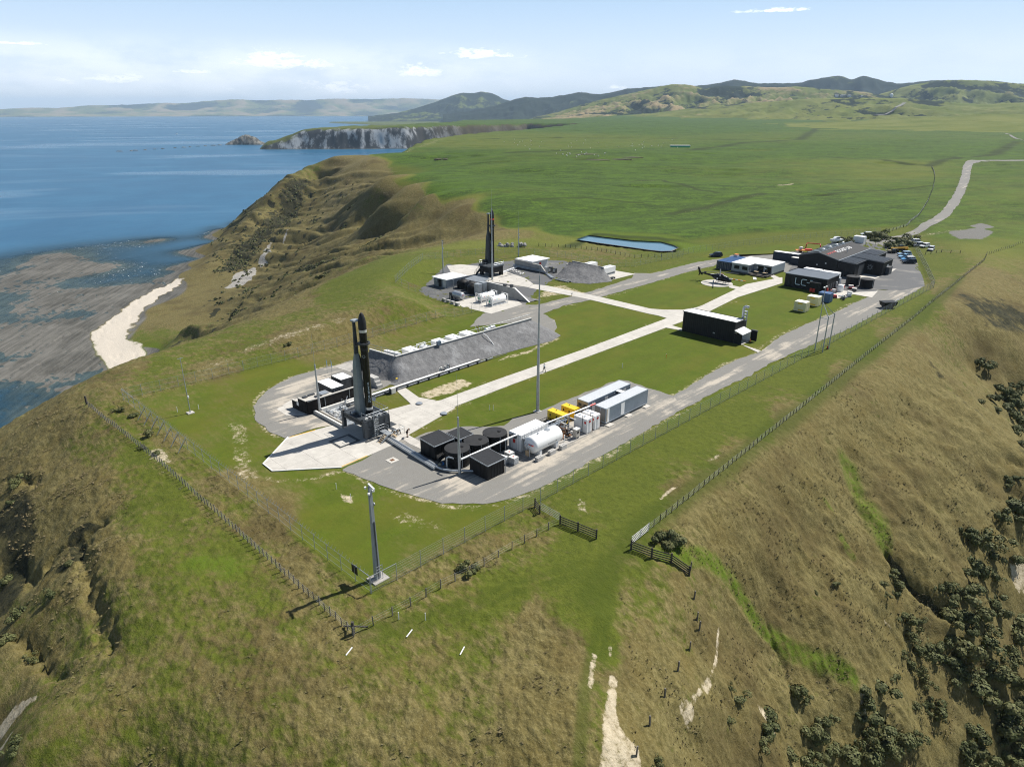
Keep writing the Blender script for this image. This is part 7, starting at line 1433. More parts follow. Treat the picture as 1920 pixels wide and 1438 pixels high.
root = thing('tip_skip','dark tipping trailer with a raised pale drawbar beside the road','trailer',G(1664,577),R(10)); MB().box((0,0,1.2),(3.4,2.0,1.1),0,1.18).build('hopper', M['rust'] if False else M['black'], root); MB().bar((1.5,.3,1.1),(3.6,.9,2.0),.16).build('drawbar', M['offwhite'], root); MB().bb(-1.4,1.4,-.7,.7,.45,.65).build('chassis', M['dgrey'], root)
for x in (-.7,.5):
    for y in (-.95,.95): MB().lathe([(.0,-.12),(.45,-.12),(.45,.12),(.0,.12)],16,(x,y,.45),'y').build('wheel', M['rubber'], root)
# post frame with camera mast by the road
root = thing('pole_frame','tall galvanised pole frame with a camera mast at the roadside fence','pole frame',S(93.9,-36.2))
pp = [(-.8,1.1),(-1.4,-.8),(2.0,-.8)]
for i, (x, y) in enumerate(pp): MB().tube((x,y,0),(x,y,8.2 if i else 7.6),.14,10,.11).build('pole', M['galv'], root, True)
MB().tube((-.8,1.1,7.6),(-.8,1.1,14.3),.10,8,.06).build('camera_mast', M['galv'], root, True)
for p, q in (((-1.4,-.8,7.9),(2.0,-.8,7.9)),((-.8,1.1,10.8),(-1.4,-.8,7.9)),((-.8,1.1,10.8),(2.0,-.8,7.9)),((-.8,1.1,7.5),(-1.4,-.8,7.5))): MB().bar(p,q,.11).build('brace', M['galv'], root)
for x in (-.7,.5): MB().bb(-.8+x-.25,-.8+x+.35,1.0,1.2,14.1,14.3).build('camera', M['white'], root)
for px, py, lb in ((1546,646,'red marker bucket at the foot of the pole frame'),): r_ = thing('bucket', lb, 'bucket', G(1552,653.5)); MB().lathe([(.2,0),(.26,.5),(.24,.5),(.2,.1)],12).build('shell', M['red'], r_)

# ================================================================ VEHICLES AND AIRCRAFT
def car(label, loc, rz, paint, roofp=None, kind='suv', group=None):
    root = thing('parked_car', label, 'car', loc, rz, group); L, W = 4.6, 1.85
    def sec(x, w_, z0, z1, r_=.12): a = w_/2; return [(x,-a,z0),(x,-a*1.0,z0+(z1-z0)*.5),(x,-a*.93,z1-r_*.3),(x,-a*.8,z1),(x,a*.8,z1),(x,a*.93,z1-r_*.3),(x,a,z0+(z1-z0)*.5),(x,a,z0)]
    MB().loft([sec(-2.3,1.55,.42,.85),sec(-2.22,1.8,.32,.98),sec(-1.4,W,.28,1.02),sec(.6,W,.28,1.02),sec(1.4,W,.28,.98),sec(2.1,1.78,.32,.86),sec(2.3,1.5,.42,.72)]).build('body', paint, root, True)
    def cab(x, w_, z): a = w_/2; return [(x,-a,z),(x,a,z)]
    if kind == 'suv': x0, x1, x2, x3 = -2.2,-1.95,.35,1.15
    else: x0, x1, x2, x3 = -.55,-.4,.45,1.15
    def cabring(z, xa, xb, w_): a = w_/2; return [(xa,-a,z),(xb,-a,z),(xb,a,z),(xa,a,z)]
    MB().loft([cabring(1.0,x0,x3,1.68),cabring(1.55,x1,x2,1.45)]).build('windows', M['glass'], root); MB().loft([cabring(1.55,x1-.04,x2+.06,1.5),cabring(1.68,x1+.15,x2-.15,1.3)]).build('roof', roofp or paint, root, True)
    mb = MB()
    for x in (x1+.05,(x1+x2)/2+.1,x2-.1): 
        for y in (-1,1): mb.bar((x+(.12 if x > 0 else -.05),y*.835,1.0),(x,y*.735,1.56),.09)
    mb.build('pillar', paint, root)
    for x in (-1.4,1.42):
        for y in (-.86,.86): wl = MB().lathe([(.2,-.11),(.36,-.11),(.38,-.05),(.38,.05),(.36,.11),(.2,.11)],18,(x,y,.38),'y').build('wheel', M['rubber'], root, True); MB().lathe([(0,-.115),(.21,-.1),(.21,.1),(0,.115)],14,(x,y,.38),'y').build('rim', M['galv'], wl)
    for y in (-.62,.62): MB().bb(2.16,2.27,y-.18,y+.18,.66,.8).build('headlight', M['lettw'], root); MB().bb(-2.31,-2.22,y-.16,y+.16,.7,.9).build('tail_light', M['red'], root)
    MB().bb(2.2,2.32,-.75,.75,.38,.55).build('bumper', M['dgrey'], root); MB().bb(-2.34,-2.24,-.75,.75,.38,.55).build('bumper', M['dgrey'], root)
    if kind == 'ute': MB().bb(-2.15,-.62,-.72,.72,.985,1.03).build('tray_cover', M['dgrey'], root)
    return root
av = math.atan2(G(1665,487)[1]-G(1700,478)[1], G(1665,487)[0]-G(1700,478)[0])
cr = AX+math.pi/2+R(48)
car('dark blue car at the near end of the row by the fence',G(1704,494),R(178),M['dark_car'],group='cars parked by the yard fence'); car('bright blue car with a white roof second in the row',G(1702,489.5),R(178),M['lblue'],M['white_car'],group='cars parked by the yard fence'); car('light blue pickup third in the row by the fence',G(1697,484.5),R(178),mat('pale blue car paint',(.30,.52,.72),.25,.0,.05,2),None,'ute','cars parked by the yard fence'); car('silver blue car at the far end of the row',G(1695,479.5),R(178),mat('silver blue car paint',(.42,.55,.68),.25,.2,.05,2),None,'suv','cars parked by the yard fence')
car('dark blue off-road car parked alone beside the gravel lane',G(1342,481.5),R(188),M['dark_car'])
for i, (px, py, lb) in enumerate(((1713,456,'white car outside the fence nearest the gate'),(1720,462,'grey car outside the fence second from the gate'),(1733,464,'white car standing on the grass beyond the fence'),(1745,470,'low grey trailer on the grass beyond the fence'))): car(lb,G(px,py),R(170+20*i),M['white_car'] if i%2 == 0 else M['galv'],None,'suv','cars on the grass outside the fence')
car('white and blue van behind the bushes by the gate',G(1624,442),R(175),M['white_car'])
root = thing('motor_boat','white motor boat on a trailer behind the hangar','boat',G(1567,456),R(-160))
MB().loft([[(x,-w_,zb+.5),(x,-w_*.6,zb),(x,w_*.6,zb),(x,w_,zb+.5),(x,w_*.96,zt),(x,-w_*.96,zt)] for x,w_,zb,zt in ((-2.8,1.0,.55,1.5),(0,1.1,.5,1.55),(2.0,.8,.7,1.7),(3.2,.15,1.2,1.85))]).build('hull', M['white'], root, True)
MB().loft([[(x,-w_,z0),(x,w_,z0),(x,w_*.85,z1),(x,-w_*.85,z1)] for x,w_,z0,z1 in ((-1.2,.85,1.5,2.5),(.4,.85,1.5,2.6),(1.3,.7,1.5,2.0))]).build('cabin', M['white_car'], root, True); MB().bb(-1.0,.5,-.82,.82,1.95,2.3).build('window', M['glass'], root); MB().bb(-2.6,2.4,-.5,.5,.35,.5).build('trailer_frame', M['galv'], root)
for y in (-.95,.95): MB().lathe([(0,-.1),(.32,-.1),(.32,.1),(0,.1)],14,(-.6,y,.32),'y').build('wheel', M['rubber'], root)
root = thing('lifting_frame','red lifting frame standing on the grass behind the dark containers','frame',G(1524,467.5),AX+.3)
for y in (-2.6,2.6): MB().path([(-.8,y,0),(-.7,y*.95,1.7),(0,y*.85,2.2),(.7,y*.95,1.7),(.8,y,0)],.16).build('arch', M['red'], root, True)
MB().bar((0,-2.3,2.15),(0,2.3,2.15),.3).build('beam', M['red'], root)
root = thing('flat_trailer','orange flat trailer with a white load behind the dark containers','trailer',G(1508,473.5),AX-.9); MB().bb(-3.2,3.2,-1.1,1.1,.7,.95).build('bed', M['orange'], root); MB().lathe([(0,-.6),(.6,-.45),(.75,0),(.6,.45),(0,.6)],16,(-1.4,0,1.6)).build('load', M['offwhite'], root, True); MB().bb(.2,2.6,-.7,.7,.95,1.3).build('load', M['red'], root)
for x in (-1.5,1.6):
    for y in (-1.0,1.0): MB().lathe([(0,-.12),(.36,-.12),(.36,.12),(0,.12)],14,(x,y,.38),'y').build('wheel', M['rubber'], root)
root = thing('telehandler','yellow and black boom loader parked by the fence bushes','loader',G(1687,473.5),R(175)); MB().bb(-2.2,2.0,-1.0,1.0,.7,1.3).build('chassis', M['black'], root); MB().bar((-2.3,.5,1.9),(3.6,.5,1.6),.45).build('boom', M['ochre'], root); MB().box((-.2,-.45,1.95),(1.5,1.0,1.3),0,.85).build('cab', M['glass'], root); MB().bb(-2.4,-1.2,-1.0,1.0,1.2,1.8).build('engine_cover', M['ochre'], root); MB().bar((3.5,-.4,.5),(3.5,1.2,.5),.12,.9).build('fork_carriage', M['black'], root)
for x in (-1.4,1.4):
    for y in (-1.05,1.05): MB().lathe([(0,-.2),(.5,-.2),(.58,-.1),(.58,.1),(.5,.2),(0,.2)],16,(x,y,.58),'y').build('wheel', M['rubber'], root, True)
root = thing('site_trailer','black wheeled frame with parts beside the boom loader','trailer',G(1671,475),R(175)); MB().bb(-1.6,1.6,-.8,.8,.6,.75).build('bed', M['black'], root); MB().bb(-1.2,-.3,-.6,.6,.75,1.6).build('load', M['dgrey'], root); MB().bb(.3,1.3,-.5,.5,.75,1.2).build('load', M['tan'], root)
for x in (-.8,.8):
    for y in (-.8,.8): MB().lathe([(0,-.1),(.34,-.1),(.34,.1),(0,.1)],12,(x,y,.34),'y').build('wheel', M['rubber'], root)
g = toS(1611,455); container('gate_store','white ribbed store standing behind the hangar by the gate',g[0]-1.3,g[0]+1.3,g[1]-2.0,g[1]+2.0,.05,2.6,M['white'],M['whiteroof'])
# helicopter
root = thing('helicopter','black helicopter with a red and white stripe on the round pad','helicopter',S(135.9,12.0,.05),AX+math.pi/2)
def ell(x, w_, zc, h, n=14): return [(x, w_*math.cos(2*math.pi*i/n), zc+h*math.sin(2*math.pi*i/n)) for i in range(n)]
HB = M['dark_car'] if False else mat('black gloss helicopter',(.012,.012,.013),.18,.0,.1,1.0)
# nose points to -x (towards the meadow), tail to +x
MB().loft([ell(-4.2,.10,1.15,.10),ell(-4.0,.38,1.18,.36),ell(-3.4,.68,1.30,.62),ell(-2.6,.83,1.45,.80),ell(-1.2,.88,1.55,.92),ell(.4,.86,1.58,.92),ell(1.6,.66,1.72,.70),ell(2.4,.36,1.95,.40)]).build('fuselage', HB, root, True)
MB().loft([ell(2.2,.38,1.98,.40),ell(4.0,.24,2.12,.26),ell(6.6,.13,2.28,.14)]).build('tail_boom', HB, root, True)
MB().loft([[(x,-w_,z0),(x,w_,z0),(x,w_*.8,z1),(x,-w_*.8,z1)] for x,w_,z0,z1 in ((-1.7,.45,2.2,2.35),(-1.0,.6,2.3,2.85),(.6,.55,2.3,2.85),(1.9,.3,2.2,2.45))]).build('engine_cowl', HB, root, True)
MB().add([(6.2,-.05,2.2),(7.0,-.05,2.25),(7.6,-.05,3.9),(7.0,-.05,3.9),(6.2,.05,2.2),(7.0,.05,2.25),(7.6,.05,3.9),(7.0,.05,3.9)],[(0,1,2,3),(7,6,5,4),(0,4,5,1),(1,5,6,2),(2,6,7,3),(3,7,4,0)]).build('tail_fin', HB, root); MB().add([(6.4,-.04,2.2),(6.9,-.04,2.2),(7.1,-.04,1.3),(6.8,-.04,1.3),(6.4,.04,2.2),(6.9,.04,2.2),(7.1,.04,1.3),(6.8,.04,1.3)],[(3,2,1,0),(4,5,6,7),(0,1,5,4),(1,2,6,5),(2,3,7,6),(3,0,4,7)]).build('lower_fin', HB, root)
MB().bb(5.2,5.7,-1.1,1.1,2.2,2.25).build('stabiliser', HB, root)
for y in (-1.1,1.1): MB().bb(5.05,5.8,y-.03,y+.03,1.9,2.6).build('end_plate', HB, root)
hub = MB().tube((7.1,-.05,2.9),(7.1,-.28,2.9),.07,8).build('tail_rotor', HB, root)
for a in (0.5,2.07): MB().bar((7.1-.85*math.cos(a),-.26,2.9-.85*math.sin(a)),(7.1+.85*math.cos(a),-.26,2.9+.85*math.sin(a)),.03,.14).build('blade', M['dgrey'], hub)
MB().tube((-.2,0,2.8),(-.2,0,3.35),.12,10).build('rotor_mast', M['dgrey'], root)
rt = MB().lathe([(.3,3.3),(.3,3.45),(0,3.5)],12,(-.2,0,0)).build('main_rotor', M['dgrey'], root)
for i in range(4): a = R(28)+i*math.pi/2; MB().bar((-.2+.25*math.cos(a),.25*math.sin(a),3.4),(-.2+5.4*math.cos(a),5.4*math.sin(a),3.22),.32,.05).build('blade', M['dgrey'], rt)
for y in (-1.05,1.05): MB().path([(-3.0,y,.35),(-2.7,y,.08),(1.4,y,.08)],.06).build('skid', M['dgrey'], root)
for x in (-1.9,.6): MB().path([(x,-1.05,.1),(x,-.5,.75),(x,.5,.75),(x,1.05,.1)],.055).build('skid_arch', M['dgrey'], root)
MB().loft([[(x,w_*math.cos(a),zc+h*math.sin(a)) for a in (0.35,.8,1.25,1.57,1.9,2.35,2.8)] for x,w_,zc,h in ((-4.02,.39,1.2,.37),(-3.42,.70,1.32,.64),(-2.62,.85,1.47,.82),(-1.9,.875,1.52,.885))],False).build('windscreen', M['glass'], root, True)
for y in (-1,1):
    MB().bb(-1.6,-.9,y*.885-.015,y*.885+.015,1.4,2.0).build('window', M['glass'], root); MB().lathe([(0,-.01),(.26,-.01),(.26,.01),(0,.01)],20,(.1,y*.885,1.45),'y').build('emblem', M['lettw'], root)
MB().loft([[(x,y,z) for y,z in ((-.16,zt),(.16,zt),(.16,zt+.03),(-.16,zt+.03))] for x,zt in ((-2.6,2.26),(-1.75,2.44),(-1.0,2.86),(.5,2.87),(1.9,2.47),(3.0,2.40))]).build('white_stripe', M['lettw'], root)
MB().loft([[(x,y,z) for y,z in ((-.34,zt),(-.17,zt),(-.17,zt+.03),(-.34,zt+.03))] for x,zt in ((-2.6,2.22),(-1.75,2.43),(-1.0,2.86),(.5,2.87))]).build('red_stripe', M['red'], root)
root = thing('marker_board','orange and white striped marker board on the grass behind the helicopter','marker',S(143.5,14.6,.02))
for i in range(9): MB().bb(-.15,.15,-.85*i-.8,-.85*i,0,.14).build('board_section', M['white'] if i % 2 else M['orange'], root)
root = thing('marker_slab','white marker slab on the lawn in front of the office','slab',G(1415,522.5),AX+.5); MB().bb(-1.6,1.6,-.5,.5,0,.08).build('slab', M['white'], root)

# ================================================================ PEOPLE
def skin_fig(name, joints, edges, radii, m, parent):
    me = bpy.data.meshes.new(name); me.from_pydata(joints, edges, []); o = link(bpy.data.objects.new(name, me), parent)
    sk = o.modifiers.new('skin','SKIN'); lay = me.skin_vertices[0].data
    for i, r_ in enumerate(radii): lay[i].radius = (r_, r_) if not isinstance(r_, tuple) else r_
    lay[0].use_root = True; ss = o.modifiers.new('sub','SUBSURF'); ss.levels = 1; ss.render_levels = 1
    me.materials.append(m); me.polygons.foreach_set('use_smooth',[True]*len(me.polygons)); 
    dg = bpy.context.evaluated_depsgraph_get(); bpy.context.view_layer.update(); nm = bpy.data.meshes.new_from_object(o.evaluated_get(bpy.context.evaluated_depsgraph_get())); o.modifiers.clear(); o.data = nm; nm.name = name; nm.polygons.foreach_set('use_smooth',[True]*len(nm.polygons)); return o
def person(label, loc, rz, pose, shirt, trousers, short):
    root = thing('person', label, 'person', loc, rz)
    J = dict(pelvis=(0,0,.95),waist=(.02,0,1.12),chest=(.04,0,1.36),neck=(.05,0,1.50),head=(.08,0,1.62),crown=(.08,0,1.72),sl=(.03,.18,1.44),el=(.0,.26,1.16),wl=(.12,.26,.92),hl=(.16,.26,.82),sr=(.03,-.18,1.44),er=(.0,-.26,1.16),wr=(.12,-.26,.92),hr=(.16,-.26,.82),pl=(0,.10,.90),kl=(.03,.11,.50),al=(0,.11,.09),tl=(.16,.12,.04),pr=(0,-.10,.90),kr=(.03,-.11,.50),ar=(0,-.11,.09),tr=(.16,-.12,.04))
    J.update(pose); nm = list(J); E_ = [('pelvis','waist'),('waist','chest'),('chest','neck'),('neck','head'),('head','crown'),('chest','sl'),('sl','el'),('el','wl'),('wl','hl'),('chest','sr'),('sr','er'),('er','wr'),('wr','hr'),('pelvis','pl'),('pl','kl'),('kl','al'),('al','tl'),('pelvis','pr'),('pr','kr'),('kr','ar'),('ar','tr')]
    Rr = dict(pelvis=.13,waist=.115,chest=.135,neck=.055,head=.10,crown=.075,sl=.065,el=.045,wl=.032,hl=.04,sr=.065,er=.045,wr=.032,hr=.04,pl=.085,kl=.06,al=.04,tl=.04,pr=.085,kr=.06,ar=.04,tr=.04)
    body = skin_fig('body',[J[q] for q in nm],[(nm.index(a),nm.index(b_)) for a,b_ in E_],[Rr[q] for q in nm],M['skin'],root)
    def sub(name, keys, edges, grow, m): skin_fig(name,[J[q] for q in keys],[(keys.index(a),keys.index(b_)) for a,b_ in edges],[Rr[q]*grow+.012 for q in keys],m,root)
    half = lambda a, b_, f: tuple(J[a][i]+(J[b_][i]-J[a][i])*f for i in range(3))
    J['ml'] = half('sl','el',.7); J['mr'] = half('sr','er',.7); Rr['ml'] = .055; Rr['mr'] = .055
    sub('shirt',['chest','waist','pelvis','sl','ml','sr','mr'],[('chest','waist'),('waist','pelvis'),('chest','sl'),('sl','ml'),('chest','sr'),('sr','mr')],1.06,shirt)
    if short: J['ql'] = half('pl','kl',.95); J['qr'] = half('pr','kr',.95)
    else: J['ql'] = half('kl','al',.9); J['qr'] = half('kr','ar',.9)
    Rr['ql'] = .07 if short else .05; Rr['qr'] = Rr['ql']
    if short: sub('shorts',['pelvis','pl','ql','pr','qr'],[('pelvis','pl'),('pl','ql'),('pelvis','pr'),('pr','qr')],1.1,trousers)
    else: sub('trousers',['pelvis','pl','kl','ql','pr','kr','qr'],[('pelvis','pl'),('pl','kl'),('kl','ql'),('pelvis','pr'),('pr','kr'),('kr','qr')],1.08,trousers)
    h = MB().lathe([(0,-.02),(.09,.0),(.112,.05),(.09,.11),(0,.145)],12).build('hair', M['hair'], root, True); h.location = (J['head'][0]-.015,J['head'][1],J['head'][2]+.01)
    for s_ in ('l','r'): q = J['t'+s_]; w_ = J['a'+s_]; MB().tube((w_[0]-.05,w_[1],.05),(q[0]+.06,q[1],.05),.055,8,.05).build('shoe', M['rubber'], root)
    return root
person('person in black bending forward beside the launch platform',G(763.5,819,.035),R(-20),dict(waist=(.06,0,1.13),chest=(.24,0,1.30),neck=(.36,0,1.36),head=(.46,0,1.36),crown=(.54,0,1.34),sl=(.24,.19,1.36),el=(.12,.42,1.32),wl=(.0,.5,1.2),hl=(-.05,.52,1.12),sr=(.26,-.18,1.34),er=(.40,-.24,1.12),wr=(.55,-.15,1.08),hr=(.6,-.1,1.1)),M['cloth'],M['cloth'],True)
person('person in a pale blue shirt walking along the concrete path',G(1020.5,697,.03),R(135),dict(kl=(.22,.11,.52),al=(.20,.11,.10),tl=(.36,.12,.05),kr=(-.05,-.11,.50),ar=(-.28,-.11,.14),tr=(-.16,-.12,.05),el=(-.14,.25,1.18),wl=(-.08,.26,.94),hl=(-.04,.26,.85),er=(.12,-.25,1.18),wr=(.28,-.24,1.0),hr=(.34,-.23,.94)),M['cloth2'],M['denim'],False)
# ================================================================ FENCES
def along(pts, sp):
    out = []
    for a, b_ in zip(pts[:-1], pts[1:]):
        L = math.dist(a[:2], b_[:2]); n = max(1, round(L/sp)); out += [(a[0]+(b_[0]-a[0])*i/n, a[1]+(b_[1]-a[1])*i/n) for i in range(n)]
    out.append(tuple(pts[-1][:2])); z = tz([p[0] for p in out], [p[1] for p in out]); return [Vector((p[0],p[1],float(q))) for p, q in zip(out, z)]
nm_, k, b = newmat('woven wire'); tr = k.new('ShaderNodeBsdfTransparent'); ms = k.new('ShaderNodeMixShader'); ms.inputs[0].default_value = .08; b.inputs['Base Color'].default_value = (.30,.32,.33,1); b.inputs['Metallic'].default_value = .4; b.inputs['Roughness'].default_value = .5
k.l.new(tr.outputs[0], ms.inputs[1]); k.l.new(b.outputs[0], ms.inputs[2]); k.l.new(ms.outputs[0], nm_.node_tree.nodes['Material Output'].inputs['Surface']); M['net'] = nm_
_pm = {}
def fence(name, label, pts, sp, h, wires, pm, r_=.035, net=False, wr=.014, cat='fence', wood=False, rngs=0, wm=None, top=False, skip=()):
    P_ = along(pts, sp); o0 = P_[0]; root = tag(empty(name, o0), label, cat); key = (name, h, r_)
    if key not in _pm:
        me = (MB().box((0,0,h/2-.15),(r_*2,r_*2,h+.3)) if wood else MB().tube((0,0,-.3),(0,0,h),r_,8)); tmp = me.build('post', pm); _pm[key] = tmp.data; bpy.data.objects.remove(tmp)
    rg = random.Random(len(P_))
    for i, p in enumerate(P_):
        if i >= 300: break
        o = bpy.data.objects.new('post', _pm[key]); link(o, root); o.location = p-o0
        if wood: o.scale = (1,1,rg.uniform(.9,1.06)); o.rotation_euler = (rg.uniform(-.04,.04), rg.uniform(-.04,.04), rg.random()*3)
    for wz in wires:
        mb = MB()
        for a, b_ in zip(P_[:-1], P_[1:]): mb.tube(a-o0+Vector((0,0,wz)), b_-o0+Vector((0,0,wz)), wr if not (top and wz == max(wires)) else .028, 4, cap=False)
        mb.build('wire' if not (top and wz == max(wires)) else 'top_rail', wm or M['galv'], root)
    if net:
        mb = MB()
        for a, b_ in zip(P_[:-1], P_[1:]): a, b_ = a-o0, b_-o0; mb.add([a+Vector((0,0,.05)), b_+Vector((0,0,.05)), b_+Vector((0,0,h-.08)), a+Vector((0,0,h-.08))],[(0,1,2,3)])
        mb.build('netting', M['net'], root)
    return root, P_, o0
f1, P1, o1 = fence('security_fence','green grey wire security fence beside the gravel road, near corner to hangar yard',gl([(697,1113),(1750,540)]),3.35,2.3,(.25,.6,.95,1.3,1.65,2.0,2.25),M['grey'],.036,True,.008,top=False)
f2, P2, o2 = fence('security_fence','chain link security fence with barbed coils along the dry strip on the left',gl([(695,1112),(232,750)]),2.9,2.3,(.3,1.2,2.2),M['galv'],.04,True,.012)
mb = MB(); pts = []; n = 28
for (a, b_) in list(zip(P2[:-1], P2[1:])):
    for q in range(12): w_ = q/12; p = a.lerp(b_, w_)-o2; an = w_*math.pi*2*4; d = (b_-a).normalized(); sd_ = Vector((-d.y,d.x,0)); pts.append(p+sd_*.28*math.cos(an)+Vector((0,0,2.45+.28*math.sin(an))))
for a, b_ in zip(pts[:-1], pts[1:]): mb.tube(a, b_, .012, 3, cap=False)
mb.build('barbed_coil', M['galv'], f2)
for i in range(len(P2)):
    pz = P2[i]-o2
    if len(P2)*.58 < i < len(P2)*.84 and i % 1 == 0:
        d = (P2[i]-P2[i-1]).normalized(); sd_ = Vector((d.y,-d.x,0)); MB().bar(pz+Vector((0,0,2.3)), pz-sd_*1.5+Vector((0,0,.1)), .07).build('brace', M['galv'], f2); MB().bar(pz+Vector((0,0,1.9)), pz-sd_*1.5+Vector((0,0,.1)), .05).build('brace', M['dgrey'], f2)
MB().bar(P2[-1]-o2+Vector((0,0,2.2)), P2[-3]-o2+Vector((0,0,2.2)), .06).build('top_rail', M['galv'], f2)
for k_ in (0,): MB().bar(Vector((0,0,2.25)), P2[1]-o2+Vector((0,0,2.25)), .06).build('top_rail', M['galv'], f2)
sgn = P2[1]-o2; o = MB().bb(-.55,.55,-.02,.02,1.1,2.2).build('sign', M['black'], f2); o.location = P2[1]-o2; o.rotation_euler = (0,0,R(-44.5))
MB().bar(Vector((0,0,2.25)), P1[1]-o1+Vector((0,0,2.25)), .06).build('top_rail', M['galv'], f1)
fence('security_fence','chain link security fence along the seaward edge of the left lawn',gl([(232,750),(430,703),(560,672),(700,637),(800,609),(900,583)]),3.0,2.2,(.3,1.2,2.15),M['galv'],.035,True,.012)
fence('security_fence','chain link security fence round the outside of the far launch pad',gl([(845,569),(742,543),(768,517),(793,495),(850,482),(905,476),(960,474),(1060,484),(1140,500),(1190,500),(1230,491),(1280,482)]),3.0,2.2,(.3,1.2,2.15),M['galv'],.035,True,.012)
fence('security_fence','chain link security fence behind the lane and the site office',gl([(1240,488),(1300,474),(1370,464),(1450,454),(1530,446),(1600,441),(1650,437)]),3.2,2.2,(.3,1.2,2.15),M['dgrey'],.035,True,.012)
fence('security_fence','tall dark security fence along the parked cars to the yard corner',gl([(1750,540),(1738,512),(1722,480),(1712,462),(1706,452)]),2.6,2.4,(.3,1.0,1.6,2.3),M['dgrey'],.05,True,.014)
fence('security_gate','dark steel entrance gate across the access road',gl([(1622,462),(1640,464),(1657,464)]),2.6,2.2,(.2,1.1,2.15),M['dgrey'],.06,True,.02,cat='gate')
# stock fences
fence('stock_fence','weathered post and batten stock fence along the far side of the grass strip',gl([(1190,1016),(1845,490)]),1.5,1.15,(.25,.5,.75,1.0),M['wood'],.038,False,.006,wood=True)
fence('stock_fence','grey post and batten stock fence running down the left grass slope',gl([(165,757),(300,868),(430,984),(560,1100),(663,1190)]),1.05,1.15,(.25,.5,.75,1.0),M['post'],.045,False,.008,wood=True)
fence('stock_fence','sparse stock fence from the lower corner post up to the timber rails',gl([(663,1190),(770,1133),(880,1078),(960,1030),(1050,982)]),2.0,1.15,(.4,.75,1.05),M['post'],.05,False,.008,wood=True)
fence('stock_fence','short row of leaning fence posts going down the brown slope by the track',gl([(1293,1083),(1302,1118),(1309,1148)],-4)+[tuple(hit(*p)) for p in ((1311,1182),(1293,1220),(1271,1258),(1246,1308),(1218,1360),(1193,1418))],30,1.25,(),M['post'],.07,False,.008,wood=True)
fence('stock_fence','stock fence running from the yard corner to the right along the paddock',gl([(1845,490),(1850,478),(1905,458),(1960,440)]),2.6,1.2,(.4,.75,1.05),M['post'],.05,False,.005,wood=True)
fence('stock_fence','dark stock fence along the edge of the crop field and the access road',gl([(1660,437),(1700,425),(1722,408),(1738,385),(1748,360),(1752,335),(1745,322)]),4.0,1.3,(.4,.8,1.15),M['wood'],.09,False,.03,wood=True)
fence('stock_fence','stock fence over the tussocks behind the far launch pad',gl([(1010,462),(1060,464),(1120,470),(1190,484),(1240,482)]),2.4,1.3,(.4,.8,1.15),M['wood'],.07,False,.014,wood=True)
fence('stock_fence','stock fence outside the yard fence by the parked white cars',gl([(1735,478),(1765,474),(1800,476)]),3.0,1.2,(.4,.8,1.1),M['wood'],.08,False,.014,wood=True)
def rails(label, pts, sp, n, h, name='timber_rail_fence', m=M['wood'], th=.05, cat='fence'):
    P_ = along(pts, sp); o0 = P_[0]; root = tag(empty(name, o0), label, cat)
    for p in P_: MB().bb(-.09,.09,-.09,.09,-.3,h+.12).build('post', m, root).location = p-o0
    for a, b_ in zip(P_[:-1], P_[1:]):
        for q in range(n): z_ = h*(q+.6)/n; MB().bar(a-o0+Vector((0,0,z_)), b_-o0+Vector((0,0,z_)), th, .14).build('rail', m, root)
    return root
rails('dark four rail timber fence left of the grass track',gl([(1050,982),(1118,1010)]),2.6,4,1.25); rails('dark four rail timber fence right of the grass track, running down the bank',gl([(1183,1030),(1222,1040)])+[tuple(hit(1258,1056)),tuple(hit(1292,1080))],2.6,4,1.25); rails('short piece of timber rail fence against the security fence',gl([(1003,950),(1012,963)]),2.0,4,1.25)
def pipe_gate(label, pts, m=M['galv']):
    P_ = along(pts, 99); o0 = P_[0]; root = tag(empty('farm_gate', o0), label, 'gate'); d = P_[-1]-o0
    for q in range(5): z_ = .25+.24*q; MB().bar(Vector((0,0,z_)), d+Vector((0,0,z_)), .035).build('bar', m, root)
    for f in (0,.5,1): MB().bar(d*f+Vector((0,0,.1)), d*f+Vector((0,0,1.3)), .05).build('upright', m, root)
pipe_gate('pale wire farm gate between the security fence and the timber rails',gl([(1013,957),(1049,977)])); pipe_gate('white pipe farm gate standing open right of the grass track',gl([(1184,1022),(1216,996)]),M['white'])
root = thing('corner_post','stout timber corner post where the two stock fences meet at the bottom','post',hit(663,1190),0); MB().bb(-.13,.13,-.13,.13,-.3,1.5).build('post_body', M['wood'], root); MB().bar((0,0,1.0),(1.3,.9,.1),.12).build('stay', M['wood'], root); MB().bar((0,0,1.0),(-1.2,1.0,.1),.12).build('stay', M['wood'], root)
root = thing('corner_post','dark timber strainer post at the top of the left slope','post',hit(163,758),0); MB().bb(-.13,.13,-.13,.13,-.3,1.6).build('post_body', M['wood'], root)
for px, py, a_, lb in ((655,1223,.55,'white marker post lying in the grass below the corner post'),(768,1190,.5,'white marker post lying in the grass right of the corner post'),(867,1222,.6,'white marker post lying alone in the grass, right one')):
    o = MB().bb(-.52,.52,-.05,.05,.06,.14).build('marker_post', M['white'], None); tag(o, lb, 'post', 'white posts lying in the grass'); o.location = hit(px,py); o.rotation_euler = (0,R(-6),R(35)+a_)
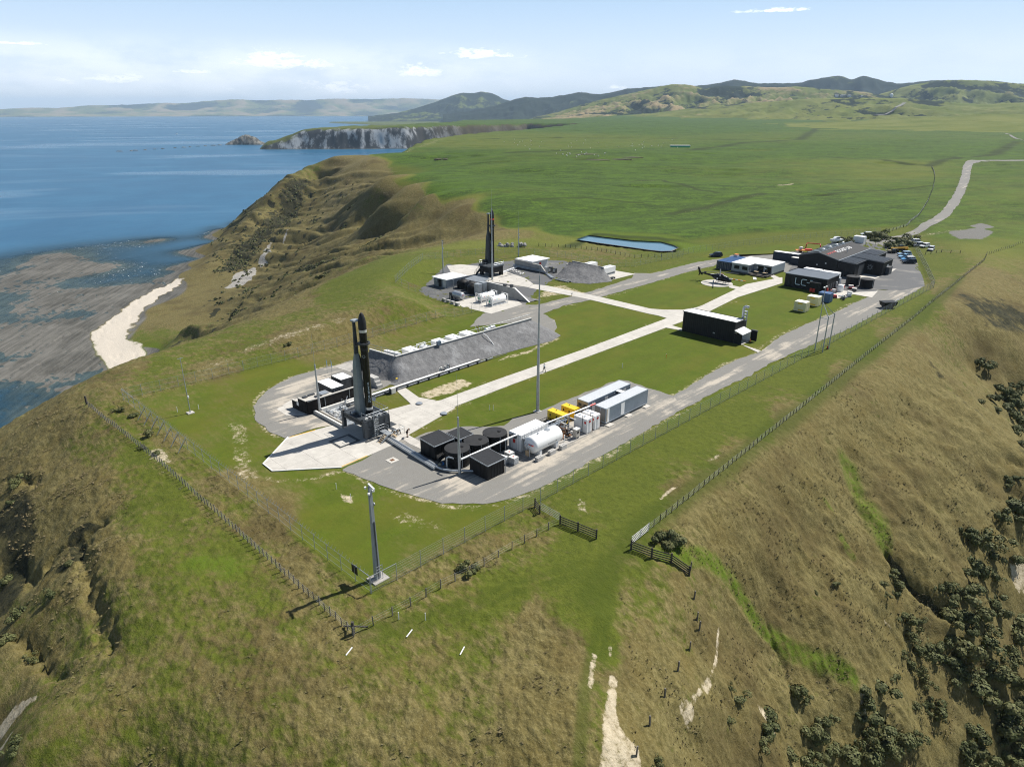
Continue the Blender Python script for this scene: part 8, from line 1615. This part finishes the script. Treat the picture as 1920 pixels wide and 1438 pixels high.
for px, py, lb in ((631,917,'short white peg on the lawn left of the bare patch'),(658,938,'short white peg on the bare patch of the lawn'),(748,1163,'pale stake by the sparse stock fence'),(798,1163,'pale blue stake by the sparse stock fence'),(373,768,'small white instrument post on the left lawn'),(333,773,'short white stub on the left lawn'),(1249,672,'orange peg on the lawn left of the black hall'),(918,770,'thin steel stake on the lawn by the tall mast'),(925,769,'second thin steel stake on the lawn by the tall mast'),(1167,690,'small stake on the lawn before the grey containers'),(1498,566,'white bollard on the lawn near the cream containers')):
    r_ = thing('marker_peg', lb, 'peg', hit(px,py), 0, 'pegs in the grass'); MB().tube((0,0,-.1),(0,0,.9),.045,6).build('peg', M['orange'] if 'orange' in lb else M['white'], r_); MB().tube((0,0,.9),(0,0,.95),.06,6).build('cap', M['offwhite'], r_)
for i in range(3):
    pass

# ================================================================ SHRUBS, SCRUB AND GRASS
sm, k, b = newmat('shrub leaves'); oi = k.new('ShaderNodeObjectInfo').outputs['Random']; tc = k.new('ShaderNodeTexCoord').outputs['Object']; q = k.noise(tc, 2.2, 4, .6); lf = k.attr('leaf')
c = k.mix(oi, (.040,.052,.018,1), (.130,.126,.048,1)); c = k.mix(k.mr(q,.35,.65), c, (.060,.076,.022,1)); c = k.mix(k.math('MULTIPLY', lf, .6), c, (.175,.180,.075,1)); k.put(b.inputs['Base Color'], c); b.inputs['Roughness'].default_value = .75; b.inputs['Specular IOR Level'].default_value = .25
def leafmesh(name, n, seed, lobes, leaf, flat=.75):
    rg = np.random.default_rng(seed); C_ = rg.normal(0,.42,(lobes,3))*[1,1,.55]; C_[:,2] = np.abs(C_[:,2])*.9+.28; Rl = rg.uniform(.30,.52,lobes)
    li = rg.integers(0,lobes,n); d = rg.normal(size=(n,3)); d /= np.linalg.norm(d,axis=1,keepdims=True); d[:,2] = np.where(d[:,2] < -.4, -d[:,2], d[:,2]); rad = Rl[li]*rg.uniform(.72,1.05,n)
    p = C_[li]+d*rad[:,None]*[1,1,flat]; p[:,2] = np.maximum(p[:,2], .02)
    t1 = np.cross(d, rg.normal(size=(n,3))); t1 /= np.linalg.norm(t1,axis=1,keepdims=True); t2 = np.cross(d,t1)+d*rg.uniform(-.5,.5,(n,1)); s1 = leaf*rg.uniform(.6,1.3,(n,1))
    co = np.stack([p-t1*s1-t2*s1*.6, p+t1*s1-t2*s1*.6, p+t1*s1*.7+t2*s1*.7, p-t1*s1*.7+t2*s1*.7],1).reshape(-1,3)
    me = bpy.data.meshes.new(name); me.from_pydata(co.tolist(), [], np.arange(4*n).reshape(n,4).tolist()); me.materials.append(sm); at = me.attributes.new('leaf','FLOAT','POINT'); at.data.foreach_set('value', np.repeat(rg.random(n)**2,4).astype(np.float32)); return me
SHR = [leafmesh('shrub', 760, i, 6+i%5, .075) for i in range(7)]
ZO = (1200, 800, 720/1623.0)
BUSH = [(660,1140,85),(1020,1110,110),(960,1180,90),(1000,1250,120),(1030,1340,110),(1110,1330,90),(795,1245,60),(740,1290,90),(760,1330,90),(560,1300,100),(530,1285,60),(410,1160,60),(380,1110,34),(380,1240,50),(630,1390,70),(715,1415,80),(820,1370,70),(880,1390,90),(960,1390,90),(1060,1400,90),(1140,1340,60),(1160,1310,40),(1390,1290,70),(1430,1320,80),(1440,1390,110),(1380,1410,80),(1500,1420,60),(1540,1290,90),(1550,1240,80),(1470,1170,90),(1430,1100,100),(1250,1220,50),(1165,1190,40),(1240,1200,70),(1530,1080,110),(1590,1020,80),(1600,1100,60),(1250,970,110),(1330,960,110),(1300,1000,80),(1405,960,70),(1470,920,90),(1400,880,60),(1440,820,90),(1380,810,90),(1310,820,100),(1300,790,60),(1140,830,80),(1110,810,40),(1145,890,60),(1180,960,50),(1150,1020,50),(1115,965,32),(1310,900,50),(1350,740,90),(1290,690,60),(1400,700,80),(1440,600,90),(1450,640,80),(1500,560,70),(1410,490,80),(1380,460,60),(1470,480,80),(1530,390,70),(1590,360,90),(1600,400,60),(1590,560,60),(1500,740,60),(1600,850,90),(1590,900,60),(1510,800,60),(1550,950,60),(1090,670,50),(1090,710,40),(1030,670,40),(1040,720,35),(1060,620,44),(750,710,22),(830,670,30),(75,1420,50),(1570,240,40),(1560,250,30),(1610,1180,90),(1600,1290,80),(1570,1380,100),(1350,1040,70),(1200,1080,50),(1080,1060,40),(1480,1010,70),(1590,1420,80)]
near = [('beside the upper grass gully','upper'),]
marks = [(ZO[0]+x*ZO[2], ZO[1]+y*ZO[2], w_*ZO[2]) for x, y, w_ in BUSH]
Z4 = (1240, 480, 680/1920.0)
marks += [(Z4[0]+x*Z4[2], Z4[1]+y*Z4[2], w_*Z4[2]) for x, y, w_ in ((1700,590,90),(1850,690,44),(1690,780,46),(1790,720,70),(1820,760,70),(1830,800,60),(1880,740,56),(1900,800,70),(1780,820,50),(1850,860,70),(1890,870,56),(1900,1000,44),(1880,940,66),(1870,1180,46),(1740,760,60),(1900,690,60),(1860,780,80),(1910,880,80))]
def put_shrub(px, py, w_, label, group, rg):
    p = hit(px, py); sl = math.sqrt(p.x**2+p.y**2+(CAM_H-p.z)**2); size = w_*sl/FPX
    me = SHR[rg.randrange(len(SHR))]; o = bpy.data.objects.new('shrub', me); COL.objects.link(o); o.location = p-Vector((0,0,.1*size)); o.scale = (size*.62*rg.uniform(.9,1.1), size*.62*rg.uniform(.9,1.1), size*.62*rg.uniform(.8,1.1)); o.rotation_euler = (rg.uniform(-.1,.1), rg.uniform(-.1,.1), rg.random()*6.3); tag(o, label, 'shrub', group); return o
rg = random.Random(5)
for px, py, w_ in marks:
    deep = py < 790 and px > 1800
    szw = 'large' if w_ > 42 else ('small' if w_ < 24 else 'middling')
    if deep: lb, gp = 'dark shrub in the deep shaded gully beyond the brown spur', 'shrubs in the deep gully'
    elif px > 1760: lb, gp = f'{szw} dark shrub on the right slope '+('below the chalk scar' if 1130 < py < 1240 else 'above the chalk scar' if py <= 1130 else 'near the lower right corner' if px > 1840 else 'near the bottom edge, right of the gully'), 'shrubs on the right slope'
    elif px > 1560: lb, gp = f'{szw} dark green shrub '+('on the bare knoll between the two gullies' if py < 1180 else 'at the lower end of the grassy gully' if py < 1330 else 'at the bottom edge below the grassy gully'), 'shrubs low on the brown slope'
    else: lb, gp = f'{szw} rounded shrub on the brown slope '+('at the bottom edge right of the chalk track' if py > 1380 else 'right of the thin chalk track'), 'shrubs right of the track'
    put_shrub(px, py, w_, lb, gp, rg)
    for q in range(1 if w_ > 34 else 0): put_shrub(px+rg.uniform(-.75,.75)*w_, py+rg.uniform(-.5,.5)*w_, w_*rg.uniform(.35,.7), lb, gp, rg)
for px, py, w_, lb in ((1236,1012,38,'olive shrub behind the open white gate, left of two'),(1262,1018,40,'olive shrub behind the open white gate, right of two'),(1250,1028,30,'low olive shrub between the pair behind the white gate'),(876,1073,36,'shrub on the sparse stock fence line'),(278,818,20,'shrub on the dry strip above the pale scar'),(292,853,18,'shrub just below the pale scar on the left slope'),(248,782,17,'shrub on the dry strip near the upper fence corner'),(226,772,14,'small shrub by the upper fence corner'),(30,910,22,'small shrub on the brown left face'),(542,649,12,'lone small shrub on the pale stony bank'),(268,840,14,'small shrub at the stock fence beside the scar')): put_shrub(px,py,w_,lb,'single shrubs',rg)
for i, (px, py, w_) in enumerate(((10,1095,28),(95,1120,20),(35,1155,26),(5,1205,28),(130,1060,18),(20,945,16),(60,1240,16),(30,1398,24))): put_shrub(px,py,w_,'dark shrub on the broken cliff face at the left edge','shrubs on the left cliff face',rg)
for i, (px, py, w_) in enumerate(((1588,457,16),(1580,453,14),(1632,447,22),(1640,452,20),(1650,448,22),(1658,447,16),(1646,443,20),(1668,464,20),(1680,466,22),(1690,464,24),(1697,460,26),(1690,454,24),(1700,453,20),(1684,460,20),(1672,468,16),(1600,450,16))): put_shrub(px,py,w_,'garden shrub planted on the bank by the entrance gate','shrubs by the gate',rg)
# scrub on the sea faces: one mass
rg2 = np.random.default_rng(3); cand = 60000; aa = rg2.uniform(-.42,.05,cand); rr_ = np.exp(rg2.uniform(math.log(180),math.log(880),cand)); cx, cy = rr_*np.sin(aa), rr_*np.cos(aa)
def grid_at(arr, x, y):
    a = np.arctan2(x,y); r = np.hypot(x,y); i = np.clip(np.searchsorted(AZ,a),0,len(AZ)-1); j = np.clip(np.searchsorted(ROWS,r),0,len(ROWS)-1); return arr[i,j]
sv = grid_at(scrub,cx,cy); ok = (rg2.random(cand) < (sv-.3)*.9); cx, cy = cx[ok][:1700], cy[ok][:1700]; cz = tz(cx,cy)
def scatter(name, x, y, z, size, base, mat_, attr, flat, kx=6):
    n = len(x); g = np.random.default_rng(9); d = g.normal(size=(n,kx,3)); d /= np.linalg.norm(d,axis=2,keepdims=True); d[:,:,2] = np.abs(d[:,:,2]); c = np.stack([x,y,z],1)[:,None,:]+d*size[:,None,None]*[.5,.5,flat]
    t1 = np.cross(d,g.normal(size=(n,kx,3))); t1 /= np.linalg.norm(t1,axis=2,keepdims=True); t2 = np.cross(d,t1); s_ = size[:,None,None]*.42
    co = np.stack([c-t1*s_-t2*s_, c+t1*s_-t2*s_, c+t1*s_+t2*s_, c-t1*s_+t2*s_],2).reshape(-1,3); me = bpy.data.meshes.new(name); m_ = n*kx
    me.from_pydata(co.tolist(),[],np.arange(4*m_).reshape(m_,4).tolist()); me.materials.append(mat_); at = me.attributes.new('leaf','FLOAT','POINT'); at.data.foreach_set('value',np.repeat(g.random(m_)**2,4).astype(np.float32)); o = bpy.data.objects.new(name,me); COL.objects.link(o); return o
tag(scatter('scrub_cover',cx,cy,cz,np.random.default_rng(2).uniform(.6,1.8,len(cx)),0,sm,None,.6), kind='stuff')
# grass tussocks of the unmown ground: one mass of blades
tm, k, b = newmat('tussock blades'); ta = k.attr('dry'); tv = k.attr('tone'); c = k.mix(ta,(.062,.085,.012,1),(.165,.132,.066,1)); c = k.mix(k.math('MULTIPLY',tv,.55),c,(.215,.180,.105,1)); c = k.mix(k.mr(tv,.0,.25,.45,0),c,(.045,.042,.02,1)); k.put(b.inputs['Base Color'],c); b.inputs['Roughness'].default_value = .9; b.inputs['Specular IOR Level'].default_value = .1; up = k.new('ShaderNodeCombineXYZ'); up.inputs[2].default_value = 1.0; k.put(b.inputs['Normal'], up.outputs[0])
g = np.random.default_rng(12); cand = 230000; a_ = g.uniform(-.72,.72,cand); r_ = np.sqrt(g.uniform(30**2,150**2,cand)); x, y = r_*np.sin(a_), r_*np.cos(a_)
dv = grid_at(dry,x,y); lw = grid_at(lawn,x,y); so = grid_at(soil,x,y); tk_ = grid_at(track,x,y)
nz = fbm(x/5,y/5,3,55)*.5+.5; pr = np.clip((dv-.12)*1.3,0,1)*(1-lw)*(1-so)*(1-tk_)*sstep(.52,.74,nz+.2*(dv-.5))*np.clip(95/r_,.25,1.0); ok = g.random(cand) < pr*.24
pdv = sdf(x,y,SITE); ok &= pdv < -.4; x, y, dv, r_ = x[ok][:52000], y[ok][:52000], dv[ok][:52000], r_[ok][:52000]; z = tz(x,y); n = len(x); kb = 5
an = g.uniform(0,2*np.pi,(n,kb)); hh = g.uniform(.05,.17,(n,kb))*(.6+.7*dv[:,None]); ln = g.uniform(.12,.42,(n,kb)); wd = g.uniform(.05,.12,(n,kb)); wind_ = np.array([-.75,-.35])
base = np.stack([x,y,z-.05],1)[:,None,:]+np.stack([np.cos(an)*.07,np.sin(an)*.07,0*an],2); sdv = np.stack([-np.sin(an),np.cos(an),0*an],2)*wd[:,:,None]
tip = base+np.stack([np.cos(an)*ln*.6+wind_[0]*ln*.6,np.sin(an)*ln*.6+wind_[1]*ln*.6,hh],2); co = np.stack([base-sdv,base+sdv,tip],2).reshape(-1,3)
me = bpy.data.meshes.new('grass_tussocks'); me.from_pydata(co.tolist(),[],np.arange(3*n*kb).reshape(-1,3).tolist()); me.materials.append(tm); at = me.attributes.new('dry','FLOAT','POINT'); at.data.foreach_set('value',np.repeat(np.clip((dv-.15)*1.5+g.normal(0,.15,n),0,1),3*kb).astype(np.float32)); at = me.attributes.new('tone','FLOAT','POINT'); at.data.foreach_set('value',np.repeat(g.random(n*kb)**1.6,3).astype(np.float32))
o = bpy.data.objects.new('grass_tussocks',me); COL.objects.link(o); tag(o, kind='stuff')

# ================================================================ FAR FIELDS AND SEA
shp = MB(); shp.lathe([(0,-.55),(.25,-.5),(.36,-.25),(.38,.2),(.28,.5),(0,.58)],10,(0,0,.72),'x'); shp.lathe([(0,-.2),(.13,-.12),(.12,.1),(0,.22)],8,(.72,0,.95),'x')
for x_ in (-.32,.32):
    for y_ in (-.17,.17): shp.tube((x_,y_,0),(x_,y_,.5),.06,5)
s0 = shp.build('sheep', mat('sheep wool',(.72,.69,.62),.95,0,.1,3.0), None, True); sme = s0.data; bpy.data.objects.remove(s0); rg = random.Random(8)
for i in range(60):
    px, py = rg.choice(((rg.gauss(985,22),rg.gauss(271,4)),(rg.gauss(1110,35),rg.gauss(272,6)),(rg.gauss(1080,30),rg.gauss(291,2.5)),(rg.gauss(1215,25),rg.gauss(272,6))))
    if py < 259: continue
    p = hit(px,py); o = bpy.data.objects.new('sheep',sme); COL.objects.link(o); o.location = p; o.scale = (1.15,)*3; o.rotation_euler = (0,0,rg.random()*6.3); tag(o,'white sheep grazing on the far pasture','sheep','sheep on the far pasture')
p = hit(1275,277); root = thing('long_shed','long low white and green farm shed far out in the fields','shed',p,R(-4)); MB().bb(-14,14,-3,3,-.5,2.4).build('wall', M['green'], root); MB().bb(-14.5,14.5,-3.4,3.4,2.4,3.2).build('roof', M['whiteroof'], root)
p = hit(830,300); root = thing('rock_outcrop','dark rocky outcrop in the field beyond the hump','rocks',p,0)
for i in range(5): o = bpy.data.objects.new('boulder',bm_[i]); link(o,root); o.location = (rg.uniform(-8,8),rg.uniform(-3,3),.4); o.scale = (3.0,2.0,1.3)
for i,(px,py) in enumerate(((1165,300),(1120,301),(1100,290),(1185,296))): o = bpy.data.objects.new('field_scarp',bm_[i%5]); COL.objects.link(o); o.location = hit(px,py); o.scale = (12,3,1.1); o.rotation_euler = (0,0,.1*i); tag(o, ('low dark earth scarp right of the sheep','low dark earth scarp below the sheep','small earth scarp left of the sheep','long low scarp at the right of the pasture')[i],'scarp','earth scarps in the pasture')
dk = rockmat('dark earth',(.03,.028,.018,1),(.085,.07,.04,1)); dme = [q.copy() for q in bm_]
for q in dme: q.materials.clear(); q.materials.append(dk)
for q in bpy.data.objects:
    if q.name.startswith('field_scarp') or (q.parent and q.parent.name == 'rock_outcrop'): q.data = dme[hash(q.name) % 5 if False else len(q.name) % 5]
# houses and a white dome on the rolling hill
from mathutils.bvhtree import BVHTree
hb = bpy.data.objects['rolling_hill']; dgp = bpy.context.evaluated_depsgraph_get(); bv = [BVHTree.FromObject(bpy.data.objects[q], dgp) for q in ('rolling_hill','eroded_hill','low_rise','green_hill')]
def hithill(px, py):
    u = (px-960.0)/FPX; v = (py-719.0)/FPX; d = Vector((u, math.cos(TH)-v*math.sin(TH), -(math.sin(TH)+v*math.cos(TH)))).normalized(); best = None
    for t_ in bv:
        r_ = t_.ray_cast(Vector((0,0,CAM_H)), d)
        if r_[0] is not None and (best is None or r_[3] < best[1]): best = (r_[0], r_[3])
    return best[0] if best else Vector(G(px, py))
for i, (px, py, w_, h_, lb) in enumerate(((1568,181,26,10,'white house with dark roof on the distant hill, left one'),(1580,181,34,7,'long low dark farm building beside the white hill house'),(1592,181,22,7,'small dark shed right of the hill houses'),(1615,182,16,6,'small shed alone on the hill right of the houses'))):
    p = hithill(px,py); r_ = thing('hill_house', lb, 'house', p, R(8*i), 'buildings on the distant hill'); MB().bb(-w_/2,w_/2,-7,7,-4,h_).build('wall', M['white'] if i == 0 else M['offwhite'], r_); MB().add([(-w_/2-1,-8,h_),(w_/2+1,-8,h_),(w_/2+1,8,h_),(-w_/2-1,8,h_),(-w_/2,0,h_+4),(w_/2,0,h_+4)],[(0,1,5,4),(2,3,4,5),(1,2,5),(3,0,4)]).build('roof', M['blackroof'], r_)
p = hithill(1671,182); r_ = thing('radar_dome','white radar dome on the distant hill','dome',p,0); MB().lathe([(9,-3),(9,3),(11,8),(11,14),(8,19),(4,21.5),(0,22)],18).build('shell', M['white'], r_, True)
ln = [hithill(*q) for q in ((1640,218),(1660,216),(1672,210),(1680,203),(1690,198),(1696,194))]; mb = MB()
for a, b_ in zip(ln[:-1], ln[1:]):
    d = (b_-a).normalized(); n_ = Vector((-d.y,d.x,0)).normalized()*9; mb.add([a-n_+Vector((0,0,3)),b_-n_+Vector((0,0,3)),b_+n_+Vector((0,0,3)),a+n_+Vector((0,0,3))],[(0,1,2,3)])
tag(mb.build('hill_track', M['gravel']), kind='structure')
# island and reef
im, k, b = newmat('sea rock'); pp = k.new('ShaderNodeNewGeometry').outputs['Position']; k.put(b.inputs['Base Color'], k.mix(k.mr(k.noise(k.scale(pp,(1,1,.3)),.08,5,.7),.4,.6),(.05,.05,.042,1),(.20,.19,.165,1))); b.inputs['Roughness'].default_value = .95
def rock_island(name, label, x0, y0, L, W, prof, seed, rz=0):
    nx, ny = 70, 26; vs = []; 
    gx, gy = np.meshgrid(np.linspace(-.5,.5,nx), np.linspace(-.5,.5,ny), indexing='ij'); h = np.interp(gx, [p[0] for p in prof], [p[1] for p in prof]); X_ = gx*L+x0; Y_ = gy*W+y0
    z = h*np.clip(1-(np.abs(gy)*2)**2.2,0,1)*(1+.35*(ridged(X_/14,Y_/14,4,seed)-.55))-2.5*(1-np.clip(1-(np.abs(gy)*2)**2,0,1))-.5; fs = [(i*ny+j,(i+1)*ny+j,(i+1)*ny+j+1,i*ny+j+1) for i in range(nx-1) for j in range(ny-1)]
    o = meshobj(name,np.stack([X_,Y_,SEA+z],2).reshape(-1,3).tolist(),fs,im,None,True); tag(o,label,'island'); return o
g0 = G(420,272,SEA); g1 = G(494,272,SEA); rock_island('rock_island','dark wedge shaped rock island off the white headland',(g0[0]+g1[0])/2,g0[1]+25,g1[0]-g0[0]+10,70,[(-.5,-3),(-.42,8),(-.2,22),(-.02,36),(.1,34),(.25,26),(.36,12),(.44,7),(.5,1)],5)
for i, (px, py, w_) in enumerate(((224,284.5,9),(246,283.5,5),(254,282.8,8),(272,281.8,5),(290,280.5,4),(305,279.5,5),(328,278,5),(345,277,8),(356,276,4),(371,275,7),(385,274,5),(400,273.4,10),(412,272.8,8),(505,270.5,8))):
    p = G(px,py,SEA); o = bpy.data.objects.new('reef_rock',bm_[i%5].copy()); o.data.materials.clear(); o.data.materials.append(im); COL.objects.link(o); o.location = p; s_ = w_*math.hypot(p[0],p[1])/FPX*.55; o.scale = (s_,s_*.7,3.2); tag(o,('dark reef rock standing alone at the seaward end of the reef' if i == 0 else 'dark reef rock in the line between the island and the open sea'),'rock','reef rocks in a line')
p = G(332,252.5,SEA); root = thing('motor_boat','tiny white boat with a long wake out on the bay','boat',p,R(8)); MB().loft([[(x_,-w_,0),(x_,w_,0),(x_,w_*1.2,2.4),(x_,-w_*1.2,2.4)] for x_,w_ in ((-8,3),(2,3),(8,.4))]).build('hull', M['white'], root); MB().bb(-4,2,-2,2,2.4,5).build('cabin', M['white'], root); MB().add([(6,-1,.25),(70,-5,.25),(70,5,.25),(6,1,.25)],[(0,1,2,3)]).build('wake', M['lettw'], root); root.rotation_euler.z = R(8)
